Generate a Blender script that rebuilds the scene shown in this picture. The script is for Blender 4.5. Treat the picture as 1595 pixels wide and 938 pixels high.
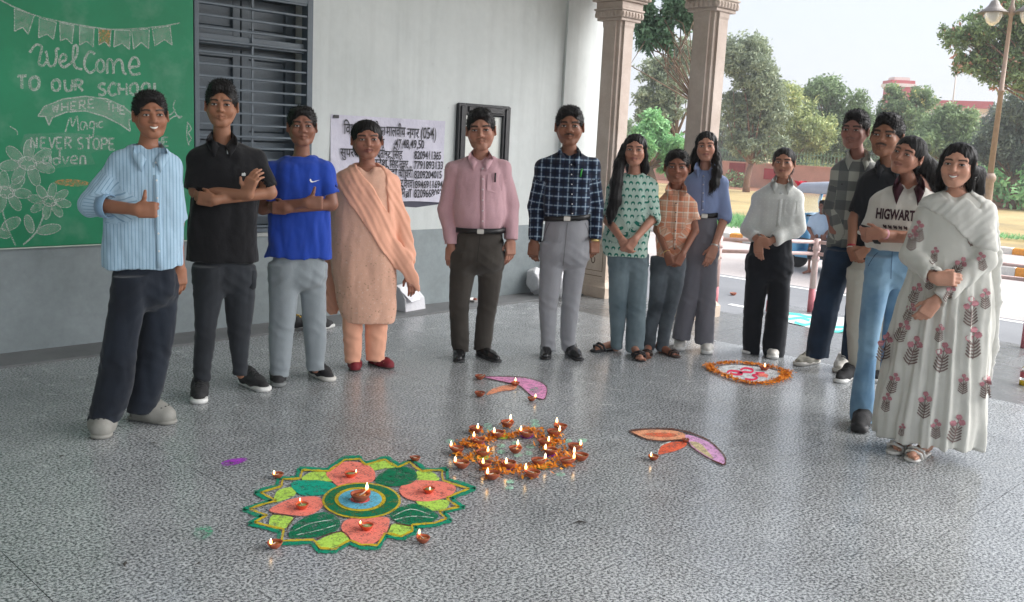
import bpy, math, random
import numpy as np
from mathutils import Vector, Matrix
from mathutils.bvhtree import BVHTree
random.seed(7); RNG = np.random.default_rng(7)
sc = bpy.context.scene
for o in list(bpy.data.objects): bpy.data.objects.remove(o)
COL = sc.collection

# ---------------------------------------------------------------- camera
# world axes follow the hall: x runs along the hall wall, y towards the wall, z up; floor z = 0
PW, PH = 1595., 938.
FPX, PITCH, ROLL, CAMH = 1500., math.radians(9.7), math.radians(2.77), 1.5
WALLA = math.radians(45.65)          # the wall's direction against the view
_F = np.array([0, math.cos(PITCH), -math.sin(PITCH)]); _R0 = np.array([1., 0, 0]); _U0 = np.cross(_R0, _F)
_R = _R0*math.cos(ROLL)+_U0*math.sin(ROLL); _U = _U0*math.cos(ROLL)-_R0*math.sin(ROLL)
def _h(v): return np.array([v[0]*math.cos(WALLA)+v[1]*math.sin(WALLA), -v[0]*math.sin(WALLA)+v[1]*math.cos(WALLA), v[2]])
CF, CR, CU = _h(_F), _h(_R), _h(_U)
CP = np.array([0, 0, CAMH])
cam = bpy.data.objects.new('camera', bpy.data.cameras.new('camera')); COL.objects.link(cam)
cam.matrix_world = Matrix(((CR[0], CU[0], -CF[0], 0), (CR[1], CU[1], -CF[1], 0), (CR[2], CU[2], -CF[2], CAMH), (0, 0, 0, 1)))
cam.data.sensor_fit = 'HORIZONTAL'; cam.data.sensor_width = 36; cam.data.lens = 36*FPX/PW
cam.data.clip_end = 2000; cam.data.clip_start = .05
sc.camera = cam

# ---------------------------------------------------------------- light
SUN_AZ = (0.72, -0.69)               # horizontal direction towards the sun (hall axes)
SUN_EL = math.radians(40)
world = bpy.data.worlds.new('World'); sc.world = world; world.use_nodes = True
nt = world.node_tree; bg = nt.nodes['Background']
sky = nt.nodes.new('ShaderNodeTexSky'); sky.sky_type = 'NISHITA'; sky.sun_disc = False
sky.sun_elevation = SUN_EL; sky.sun_rotation = math.atan2(SUN_AZ[0], SUN_AZ[1])
sky.air_density = 1.2; sky.dust_density = 2.5; sky.ozone_density = 1.5
hsv = nt.nodes.new('ShaderNodeHueSaturation'); hsv.inputs['Saturation'].default_value = .5
veil = nt.nodes.new('ShaderNodeMix'); veil.data_type = 'RGBA'; veil.inputs[0].default_value = .7      # even overcast veil over the clear sky
veil.inputs[7].default_value = (2.12, 2.27, 2.62, 1)
nt.links.new(sky.outputs[0], hsv.inputs['Color']); nt.links.new(hsv.outputs[0], veil.inputs[6]); nt.links.new(veil.outputs[2], bg.inputs[0]); bg.inputs[1].default_value = .105
sun = bpy.data.objects.new('sun', bpy.data.lights.new('sun', 'SUN')); COL.objects.link(sun)
sun.data.energy = 2.6; sun.data.angle = math.radians(75); sun.data.color = (1, .98, .96)
_sd = Vector((SUN_AZ[0]*math.cos(SUN_EL), SUN_AZ[1]*math.cos(SUN_EL), math.sin(SUN_EL)))
sun.rotation_euler = _sd.to_track_quat('Z', 'Y').to_euler(); sun.location = (0, -6, 12)
sc.view_settings.view_transform = 'Standard'; sc.view_settings.look = 'None'
sc.view_settings.exposure = 1.66; sc.view_settings.gamma = 1
sc.cycles.max_bounces = 8; sc.cycles.transparent_max_bounces = 16

# ---------------------------------------------------------------- pixels to places
def ray(px, py): return CF + CR*((px-PW/2)/FPX) + CU*((PH/2-py)/FPX)
def G(px, py, z=0.):                 # where the ray meets the level z
    d = ray(px, py); return CP + d*((z-CAMH)/d[2])
WALLN = 6.357
def W(px, py, n=WALLN):              # where the ray meets the hall wall
    d = ray(px, py); return CP + d*(n/d[1])
def AT(px, py, depth):               # point at a given horizontal distance
    d = ray(px, py); return CP + d*(depth/math.hypot(d[0], d[1]))

# ---------------------------------------------------------------- objects
def link(o, parent=None):
    COL.objects.link(o)
    if parent is not None: o.parent = parent
    return o
def tag(o, label, cat, group=None, kind=None):
    if label: o['label'] = label
    if cat: o['category'] = cat
    if group: o['group'] = group
    if kind: o['kind'] = kind
    return o
def empty(name, loc, label, cat, group=None, rz=0.):
    o = bpy.data.objects.new(name, None); o.location = Vector(loc); o.rotation_euler = (0, 0, rz); o.empty_display_size = .1
    link(o); return tag(o, label, cat, group)
def mesh_np(name, V, F, smooth=True):
    V = np.asarray(V, np.float32); F = np.asarray(F, np.int32)
    me = bpy.data.meshes.new(name); k = F.shape[1]
    me.vertices.add(len(V)); me.vertices.foreach_set('co', V.ravel())
    me.loops.add(F.size); me.loops.foreach_set('vertex_index', F.ravel())
    me.polygons.add(len(F)); me.polygons.foreach_set('loop_start', np.arange(0, F.size, k, dtype=np.int32))
    me.polygons.foreach_set('use_smooth', np.full(len(F), smooth))
    me.update(calc_edges=True); return me
def put(name, me, mat, parent=None, loc=None):
    o = bpy.data.objects.new(name, me)
    if mat is not None and not me.materials: me.materials.append(mat)
    if loc is not None: o.location = Vector(loc)
    return link(o, parent)
class MB:                            # collects pieces of ONE object
    def __init__(s): s.v = []; s.f = []
    def add(s, V, F):
        b = len(s.v); s.v += [tuple(map(float, p)) for p in V]; s.f += [tuple(b+i for i in f) for f in F]; return s
    def box(s, lo, hi):
        x0, y0, z0 = lo; x1, y1, z1 = hi
        return s.add([(x0,y0,z0),(x1,y0,z0),(x1,y1,z0),(x0,y1,z0),(x0,y0,z1),(x1,y0,z1),(x1,y1,z1),(x0,y1,z1)],
            [(0,3,2,1),(4,5,6,7),(0,1,5,4),(1,2,6,5),(2,3,7,6),(3,0,4,7)])
    def bbox(s, lo, hi, b=.004):     # box with chamfered edges
        x0, y0, z0 = lo; x1, y1, z1 = hi; L = []
        for z, i in ((z0, b), (z0+b, 0), (z1-b, 0), (z1, b)):
            L.append([(x0+i+b*(i==0)*0,y0+i,z),(x1-i,y0+i,z),(x1-i,y1-i,z),(x0+i,y1-i,z)])
        return s.loft(L)
    def loft(s, rings, cap=True, closed=True):
        n = len(rings[0]); V = [p for r in rings for p in r]; F = []
        for k in range(len(rings)-1):
            for i in range(n if closed else n-1):
                j = (i+1) % n; F.append((k*n+i, k*n+j, (k+1)*n+j, (k+1)*n+i))
        if cap: F.append(tuple(range(n-1, -1, -1))); F.append(tuple(range((len(rings)-1)*n, len(rings)*n)))
        return s.add(V, F)
    def tube(s, pts, r, n=8, cap=True):
        pts = [Vector(p) for p in pts]; rs = r if hasattr(r, '__len__') else [r]*len(pts); rings = []
        up = None
        for i, p in enumerate(pts):
            t = (pts[min(i+1, len(pts)-1)]-pts[max(i-1, 0)]).normalized()
            if up is None: up = t.orthogonal()
            a = (up-t*up.dot(t)).normalized(); b = t.cross(a); up = a
            rings.append([p+(a*math.cos(2*math.pi*k/n)+b*math.sin(2*math.pi*k/n))*rs[i] for k in range(n)])
        return s.loft(rings, cap)
    def lathe(s, prof, n=16, c=(0, 0, 0), sx=1, sy=1, cap=True):
        return s.loft([[(c[0]+r*sx*math.cos(2*math.pi*k/n), c[1]+r*sy*math.sin(2*math.pi*k/n), c[2]+z) for k in range(n)] for r, z in prof], cap)
    def build(s, name, mat, parent=None, smooth=False, loc=None):
        me = bpy.data.meshes.new(name); me.from_pydata(s.v, [], s.f); me.update()
        if smooth: me.polygons.foreach_set('use_smooth', np.ones(len(me.polygons), bool))
        return put(name, me, mat, parent, loc)
def bevel(o, w, seg=2):
    m = o.modifiers.new('bevel', 'BEVEL'); m.width = w; m.segments = seg; m.limit_method = 'ANGLE'; m.angle_limit = .6; return o
def copy_tree(o, parent=None):
    c = o.copy(); COL.objects.link(c); c.parent = parent
    for ch in list(o.children): copy_tree(ch, c)
    return c

# ---------------------------------------------------------------- materials
class N:                             # small node builder
    def __init__(s, name):
        s.m = bpy.data.materials.new(name); s.m.use_nodes = True; s.t = s.m.node_tree; s.b = s.t.nodes['Principled BSDF']
        s.out = s.t.nodes['Material Output']
    def n(s, typ, **kw):
        x = s.t.nodes.new('ShaderNode'+typ)
        for k, v in kw.items():
            if k.startswith('i_'): s.set(x.inputs[k[2:].replace('__', ' ')], v)
            else: setattr(x, k, v)
        return x
    def set(s, inp, v):
        if isinstance(v, bpy.types.NodeSocket): s.t.links.new(v, inp)
        else:
            if hasattr(inp.default_value, '__len__') and not hasattr(v, '__len__'): v = (v,)*len(inp.default_value)
            if hasattr(v, '__len__') and hasattr(inp.default_value, '__len__') and len(inp.default_value) == 4 and len(v) == 3: v = (*v, 1)
            inp.default_value = v
    def P(s, **kw):
        for k, v in kw.items(): s.set(s.b.inputs[k.replace('__', ' ')], v)
        return s
    def math(s, op, a, b=0., c=0., clamp=False):
        x = s.n('Math', operation=op, use_clamp=clamp)
        for i, v in enumerate((a, b, c)): s.set(x.inputs[i], v)
        return x.outputs[0]
    def mix(s, f, a, b, blend='MIX'):
        x = s.n('Mix', data_type='RGBA', blend_type=blend); s.set(x.inputs[0], f); s.set(x.inputs[6], a); s.set(x.inputs[7], b); return x.outputs[2]
    def noise(s, scale, detail=3, rough=.5, vec=None, out=0, dim='3D'):
        x = s.n('TexNoise', noise_dimensions=dim); x.inputs['Scale'].default_value = scale; x.inputs['Detail'].default_value = detail; x.inputs['Roughness'].default_value = rough
        if vec is not None: s.t.links.new(vec, x.inputs['Vector'])
        return x.outputs[out]
    def ramp(s, f, stops):
        x = s.n('ValToRGB'); s.set(x.inputs[0], f); e = x.color_ramp.elements
        while len(e) < len(stops): e.new(.5)
        for q, (p, c) in zip(e, stops): q.position = p; q.color = (*c, 1) if hasattr(c, '__len__') else (c, c, c, 1)
        return x.outputs[0]
    def obj(s): return s.n('TexCoord').outputs['Object']
    def uv(s, name='UV'): return s.n('Attribute', attribute_name=name).outputs['Vector']
    def attr(s, name): return s.n('Attribute', attribute_name=name).outputs['Color']
    def xyz(s, v):
        x = s.n('SeparateXYZ'); s.t.links.new(v, x.inputs[0]); return x.outputs
    def bump(s, h, strength=.3, dist=.005):
        x = s.n('Bump'); s.set(x.inputs['Height'], h); x.inputs['Strength'].default_value = strength; x.inputs['Distance'].default_value = dist
        s.t.links.new(x.outputs[0], s.b.inputs['Normal']); return s
def hexc(h):
    h = h.lstrip('#'); c = [int(h[i:i+2], 16)/255 for i in (0, 2, 4)]
    return tuple(x/12.92 if x <= .04045 else ((x+.055)/1.055)**2.4 for x in c)
def plain(name, col, rough=.6, var=.12, scale=8., bump=0., bscale=60., metallic=0., sheen=0., spec=.5, coat=0.):
    k = N(name); v = k.obj()
    a = tuple(max(0, x*(1-var)) for x in col); b = tuple(min(1, x*(1+var)) for x in col)
    k.P(Base__Color=k.ramp(k.noise(scale, 4, .6, v), [(.3, a), (.7, b)]), Roughness=rough, Metallic=metallic)
    k.b.inputs['Specular IOR Level'].default_value = spec
    if sheen: k.b.inputs['Sheen Weight'].default_value = sheen
    if coat: k.b.inputs['Coat Weight'].default_value = coat
    if bump: k.bump(k.noise(bscale, 3, .6, v), bump, .01)
    return k.m
# ================================================================ the hall
def floor_mat(name, tone=1.0, speck=True, rough=.2):
    k = N(name); v = k.n('NewGeometry').outputs['Position']
    n1 = k.noise(88, 2, .6, v); n2 = k.noise(230, 2, .6, v); big = k.noise(.9, 5, .6, v); mid = k.noise(6, 4, .6, v)
    if speck:
        g = k.math('ADD', k.math('MULTIPLY', n1, .65), k.math('MULTIPLY', n2, .35))
        c = k.ramp(g, [(.38, (.055*tone, .060*tone, .064*tone)), (.45, (.17*tone, .178*tone, .184*tone)), (.51, (.38*tone, .39*tone, .40*tone)), (.58, (.62*tone, .63*tone, .64*tone))])
    else:
        c = k.ramp(n1, [(.3, .20*tone), (.7, .30*tone)])
    c = k.mix(.75, c, k.ramp(big, [(.3, .72), (.7, 1.12)]), 'MULTIPLY')
    c = k.mix(.5, c, k.ramp(mid, [(.35, .85), (.65, 1.1)]), 'MULTIPLY')
    wear = k.ramp(k.noise(2.6, 6, .75, v), [(.5, 1.), (.72, .72)]); c = k.mix(.5, c, wear, 'MULTIPLY')
    spots = k.ramp(k.noise(17, 3, .5, v), [(.72, 1.), (.77, .6)]); c = k.mix(.5, c, spots, 'MULTIPLY')
    rnd = k.n('ObjectInfo').outputs['Random']
    c = k.mix(1., c, k.ramp(rnd, [(0, (.93, .95, .95)), (1, (1., 1.02, 1.03))]), 'MULTIPLY')
    k.P(Base__Color=c, Roughness=k.ramp(mid, [(.3, rough), (.75, rough+.14)]))
    k.b.inputs['Specular IOR Level'].default_value = .5
    k.bump(n1, .05, .001)
    return k.m
M_FLOOR = floor_mat('speckled_granite', 1., True, .17); M_BORDER = floor_mat('grey_border_stone', .8, False, .2)
M_JOINT = plain('joint_grout', (.06, .065, .065), .8)
EDGE_S, BORD_S, STRIP_N = 7.62, 6.43, 6.02
fl = MB().box((-7, -6, -.75), (EDGE_S, 6.4, -.0225)).build('floor', M_JOINT); tag(fl, None, None, kind='structure')
def slab(x0, x1, y0, y1, mat, name):
    g = .0016; m = MB().box((x0+g, y0+g, -.022), (x1-g, y1-g, 0)); return m.build(name, mat, fl)
TS = .9
xs = [BORD_S-TS*i for i in range(0, 15)]; ys = [3.1+TS*i for i in range(-9, 4)] + [STRIP_N]
for i in range(len(xs)-1):
    for j in range(len(ys)-1):
        slab(xs[i+1], xs[i], ys[j], ys[j+1], M_FLOOR, 'floor_tile')
for j in range(-5, 7): slab(BORD_S, EDGE_S, .4+.95*j if j > -5 else -5, min(.4+.95*(j+1), STRIP_N), M_BORDER, 'border_slab')
st = MB().bbox((-7, STRIP_N, -.02), (EDGE_S, WALLN+.02, .012), .003).build('wall_strip', plain('strip_cement', (.16, .165, .17), .6, .2, 3, .2), fl)
# landing beyond the columns where the railing stands
ld = MB().box((EDGE_S+.004, 2.3, -.74), (8.6, 4.6, -.006)).build('landing', M_BORDER); tag(ld, None, None, kind='structure')

# wall
def wall_mat():
    k = N('wall_paint'); p = k.n('NewGeometry').outputs['Position']; x = k.xyz(p)
    n = k.noise(1.3, 5, .65, p); f = k.noise(14, 4, .6, p)
    up = k.ramp(n, [(.3, hexc('#c6cccb')), (.7, hexc('#d5dad9'))]); up = k.mix(.35, up, k.ramp(f, [(.3, .9), (.7, 1.05)]), 'MULTIPLY')
    st = k.n('Mapping', vector_type='POINT'); st.inputs['Scale'].default_value = (9, 9, .5); k.t.links.new(p, st.inputs['Vector'])
    streak = k.ramp(k.noise(1., 4, .6, st.outputs[0]), [(.45, 1.), (.75, .80)])
    up = k.mix(.6, up, streak, 'MULTIPLY')
    sp = k.ramp(k.noise(11, 5, .75, p), [(.66, 1.), (.72, .62)]); up = k.mix(.6, up, sp, 'MULTIPLY')
    k.P(Base__Color=up, Roughness=.65); k.bump(f, .2, .006); return k.m
def dado_mat():
    k = N('dado_paint'); p = k.n('NewGeometry').outputs['Position']
    n = k.noise(2.2, 5, .7, p); f = k.noise(25, 4, .6, p)
    c = k.ramp(n, [(.3, hexc('#7f898b')), (.7, hexc('#98a2a6'))]); c = k.mix(.4, c, k.ramp(f, [(.3, .85), (.7, 1.08)]), 'MULTIPLY')
    k.P(Base__Color=c, Roughness=.55); k.bump(f, .12, .004); return k.m
M_WALL, M_DADO = wall_mat(), dado_mat()
wl = empty('hall_wall', (0, WALLN, 0), 'long white plastered hall wall with grey painted lower band', 'wall')
S0 = -7
# wall built around the window opening
WX0, WX1, WZ0, WZ1 = 3.262, 4.215, .705, 2.43
mb = MB()
for lo, hi in (((S0, 0, .672), (WX0, .35, 4.3)), ((WX1, 0, .672), (EDGE_S, .35, 4.3)), ((WX0, 0, WZ1), (WX1, .35, 4.3)), ((WX0, .30, .672), (WX1, .35, WZ1))): mb.box(lo, hi)
mb.build('plaster', M_WALL, wl)
MB().box((S0, -.004, 0), (EDGE_S-.002, .34, .6715)).build('dado', M_DADO, wl)
MB().bbox((7.05, -.03, .674), (EDGE_S-.003, -.001, 4.29), .006).build('pilaster', M_WALL, wl)
MB().bbox((7.05, -.034, .0), (EDGE_S-.004, -.005, .672), .006).build('pilaster_base', M_DADO, wl)
MB().bbox((WX0-.0, -.015, .6722), (WX1+.02, .12, .703), .004).build('sill', plain('sill_plaster', (.42, .44, .43), .6, .15, 9), wl)

# unseen roof, reach set to shape the light: slab with beams on the columns
M_CEIL = plain('ceiling_plaster', (.62, .63, .62), .8, .06, 2)
rf = MB().box((S0, -2., 4.304), (EDGE_S+.6, 6.75, 4.55)).build('unseen_ceiling', M_CEIL); tag(rf, None, None, kind='structure')

ew = MB().box((-4.6, -2., 0), (-4.3, 6.35, 4.3)).build('unseen_shade_wall', M_WALL); tag(ew, None, None, kind='structure')  # wall added out of view to cut the light on the left
# shuttered window with grille
M_SHUT = plain('shutter_paint', hexc('#525e68'), .45, .14, 5, .15, 40); M_BAR = plain('grille_paint', hexc('#59656f'), .45, .1, 8)
wn = empty('shuttered_window', (WX0, WALLN, WZ0), 'grey shuttered window behind horizontal iron bars beside the green board', 'window')
ww, wh = WX1-WX0, WZ1-WZ0
fr = MB()
fr.box((0, -.02, 0), (.035, .06, wh)); fr.box((ww-.05, -.02, 0), (ww, .06, wh)); fr.box((.035, -.019, wh-.04), (ww-.05, .06, wh)); fr.box((.035, -.019, 0), (ww-.05, .06, .03))
fr.box((.035, .02, 1.33), (ww-.05, .075, 1.40))
bevel(fr.build('window_frame', M_SHUT, wn), .004)
MB().box((.0, .22, 0), (ww, .25, wh)).build('shutter_back', M_SHUT, wn)
def leaf(x0, x1, z0, z1):
    l = MB(); t = .06
    for a, b in (((x0, .17, z0), (x0+t, .215, z1)), ((x1-t, .17, z0), (x1, .215, z1)), ((x0+t, .171, z0), (x1-t, .214, z0+t)), ((x0+t, .171, z1-t), (x1-t, .214, z1))): l.box(a, b)
    sl = bevel(l.build('shutter_leaf', M_SHUT, wn), .003)
    k = MB(); k.bbox((x0+t+.004, .196, z0+t+.004), (x1-t-.004, .212, z1-t-.004), .006); k.build('panel', M_SHUT, sl)
for x0, x1 in ((.045, .455), (.465, .895)):
    leaf(x0, x1, .04, .66); leaf(x0, x1, .67, 1.32); leaf(x0, x1, 1.41, wh-.045)
nb = 21
for i in range(nb):
    z = .045+i*(wh-.09)/(nb-1)
    b = MB().bbox((.02, -.012, z-.008), (ww-.02, .004, z+.008), .003); b.build('grille_bar', M_BAR, wn)
for x in (.46,):
    MB().box((x-.008, .0045, .03), (x+.008, .012, wh-.04)).build('grille_upright', M_BAR, wn)

# ---------------------------------------------------------------- columns
def sq(h, c, notch=0.):              # square outline with stepped corners
    if not notch: return [(c[0]+h*a, c[1]+h*b, c[2]) for a, b in ((-1,-1),(1,-1),(1,1),(-1,1))]
    q = []; n1, n2 = notch*.45, notch
    for a, b in ((-1,-1),(1,-1),(1,1),(-1,1)):
        base = [(h-n2, h), (h-n2, h-n1*.8), (h-n1, h-n1), (h-n1*.8, h-n2), (h, h-n2)]
        pts = [(a*u, b*w) for u, w in base]
        if a*b > 0: pts = pts[::1] if False else pts
        # keep counter-clockwise order
        ang = math.atan2(b, a)
        pts = sorted(pts, key=lambda p: ((math.atan2(p[1], p[0])-ang+math.pi) % (2*math.pi)))
        q += pts
    return [(c[0]+x, c[1]+y, c[2]) for x, y in q]
def stone_mat(name, a, b):
    k = N(name); p = k.n('NewGeometry').outputs['Position']
    n = k.noise(5, 6, .65, p); f = k.noise(60, 4, .65, p)
    c = k.ramp(n, [(.28, a), (.72, b)]); c = k.mix(.4, c, k.ramp(f, [(.3, .82), (.7, 1.1)]), 'MULTIPLY')
    k.P(Base__Color=c, Roughness=.7); k.bump(f, .2, .004); return k.m
M_STONE = stone_mat('pink_sandstone', hexc('#b3a296'), hexc('#c8bab0')); M_PED = stone_mat('pedestal_sandstone', hexc('#b8a594'), hexc('#cdbeae'))
M_GROOVE = plain('carved_groove', hexc('#6b5a4b'), .8)
def column(cx, cy, label):
    t = empty('stone_column', (cx, cy, 0), label, 'column', 'stone columns at the hall edge')
    p = MB()
    prof = [(.205, 0), (.205, .10), (.19, .115), (.165, .15), (.16, .17), (.16, .5), (.175, .515), (.175, .56), (.15, .60), (.16, .61), (.16, .64), (.14, .66)]
    p.loft([sq(h, (0, 0, z)) for h, z in prof]); ped = p.build('pedestal', M_PED, t)
    # carved panel and scroll on each face
    for a in range(4):
        g = MB(); R = Matrix.Rotation(a*math.pi/2, 3, 'Z')
        def q(x, z, y=-.1615): return tuple(R @ Vector((x, y, z)))
        for (x0, z0, x1, z1) in ((-.12, .20, .12, .206), (-.12, .25, .12, .255), (-.12, .25, -.114, .47), (.114, .25, .12, .47)):
            g.add([q(x0, z0), q(x1, z0), q(x1, z1), q(x0, z1), q(x0, z0, -.158), q(x1, z0, -.158), q(x1, z1, -.158), q(x0, z1, -.158)], [(0,1,2,3),(4,7,6,5),(0,4,5,1),(2,6,7,3),(0,3,7,4),(1,5,6,2)])
        sc_ = [(.03*math.cos(u)*(1-.06*u)+.0, .36+.05*math.sin(u)*(1-.06*u)) for u in np.linspace(2.4, 7.0, 14)]
        g.tube([q(x, z, -.160) for x, z in sc_], .006, 6)
        g.tube([q(x, z, -.160) for x, z in ((-.05, .44), (-.02, .46), (.02, .455), (.05, .43))], .005, 6)
        g.build('carving', M_GROOVE, ped)
    s = MB(); s.loft([sq(h, (0, 0, z), .06) for h, z in ((.138, .662), (.138, .70), (.128, .72), (.1275, 2.55), (.133, 2.57), (.133, 2.61))]); s.build('shaft', M_STONE, t)
    c = MB()
    for h, z0, z1 in ((.146, 2.61, 2.635), (.16, 2.637, 2.70), (.17, 2.702, 2.72), (.155, 2.722, 2.78), (.185, 2.782, 2.80), (.205, 2.802, 2.88), (.24, 2.882, 2.93), (.24, 2.931, 4.304)):
        c.loft([sq(h*.985, (0, 0, z0)), sq(h, (0, 0, z0+.004)), sq(h, (0, 0, z1-.004)), sq(h*.985, (0, 0, z1))])
    cap = c.build('capital', M_STONE, t)
    lf = MB()
    for a in range(4):
        R = Matrix.Rotation(a*math.pi/2, 3, 'Z')
        for h, z, r, nn in ((.163, 2.665, .022, 7), (.208, 2.84, .03, 7)):
            for i in range(nn):
                x = (i-(nn-1)/2)*(2*h/nn)
                ring = []
                for k in range(5):
                    u = k/4
                    ring.append([tuple(R @ Vector((x+r*math.cos(q)*(1-u*.35), -h-r*.55*math.sin(math.pi*min(1, .2+u*.8))*.8, z-r*1.1+u*r*2.2)) ) for q in (math.pi, math.pi*.75, math.pi/2, math.pi/4, 0)])
                V = [p for rr in ring for p in rr]
                V2 = []
                for kk, rr in enumerate(ring):
                    for q_, p_ in enumerate(rr):
                        w_ = math.sin(q_/4*math.pi); u = kk/4
                        base = R.inverted() @ Vector(p_)
                        V2.append(tuple(R @ Vector((base.x, -h+.001-r*.7*w_*math.sin(math.pi*(.15+.75*(1-u))), base.z))))
                lf.add(V2, [(k_*5+j, k_*5+j+1, k_*5+5+j+1, k_*5+5+j) for k_ in range(4) for j in range(4)])
    lf.build('leaf_band', M_STONE, cap, True)
    return t
_c = G(1080, 500); COL2 = (_c[0]+.2, _c[1]+.2)
COL1 = (7.36, 5.96)
column(*COL1, 'pinkish stone column standing against the end of the white wall')
column(*COL2, 'pinkish free standing stone column behind the girl in the light blue shirt')

# ================================================================ outside
GZ = -.7
def ground_mat():
    k = N('dry_ground'); p = k.n('NewGeometry').outputs['Position']
    n = k.noise(.35, 6, .65, p); f = k.noise(7, 5, .7, p)
    c = k.ramp(n, [(.3, hexc('#8d7f5c')), (.5, hexc('#b09a6a')), (.7, hexc('#c0a97c'))])
    c = k.mix(.5, c, k.ramp(f, [(.3, .7), (.7, 1.15)]), 'MULTIPLY')
    k.P(Base__Color=c, Roughness=.95); k.bump(f, .5, .03); return k.m
gr = MB().box((-300, -300, GZ-.3), (600, 600, GZ)).build('ground', ground_mat()); tag(gr, None, None, kind='structure')
def asph(name, a, b, sc_=90):
    k = N(name); p = k.n('NewGeometry').outputs['Position']; n = k.noise(.8, 5, .6, p); f = k.noise(sc_, 3, .6, p)
    c = k.mix(.6, k.ramp(n, [(.3, a), (.7, b)]), k.ramp(f, [(.3, .75), (.7, 1.2)]), 'MULTIPLY'); k.P(Base__Color=c, Roughness=.8); k.bump(f, .2, .004); return k.m
rd = MB().box((7.0, -120, GZ-.05), (14.45, 150, GZ+.004)).build('road', asph('asphalt', (.17, .175, .185), (.23, .235, .245))); tag(rd, None, None, kind='structure')
M_WHITE = plain('road_paint', (.72, .72, .70), .7, .12, 12)
for i, (x0, x1, y0, y1) in enumerate([(14.2, 14.33, -100, 140)]):
    MB().box((x0, y0, GZ+.005), (x1, y1, GZ+.009)).build('edge_line', M_WHITE, rd)
for k in range(-8, 12): MB().box((11.7, 3.4+k*3.2-.6, GZ+.005), (11.82, 3.4+k*3.2+.6, GZ+.009)).build('lane_dash', M_WHITE, rd)
pv = MB().box((14.451, -120, GZ-.05), (19.75, 150, GZ+.006)).build('pavement', asph('concrete_apron', hexc('#a89f9b'), hexc('#bdb5b1'), 30)); tag(pv, None, None, kind='structure')
pt = MB().box((19.98, -120, GZ-.05), (24.0, 150, GZ+.05)).build('path', asph('footpath', hexc('#b3a9a3'), hexc('#c4bab2'), 25)); tag(pt, None, None, kind='structure')
M_KO = plain('kerb_orange', hexc('#e0973f'), .8, .15, 15); M_KW = plain('kerb_white', hexc('#dcd8d0'), .8, .1, 15)
for s0 in (19.75, 24.0):
    kb = empty('kerb', (s0, 0, GZ), None, None); kb['kind'] = 'structure'
    m0 = MB().bbox((0, 0, 0), (.22, .34, .20), .02).build('kerb_block', M_KO, kb); m0.location.y = -6*.35
    m1 = MB().bbox((0, 0, 0), (.22, .34, .20), .02).build('kerb_block', M_KW, kb); m1.location.y = -5*.35
    for i in range(-34, 110):
        if i in (-6, -5): continue
        o = (m0 if i % 2 == 0 else m1).copy(); COL.objects.link(o); o.location.y = i*.35
# compound wall
M_SAL = plain('salmon_paint', hexc('#d3a08c'), .85, .1, 1.5, .15, 20); M_RED = plain('red_paint', hexc('#b23b3f'), .8, .1, 3); M_PIER = plain('maroon_paint', hexc('#9c4a48'), .8, .1, 3)
FARP = G(1180, 292, GZ); FW = FARP[0]
cwl = empty('compound_wall', (FW, 0, GZ), 'low salmon painted boundary wall across the dry field', 'wall')
MB().box((0, -90, 0), (.25, 110, 1.30)).build('masonry', M_SAL, cwl)
MB().box((-.04, -90, 1.301), (.29, 110, 1.38)).build('coping', M_SAL, cwl)
for y in range(-60, 100, 10): MB().box((-.12, y+FARP[1]+.9, 0), (-.001, y+FARP[1]+1.9, 1.299)).build('pier', M_PIER, cwl)
for px in (1203, 1062):
    dq = ray(px, 280); q = CP+dq*(FW/dq[0]); MB().box((-.12, q[1]-.5, .5), (-.003, q[1]+.5, 1.1)).build('red_panel', M_RED, cwl)
fn = empty('iron_fence', (FW+.1, 0, GZ+1.38), 'green iron railing on top of the salmon boundary wall', 'fence')
M_FEN = plain('fence_green', hexc('#6f8f72'), .6)
for z in (.12, .58): MB().box((-.02, -90, z-.02), (.02, 110, z+.02)).build('fence_rail', M_FEN, fn)
fb = MB()
for i in range(1000): y = -90+i*.2; fb.box((-.012, y-.012, 0), (.012, y+.012, .72))
o = fb.build('fence_bars', M_FEN, fn); o['kind'] = 'stuff'

# railing by the columns
M_RAIL = plain('rail_paint', hexc('#cbb0ac'), .5, .12, 20, .1); M_RAIL2 = plain('rail_base_paint', hexc('#c07078'), .6, .15, 20)
ra = G(1262, 485); rb = G(1121, 372.6, .66); rc = np.array([8.47, 2.4, 0])
rl = empty('pipe_railing', (ra[0], ra[1], 0), 'pale pink pipe railing with two rails by the street', 'railing')
for z in (.66, .55):
    MB().tube([(0, 0, z), (rb[0]-ra[0], rb[1]-ra[1], z)], .017, 8).build('rail', M_RAIL, rl, True)
    MB().tube([(0, 0, z), (rc[0]-ra[0], rc[1]-ra[1], z)], .017, 8).build('rail', M_RAIL, rl, True)
for q in ((0, 0), (rb[0]-ra[0], rb[1]-ra[1]), (rc[0]-ra[0], rc[1]-ra[1])):
    MB().tube([(q[0], q[1], .22), (q[0], q[1], .69)], .03, 10).build('post', M_RAIL, rl, True)
    b_ = MB().tube([(q[0], q[1], -.006), (q[0], q[1], .219)], .031, 10).build('post_base', M_RAIL2, rl, True)
    for z in (.6, .5): MB().lathe([(.0, -.02), (.036, -.018), (.036, .018), (0, .02)], 10, (q[0], q[1], z)).build('clamp', M_RAIL, rl, True)
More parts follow.
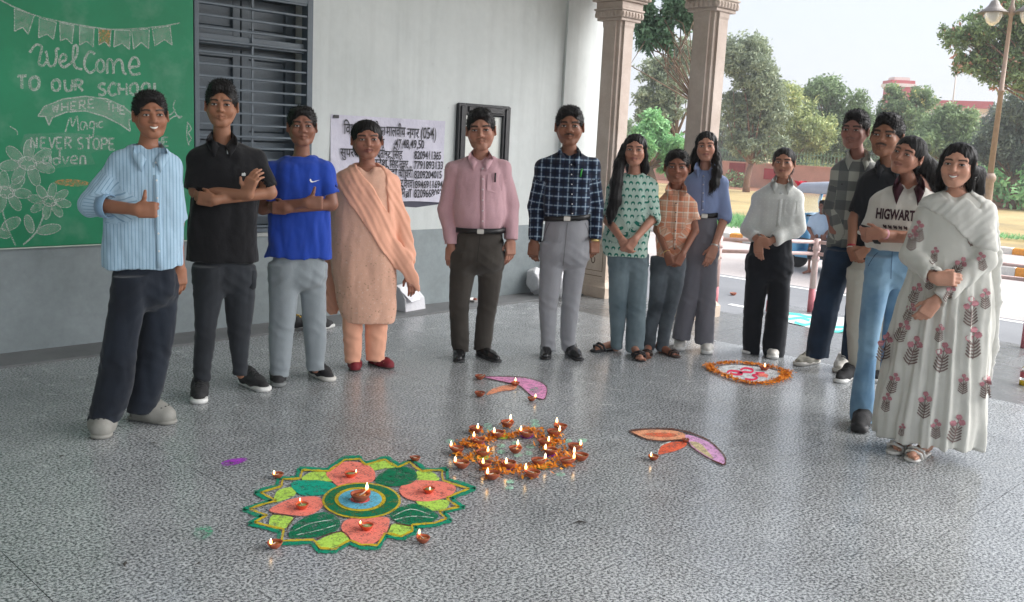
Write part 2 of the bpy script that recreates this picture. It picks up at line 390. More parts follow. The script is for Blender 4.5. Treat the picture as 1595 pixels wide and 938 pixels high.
# ---------------------------------------------------------------- trees
def leaf_mat(name, cols, trans=.25):
    k = N(name); r = k.n('Attribute', attribute_name='rnd').outputs['Fac']
    st = [(i/(len(cols)-1), c) for i, c in enumerate(cols)]
    c = k.ramp(r, st); k.P(Base__Color=c, Roughness=.6); k.b.inputs['Specular IOR Level'].default_value = .3
    tr = k.n('BsdfTranslucent'); k.set(tr.inputs[0], c); mx = k.n('MixShader'); mx.inputs[0].default_value = trans
    k.t.links.new(k.b.outputs[0], mx.inputs[1]); k.t.links.new(tr.outputs[0], mx.inputs[2]); k.t.links.new(mx.outputs[0], k.out.inputs[0]); return k.m
def g3(*h): return [tuple(min(.8, (c*.70+.30*sum(hexc(x))/3)*1.8+.02) for c in hexc(x)) for x in h]   # leaves paled and greyed, haze put into the colour
L_GREY = leaf_mat('leaf_greygreen', g3('#4c5a41', '#6f7d5e', '#8c9876')); L_MID = leaf_mat('leaf_mid', g3('#41532f', '#5f7a45', '#7e955c'))
L_YEL = leaf_mat('leaf_yellowish', g3('#5a6a38', '#7f8f4c', '#a5a95a')); L_DARK = leaf_mat('leaf_dark', g3('#2f3d33', '#4a5b4c', '#66765f'))
L_BRI = leaf_mat('leaf_bright', g3('#467a42', '#5f9a55', '#7cb06b')); L_ORG = leaf_mat('blossom_orange', g3('#a8604a', '#b9785c', '#c48d6d')); L_YFL = leaf_mat('blossom_yellow', g3('#b59a3c', '#c9b04f', '#d1bf6a'))
M_BARK = plain('bark', hexc('#7a6655'), .9, .25, 6, .6, 25); M_BARKR = plain('bark_reddish', hexc('#8d6f60'), .9, .2, 6, .6, 25)
def leaf_cloud(blobs, n, size, rng, clump=.35, elong=1.6):
    """leaf-sized quads gathered in twig clumps spread through ellipsoids (c, r)"""
    vol = np.array([b[1][0]*b[1][1]*b[1][2] for b in blobs])**.8; vol = vol/vol.sum(); V = []; rn = []
    for (c, r), w in zip(blobs, vol):
        m = max(20, int(n*w)); nc = max(6, m//26)
        d = rng.normal(size=(nc, 3)); d /= np.linalg.norm(d, axis=1)[:, None]
        rad = rng.uniform(.25, 1., nc)**.45*rng.uniform(.82, 1.16, nc)
        cc = np.array(c)+d*rad[:, None]*np.array(r)
        idx = rng.integers(0, nc, m); cs = clump*np.mean(r)
        p = cc[idx]+rng.normal(size=(m, 3))*cs*np.array([.5, .5, .36])
        a = rng.normal(size=(m, 3)); a[:, 2] -= .5; a /= np.linalg.norm(a, axis=1)[:, None]
        b = np.cross(a, rng.normal(size=(m, 3))); b /= np.linalg.norm(b, axis=1)[:, None]
        s = size*rng.uniform(.55, 1.35, m)[:, None]
        V.append(np.stack([p, p+a*s*.5*elong+b*s*.35, p+a*s*elong, p+a*s*.5*elong-b*s*.35], 1)); rn.append(np.clip(rng.normal(.5, .17, m)+(rng.random(nc)[idx]-.5)*.7, 0, 1))
    V = np.concatenate(V); rn = np.concatenate(rn); return V.reshape(-1, 3), np.arange(len(V)*4).reshape(-1, 4), np.repeat(rn, 4)
def leaf_obj(name, blobs, n, size, mat, parent, rng, **kw):
    V, F, rn = leaf_cloud(blobs, n, size, rng, **kw); me = mesh_np(name, V, F, False)
    at = me.attributes.new('rnd', 'FLOAT', 'POINT'); at.data.foreach_set('value', rn.astype(np.float32)); return put(name, me, mat, parent)
def tree(name, label, depth, blobs_px, n, leaf, mat, trunk_px=None, bark=None, seed=1, group='trees across the field', extra=None, trunk_r=.16, thick=.8):
    rng = np.random.default_rng(seed); bl = []
    for px, py, rx, ry in blobs_px:
        c = AT(px, py, depth); r = rx*depth/FPX; bl.append((c, (r*thick, r*thick, ry*depth/FPX)))
    bl2 = []
    for c, r in bl:
        for _ in range(6):
            f = rng.uniform(.38, .62); d = rng.normal(size=3); d = d/np.linalg.norm(d)*rng.uniform(.3, .8); bl2.append((np.array(c)+d*np.array(r), tuple(np.array(r)*f)))
    main = max(bl, key=lambda b: b[1][0]*b[1][2])
    tx = trunk_px if trunk_px is not None else sum(b[0] for b in blobs_px)/len(blobs_px)
    bp = AT(tx, 300, depth); base = np.array([bp[0], bp[1], GZ])
    t = empty(name, base, label, 'tree', group); bark = bark or M_BARK; n = int(n*2.0); leaf = leaf*.62
    zt = min(b[0][2]-b[1][2]*.5 for b in bl)
    fork = np.array([rng.normal(0, .15), rng.normal(0, .15), max(1.2, (zt-GZ)*.75)])
    tr = MB(); tr.tube([(0, 0, -.1), (rng.normal(0, .05), rng.normal(0, .05), fork[2]*.5), fork], [trunk_r*1.25, trunk_r, trunk_r*.8], 9)
    trunk = tr.build('trunk', bark, t, True)
    lb = MB()
    for c, r in bl:
        e = np.array(c)-base
        for k in range(4):
            q = e+np.clip(rng.normal(size=3), -1, 1)*np.array(r)*.42; mid = fork*.5+q*.5+rng.normal(size=3)*.25
            lb.tube([fork, mid, q], [min(.07, trunk_r*.5), min(.04, trunk_r*.25), .012], 6)
    lb.build('limbs', bark, trunk, True)
    leaf_obj('crown', [(np.array(c)-base, r) for c, r in bl2], n, leaf, mat, t, rng)
    if extra: leaf_obj('blossom', [(np.array(c)-base, r) for c, r in bl2], extra[1], leaf*extra[2], extra[0], t, rng, clump=.22)
    return t
tree('leafy_tree', 'grey green tree seen between the two stone columns', 44, [(1035, 120, 42, 42), (1010, 165, 30, 34), (1065, 90, 30, 34), (1050, 165, 36, 30)], 9000, .17, L_GREY, 1048, seed=2)
tree('leafy_tree', 'bright green low tree seen between the two stone columns', 40, [(1010, 205, 40, 32), (1045, 240, 30, 36), (1000, 250, 26, 30)], 7000, .19, L_BRI, 1018, seed=3)
tree('leafy_tree', 'tall grey green tree beside the free standing column', 50, [(1165, 90, 44, 44), (1185, 140, 46, 48), (1150, 160, 36, 46), (1200, 205, 44, 40), (1150, 225, 32, 30)], 15000, .19, L_GREY, 1162, M_BARKR, seed=4)
tree('leafy_tree', 'yellowish green tree right behind the girl in the white shirt', 58, [(1215, 180, 52, 46), (1255, 205, 46, 40), (1225, 225, 44, 26)], 10000, .22, L_YEL, 1235, seed=5)
tree('leafy_tree', 'wide mid green tree behind the two young men', 60, [(1275, 150, 46, 36), (1320, 175, 42, 36), (1290, 205, 54, 36), (1345, 205, 40, 34), (1300, 232, 56, 20)], 14000, .22, L_MID, 1300, seed=6)
tree('leafy_tree', 'dark low tree at the foot of the tree row', 66, [(1250, 240, 60, 22), (1330, 236, 60, 24), (1160, 240, 40, 22)], 9000, .22, L_DARK, 1280, seed=7)
tree('flowering_tree', 'tree with yellow blossom in front of the red tower', 62, [(1400, 160, 34, 26), (1440, 150, 30, 20), (1385, 190, 40, 30), (1430, 190, 40, 32)], 8500, .20, L_MID, 1412, seed=8, extra=(L_YFL, 420, 1.2))
tree('leafy_tree', 'mid green tree behind the girl in the floral dress', 56, [(1465, 195, 40, 26), (1500, 180, 34, 26), (1440, 225, 52, 26), (1490, 230, 44, 30)], 9000, .21, L_MID, 1470, seed=9)
tree('flowering_tree', 'large tree with orange blossom behind the street lamp', 36, [(1490, 62, 34, 24), (1530, 52, 40, 34), (1570, 30, 44, 40), (1540, 95, 46, 28), (1590, 90, 44, 50), (1620, 40, 60, 60), (1505, 100, 24, 20)], 15000, .14, L_MID, 1690, M_BARKR, seed=10, extra=(L_ORG, 1100, 1.2), trunk_r=.26)
tree('leafy_tree', 'dark bluish tree behind the street lamp post', 50, [(1560, 215, 48, 44), (1600, 180, 50, 50), (1600, 240, 40, 36), (1530, 245, 36, 26)], 11000, .19, L_DARK, 1580, seed=11)
tree('neem_tree', 'drooping branch tips of a tree hanging between the columns', 18, [(1050, 12, 38, 34), (1030, 42, 22, 34), (1008, 25, 26, 46), (1065, 5, 30, 40), (1010, 66, 14, 18), (1042, 70, 12, 16), (1075, 40, 16, 20), (1100, -60, 70, 50)], 12000, .10, leaf_mat('leaf_neem', g3('#35503a', '#4c6e4e', '#628a60')), 1090, seed=12, trunk_r=.03)
for i, (px, d, rx, ry) in enumerate([(1000, 78, 60, 70), (1120, 80, 66, 60), (1230, 84, 70, 50), (1350, 84, 70, 46), (1450, 84, 66, 40), (1540, 80, 66, 50), (1620, 78, 60, 60)]):
    tree('leafy_tree', 'hazy tree of the rear row beyond the boundary wall', d, [(px-20, 205, rx*.6, ry*.6), (px+25, 195, rx*.55, ry*.7), (px, 232, rx*.8, ry*.4)], 5200, .28, [L_MID, L_GREY, L_DARK][i % 3], px, seed=30+i, group='rear row of trees')
# bushes and weeds
def bush(label, px, py, n_, w, h, mat, seed, leaf=.12, z=GZ, name='shrub', cat='shrub', group='shrubs on the field'):
    b = G(px, py, z); t = empty(name, b, label, cat, group); rng = np.random.default_rng(seed)
    st = MB()
    for k in range(5): q = rng.normal(size=3)*np.array([w*.3, w*.3, 0]); st.tube([(0, 0, -.03), (q[0]*.6, q[1]*.6, h*.4), (q[0], q[1], h*.8)], [.02, .014, .006], 5)
    st.build('stems', M_BARK, t, True)
    leaf_obj('foliage', [((rng.normal()*w*.3, rng.normal()*w*.3, h*rng.uniform(.35, .6)), (w*.45, w*.45, h*.42)) for _ in range(4)], n_, leaf, mat, t, rng)
bush('green shrub at the foot of the boundary wall beside the small auto rickshaw', 1262, 291, 1500, 3.0, 2.0, L_YEL, 40, .17)
bush('small weed clump at the foot of the boundary wall pier', 1145, 292, 500, 1.4, 1.0, L_MID, 41)
for i, (px, py) in enumerate([(1545, 318), (1572, 322), (1600, 326), (1560, 308), (1590, 312)]): bush('bushy green hedge plant beside the street lamp', px, py, 2000, 3.2, 2.3, L_BRI, 50+i, .17, group='hedge by the street lamp')
def grass(px, py, w, d, n, hgt, seed, name='grass', col=L_BRI):
    c = G(px, py, GZ); rng = np.random.default_rng(seed); x = rng.normal(0, w*.4, n); y = rng.normal(0, d*.4, n); an = rng.uniform(0, 6.28, n); h = hgt*rng.uniform(.4, 1.2, n)
    dx, dy = np.cos(an), np.sin(an); w_ = .02; lx, ly = rng.normal(0, .12, n), rng.normal(0, .12, n); z0 = np.zeros(n)
    V = np.stack([np.stack([x-dx*w_, y-dy*w_, z0], 1), np.stack([x+dx*w_, y+dy*w_, z0], 1), np.stack([x+lx, y+ly, h], 1)], 1).reshape(-1, 3)
    me = mesh_np(name, V, np.arange(3*n).reshape(-1, 3), False); at = me.attributes.new('rnd', 'FLOAT', 'POINT'); at.data.foreach_set('value', np.repeat(rng.random(n), 3).astype(np.float32))
    o = put(name, me, col, None, c+np.array([0, 0, .05])); tag(o, 'green weeds growing along the edge of the field', 'grass', kind='stuff')
grass(1140, 352, 1.0, 3.2, 2600, .3, 60); grass(1560, 372, .8, 3, 700, .15, 62)
MB().box((FW-4.5, FARP[1]-14, GZ), (FW-.13, FARP[1]+12, GZ+.012)).build('soil_bed', asph('red_soil', hexc('#8e5f47'), hexc('#a4745a'), 9), gr)

# ---------------------------------------------------------------- far buildings
M_TWR = plain('tower_red', hexc('#b5474b'), .8, .08, 1); M_TRIM = plain('tower_white', hexc('#d8cfc9'), .8, .06, 1); M_CREAM = plain('cream_wall', hexc('#d7bf9e'), .8, .06, .6); M_DGL = plain('dark_opening', (.05, .05, .06), .5)
def far_box(parent, name, mat, w, d, z0, z1, x=0, y=0): return MB().box((x-w/2, y-d/2, z0), (x+w/2, y+d/2, z1)).build(name, mat, parent)
D = 150; c = AT(1392, 200, D); tw = empty('red_tower', (c[0], c[1], GZ), 'red domed roof tower rising behind the yellow flowering tree', 'tower', rz=WALLA)
def hz(py, px=1392): return AT(px, py, D)[2]-GZ
sx = D/FPX
far_box(tw, 'tower_wall', M_TWR, 30*sx, 30*sx, 0, hz(136)); far_box(tw, 'cornice', M_TRIM, 36*sx, 36*sx, hz(136)+.01, hz(131)); far_box(tw, 'roof', M_TWR, 33*sx, 33*sx, hz(131)+.01, hz(126)); far_box(tw, 'roof_cap', M_TRIM, 22*sx, 22*sx, hz(126)+.01, hz(121))
for x in (-8, 8):
    MB().box((x*sx-.4, -15*sx-.06, hz(150)), (x*sx+.4, -15*sx-.01, hz(140))).build('arch_opening', M_DGL, tw)
c = AT(1480, 200, D); bd = empty('cream_building', (c[0], c[1], GZ), 'long cream building with red parapet behind the trees', 'building', rz=math.atan2(-CR[0]*0-c[0], c[1]))
w = 90*sx
far_box(bd, 'wall', M_CREAM, w, 8, 0, hz(170, 1480)); far_box(bd, 'parapet', M_TWR, w+.8, 8.6, hz(170, 1480)+.01, hz(159, 1480)); far_box(bd, 'string_course', M_TRIM, w+.3, 8.3, hz(182, 1480), hz(179, 1480))
for i in range(5): MB().box((-w/2+1+i*w/5, -4.06, hz(205, 1480)), (-w/2+1+i*w/5+.9, -4.01, hz(190, 1480))).build('window', M_DGL, bd)
pl = AT(1473, 250, 75); pe = empty('flag_pole', (pl[0], pl[1], GZ), 'thin white pole in front of the cream building', 'pole')
pt_ = AT(1474, 103, 75); MB().tube([(0, 0, 0), (0, 0, (pt_[2]-GZ)*.6)], .10, 8).build('pole_shaft', M_TRIM, pe, True); MB().tube([(0, 0, (pt_[2]-GZ)*.6), (0, 0, pt_[2]-GZ)], .05, 8).build('pole_tip', M_TRIM, pe, True)

# street lamp
M_LPOST = plain('lamp_post_paint', hexc('#96806f'), .55, .12, 10); M_LAMP = plain('lamp_hood', hexc('#77706b'), .4, .1, 10, metallic=.3)
k = N('lamp_glass'); k.P(Base__Color=(.75, .78, .8), Roughness=.3); k.b.inputs['Transmission Weight'].default_value = .6; M_LGL = k.m
DL = 32; b = AT(1533, 345, DL); lp = empty('street_lamp', (b[0], b[1], GZ), 'tall tan street lamp post with twin bell lamps', 'street lamp', rz=math.atan2(-b[0], b[1]))
zt = AT(1573, 8, DL)[2]-GZ; lz = AT(1537, 275, DL)[2]-GZ
MB().lathe([(.2, 0), (.2, .25), (.15, .3), (.13, lz-.15), (.17, lz-.1), (.17, lz), (.11, lz+.1)], 12).build('pedestal', M_LPOST, lp, True)
MB().lathe([(.085, lz+.1), (.07, (lz+zt)*.5), (.10, (lz+zt)*.5+.01), (.10, (lz+zt)*.5+.06), (.062, (lz+zt)*.5+.08), (.055, zt-.3), (.09, zt-.28), (.09, zt-.1), (.05, zt), (.03, zt+.6)], 12).build('post', M_LPOST, lp, True)
for sx_ in (-1, 1):
    ar = MB().tube([(0, 0, zt+.35), (sx_*.2, 0, zt+.55), (sx_*.42, 0, zt+.45), (sx_*.46, 0, zt+.2)], .03, 8).build('lamp_arm', M_LPOST, lp, True)
    hd = MB().lathe([(.03, .35), (.1, .32), (.16, .2), (.26, .1), (.42, .0), (.42, -.03), (.26, .02)], 16, (sx_*.46, 0, zt-.2), cap=False).build('lamp_hood', M_LAMP, lp, True)
    MB().lathe([(.24, -.01), (.23, -.13), (.17, -.28), (.07, -.36), (.0, -.38)], 14, (sx_*.46, 0, zt-.2), cap=False).build('lamp_globe', M_LGL, hd, True)
# ================================================================ board, poster, frame
def chalk_mat(name, col, lo=.42, hi=.6, scale=160., amt=1.):
    k = N(name); p = k.n('NewGeometry').outputs['Position']
    n = k.noise(scale, 4, .7, p); b = k.noise(9, 3, .6, p)
    f = k.ramp(k.math('ADD', k.math('MULTIPLY', n, .7), k.math('MULTIPLY', b, .3)), [(lo, 0), (hi, amt)])
    k.P(Base__Color=col, Roughness=.95); k.b.inputs['Specular IOR Level'].default_value = .1; k.P(Alpha=f); return k.m
def ribbon(mb, pts, width, z, to3, close=False, jit=0.):
    """flat stroke along 2-D points; to3(u, v, z) places it"""
    P_ = [np.array(p, float) for p in pts]
    if close: P_ = P_+[P_[0]]
    Q = []
    for i in range(len(P_)-1):
        for t in np.linspace(0, 1, 5)[:-1] if len(P_) < 40 else (0,): 
            a, b = P_[i], P_[i+1]; q0 = P_[i-1] if i > 0 else a; q3 = P_[i+2] if i+2 < len(P_) else b
            Q.append(.5*((2*a)+(-q0+b)*t+(2*q0-5*a+4*b-q3)*t*t+(-q0+3*a-3*b+q3)*t**3))
    Q.append(P_[-1]); V = []; n = len(Q)
    for i, q in enumerate(Q):
        d = Q[min(i+1, n-1)]-Q[max(i-1, 0)]; d = d/(np.linalg.norm(d)+1e-9); w = width*(1+jit*random.uniform(-1, 1)); pn = np.array([-d[1], d[0]])*w/2
        V += [to3(*(q+pn), z), to3(*(q-pn), z)]
    mb.add(V, [(2*i, 2*i+2, 2*i+3, 2*i+1) for i in range(n-1)])
def polyfill(mb, pts, z, to3, ccw=None):
    import mathutils.geometry as mg
    pts = [(float(p[0]), float(p[1])) for p in pts]
    tri = mg.tessellate_polygon([[Vector((x, y, 0)) for x, y in pts]])
    V = [to3(x, y, z) for x, y in pts]; F = []
    for t in tri:
        a, b, c = (Vector(V[i]) for i in t); F.append(tuple(t))
    mb.add(V, F)
def rot_ell(cx, cy, rx, ry, ang=0, n=18, a0=0, a1=2*math.pi):
    return [(cx+rx*math.cos(t)*math.cos(ang)-ry*math.sin(t)*math.sin(ang), cy+rx*math.cos(t)*math.sin(ang)+ry*math.sin(t)*math.cos(ang)) for t in np.linspace(a0, a1, n)]
k = N('green_board'); p = k.n('NewGeometry').outputs['Position']; n_ = k.noise(2.2, 5, .65, p); f_ = k.noise(30, 3, .6, p)
c_ = k.ramp(n_, [(.3, hexc('#077a52')), (.7, hexc('#118a5f'))]); sm = k.ramp(k.noise(3.5, 4, .6, p), [(.52, 0), (.75, .16)]); c_ = k.mix(sm, c_, (.5, .6, .55))
k.P(Base__Color=c_, Roughness=.6); k.bump(f_, .08, .003); M_GREEN = k.m
BT = .022; BN = WALLN-BT
bd_ = empty('green_board', (0, BN, 0), 'green painted school board with chalk welcome drawing', 'notice board')
MB().bbox((.4, 0, .674), (3.252, BT-.001, 2.75), .004).build('board_panel', M_GREEN, bd_)
MB().bbox((.4, -.004, .666), (3.254, BT-.002, .6735), .001).build('board_edge', plain('board_edge_paint', (.55, .62, .55), .6), bd_)
def B3(u, v, z): q = W(u/2.345, v/2.345, BN); return (q[0], -z, q[2])
M_CH = chalk_mat('white_chalk', (.78, .82, .78), .36, .60, 150, .62); M_CHF = chalk_mat('faint_chalk', (.7, .78, .7), .30, .75, 40, .42); M_CHO = chalk_mat('orange_chalk', (.75, .42, .18), .38, .65, 60, .75)
m = MB()
string = [(0, 0), (60, 30), (140, 60), (250, 85), (360, 103), (430, 108), (520, 103), (600, 95), (657, 84)]
flags = [[(52,32),(125,55),(102,125),(82,100),(52,115)],[(143,65),(205,82),(195,145),(172,125),(140,138)],[(217,82),(270,95),(262,160),(240,140),(220,150)],[(290,95),(343,103),(340,172),(315,150),(290,165)],[(360,105),(405,110),(400,172),(382,152),(360,165)],[(418,110),(475,112),(472,182),(445,158),(415,172)],[(480,112),(545,105),(542,178),(515,155),(487,180)],[(555,105),(620,95),(628,165),(600,145),(565,168)]]
ribbon(m, string, 5, .003, B3)
def straight(mb, pts, w, z, close=True):
    P_ = list(pts)+([pts[0]] if close else [])
    for a, b in zip(P_[:-1], P_[1:]): ribbon(mb, [a, b], w, z, B3)
m.build('bunting_string', M_CH, bd_)
for i, f in enumerate(flags):
    m = MB(); straight(m, f, 4, .003); fl_ = m.build('bunting_flag', M_CH, bd_); m = MB(); polyfill(m, f, .0015, B3); m.build('flag_fill', M_CHO if i == 4 else M_CHF, fl_)
m = MB()   # Welcome, handwritten
for s in ([(108,192),(130,164),(152,172),(146,205),(142,232),(158,240),(172,214),(166,186)], [(170,214),(180,240),(198,238),(206,206),(204,182),(216,178)],
          [(216,228),(240,218),(236,199),(222,204),(217,228),(232,246),(256,232)], [(256,232),(278,206),(282,172),(270,168),(266,205),(274,244),(300,254)],
          [(346,198),(328,189),(311,212),(309,245),(328,266),(352,250)], rot_ell(366, 241, 14, 22), [(391,270),(392,224),(404,218),(413,236),(413,270)], [(413,240),(428,219),(444,226),(450,262),(462,272)],
          [(474,246),(506,240),(500,214),(484,212),(471,240),(482,272),(513,268)]): ribbon(m, s, 9.5, .003, B3, jit=.15)
m.build('welcome_word', M_CH, bd_); m = MB()
GL = {'T':[[(0,0),(1,0)],[(.5,0),(.5,1)]],'O':[[(.5,0),(.1,.2),(0,.5),(.1,.85),(.5,1),(.9,.85),(1,.5),(.9,.15),(.5,0)]],'U':[[(0,0),(.02,.6),(.2,.95),(.5,1),(.85,.9),(.95,.5),(1,0)]],'R':[[(0,1),(0,0)],[(0,0),(.7,.05),(.9,.25),(.6,.5),(0,.52)],[(.4,.52),(1,1)]],
 'S':[[(.95,.08),(.5,0),(.1,.2),(.3,.45),(.8,.6),(.9,.85),(.5,1),(0,.92)]],'C':[[(1,.12),(.6,0),(.15,.25),(0,.6),(.25,.95),(.7,1),(1,.88)]],'H':[[(0,0),(0,1)],[(1,0),(1,1)],[(0,.5),(1,.5)]],'L':[[(0,0),(0,1)],[(0,1),(.9,.97)]],'N':[[(0,1),(0,0)],[(0,0),(1,1)],[(1,1),(1,0)]],'E':[[(.9,0),(0,0)],[(0,0),(0,1)],[(0,1),(.95,1)],[(0,.5),(.7,.5)]],'V':[[(0,0),(.5,1)],[(.5,1),(1,0)]],'P':[[(0,1),(0,0)],[(0,0),(.7,.03),(.95,.25),(.7,.5),(0,.53)]],'W':[[(0,0),(.25,1)],[(.25,1),(.5,.3)],[(.5,.3),(.75,1)],[(.75,1),(1,0)]],'M':[[(0,1),(.1,0)],[(.1,0),(.5,.6)],[(.5,.6),(.9,0)],[(.9,0),(1,1)]]}
def text(mb, s, xs_, y0, y1, w, lw, slope=0.):
    mb = MB()
    for ch, x in zip(s, xs_):
        for st_ in GL.get(ch, []): ribbon(mb, [(x+a*w, y0+b*(y1-y0)+slope*(x-xs_[0])+random.uniform(-1, 1)) for a, b in st_], lw, .003, B3, jit=.2)
    mb.build('chalk_word', M_CH, bd_)
text(m, 'TO', [62, 108], 278, 325, 34, 11, .06); text(m, 'OUR', [190, 236, 274], 291, 332, 28, 10); text(m, 'SCHOOL', [358, 396, 434, 474, 518, 564], 305, 348, 28, 10, -.01)
rb_ = [(138,425),(160,390),(230,362),(310,352),(390,362),(450,390),(492,424),(470,440),(475,480),(440,455),(380,425),(310,405),(240,410),(190,430),(178,458),(165,425)]
m = MB(); straight(m, rb_, 5, .003); m.build('ribbon_outline', M_CH, bd_); m = MB(); polyfill(m, rb_, .0015, B3); m.build('ribbon_fill', M_CHF, bd_)
m = MB(); text(m, 'WHERE', [190, 225, 258, 290, 322], 380, 410, 22, 6, -.12); text(m, 'THE', [388, 412, 438], 372, 402, 18, 6, .3)
for s in ([(238,482),(250,440),(258,432),(264,462),(280,424),(286,478)], [(312,448),(298,446),(292,464),(302,474),(314,450),(318,474)], [(344,446),(330,446),(326,466),(342,466),(344,446),(338,500),(322,492)], [(352,446),(354,468)], [(374,444),(362,448),(362,466),(376,464)]): ribbon(m, s, 5.5, .0035, B3)
m.build('magic_word', M_CH, bd_); m = MB()
text(m, 'NEVER', [112, 148, 178, 206, 238], 502, 542, 22, 6.5); text(m, 'STOPE', [282, 312, 340, 370, 398], 504, 544, 21, 6.5, .02); text(m, 'THE', [546, 572, 596], 502, 534, 19, 6)
for s in ([(178,572),(160,576),(158,596),(176,594),(184,570),(186,598)], [(214,578),(196,580),(198,598),(214,594),(218,540),(218,598)], [(228,572),(238,598),(250,570)], [(260,586),(280,582),(276,570),(262,574),(260,594),(282,598)], [(292,600),(294,574),(308,572),(312,600)]): ribbon(m, s, 6.5, .003, B3)
m.build('chalk_word', M_CH, bd_)
for s in ([(640,366),(632,392),(652,430),(664,424)], [(616,438),(640,424),(664,428)], [(684,446),(682,500),(690,532)], [(684,446),(698,470),(688,486),(698,505),(690,520)], [(36,462),(60,478),(62,494)], [(600,410),(620,420),(640,400)]): m = MB(); ribbon(m, s, 4.5, .003, B3); m.build('chalk_squiggle', M_CH, bd_)
m = MB(); mf = MB()
def daisy(cx, cy, r, cr, n, a0, sq_=.8):
    for i in range(n):
        a = a0+i*2*math.pi/n; e = rot_ell(cx+math.cos(a)*r*.66, cy+math.sin(a)*r*.62*sq_, r*.4, r*.2, a, 14); ribbon(m, e, 3, .003, B3); polyfill(mf, e, .0015, B3)
    e = rot_ell(cx, cy, cr, cr*.7, .2, 14); ribbon(m, e, 4, .0035, B3); polyfill(mf, e, .002, B3)
daisy(100, 597, 98, 34, 7, .3); daisy(22, 702, 88, 30, 7, .1); daisy(180, 735, 76, 26, 8, .2)
for s in ([(8,768),(26,830),(56,896)], [(160,784),(130,850),(84,894)]): ribbon(m, s, 6, .003, B3)
for e in (rot_ell(40, 818, 38, 20, -.5), rot_ell(178, 838, 44, 18, -.2), rot_ell(106, 818, 16, 34, -.3), rot_ell(8, 852, 30, 16, .4)): ribbon(m, e, 3.5, .003, B3); polyfill(mf, e, .0015, B3)
m.build('chalk_flowers', M_CH, bd_); mf.build('chalk_flower_fill', M_CHF, bd_)
m = MB(); polyfill(m, rot_ell(262, 668, 64, 13, .04), .0012, B3); m.build('orange_smudge', M_CHO, bd_)
m = MB(); polyfill(m, [(90,490),(240,484),(410,500),(420,540),(330,560),(350,600),(150,620),(70,540)], .0008, B3); m.build('chalk_smudge', chalk_mat('chalk_dust', (.6, .72, .65), .35, 1., 6, .35), bd_)

# poster
pz0, pz1, ps0, ps1 = .908, 1.60, 4.395, 5.57
po = empty('paper_banner', (ps0, WALLN, pz0), 'white paper banner with hand painted black lettering on the wall', 'poster')
kp = N('banner_paper'); p = kp.n('NewGeometry').outputs['Position']; nn = kp.noise(7, 4, .6, p); kp.P(Base__Color=kp.ramp(nn, [(.3, hexc('#c4c2d2')), (.7, hexc('#d3d1de'))]), Roughness=.7); kp.bump(nn, .5, .02)
V = []; F = []; nx, nz = 24, 12
for j in range(nz+1):
    for i in range(nx+1):
        u, v = i/nx, j/nz; curl = .012*max(0, .15-v)/.15*(.5+.5*math.sin(u*9))+.004*math.sin(u*14+v*5)
        V.append((u*(ps1-ps0), -.006-curl, v*(pz1-pz0)-.01*math.sin(u*7)*(v < .05)))
F = [(j*(nx+1)+i, j*(nx+1)+i+1, (j+1)*(nx+1)+i+1, (j+1)*(nx+1)+i) for j in range(nz) for i in range(nx)]
sheet = MB().add(V, F).build('paper_sheet', kp.m, po, True)
MB().add([(x*(ps1-ps0), -.0015, z) for x, z in ((.52, -.025), (.75, -.045), (.98, -.02), (.98, .02), (.52, .02))], [(0, 1, 2, 3, 4)]).build('torn_backing', plain('dark_backing', (.06, .06, .09), .7), po)
M_INK = plain('black_ink', (.012, .012, .02), .6)
def write(body, x, z, size, parent, mat, off=.004, squash=1., y=-.0135, name='lettering', rotx=True, slope=0., rak=(), wid=None):
    c = bpy.data.curves.new('lettering', 'FONT'); c.body = body; c.size = size; c.offset = off; c.resolution_u = 3
    o = bpy.data.objects.new('lettering', c); COL.objects.link(o); dg = bpy.context.evaluated_depsgraph_get(); dg.update()
    me = bpy.data.meshes.new_from_object(o.evaluated_get(dg)); bpy.data.objects.remove(o); me.materials.clear()
    n = len(me.vertices); co = np.empty(n*3); me.vertices.foreach_get('co', co); co = co.reshape(-1, 3)
    if wid: squash = wid/(co[:, 0].max()-co[:, 0].min())
    xx = co[:, 0]*squash; nw = np.stack([x+xx+.12*co[:, 1]*0, np.full(n, y), z+co[:, 1]+slope*xx], 1)
    me.vertices.foreach_set('co', nw.ravel().astype(np.float32)); me.update(); me.materials.append(mat)
    ob = bpy.data.objects.new(name, me); link(ob, parent); return ob
def pxw(px, py): q = W(px, py); return q[0]-ps0, q[2]-pz0
def zp(u, v): return pxw(500+u/5.317, 170+v/5.317)      # enlarged view to banner place
for body, (u0, v0), u1, size in (('िवधान', (180, 205), 330, .125), ('क्षे', (380, 212), 475, .125), ('मालवीय', (532, 222), 692, .12), ('नगर', (706, 235), 806, .12), ('(054)', (815, 242), 942, .135),
        ('संख्या', (400, 308), 518, .10), (',47,48,49,50', (592, 318), 845, .10), ('सुपरवाइजर', (152, 392), 430, .10), ('यती', (458, 402), 520, .10), ('िसंह', (586, 408), 668, .10), ('8209411365', (765, 412), 985, .095),
        ('नरेश', (420, 480), 545, .10), ('िसंह', (560, 488), 632, .10), ('तंवर', (640, 490), 715, .10), ('7791893133', (760, 494), 1000, .095), ('नेहा', (520, 560), 626, .10), ('चौधरी', (636, 566), 752, .105), ('8209204015', (762, 572), 990, .09),
        ('कुमार', (560, 648), 672, .10), ('वैरवा', (678, 652), 762, .105), ('8946911694', (768, 654), 998, .09), ('िम', (640, 726), 690, .11), ('ा', (722, 730), 742, .11), ('8209668087', (762, 732), 996, .10)):
    x0, z0 = zp(u0, v0); x1, _ = zp(u1, v0); write(body, x0, z0, size, po, M_INK, .0015, wid=x1-x0)
def pst(ex, pts, w=8): ribbon(ex, pts, w, 0, lambda u, v, z: (zp(u, v)[0], -.0135, zp(u, v)[1]))
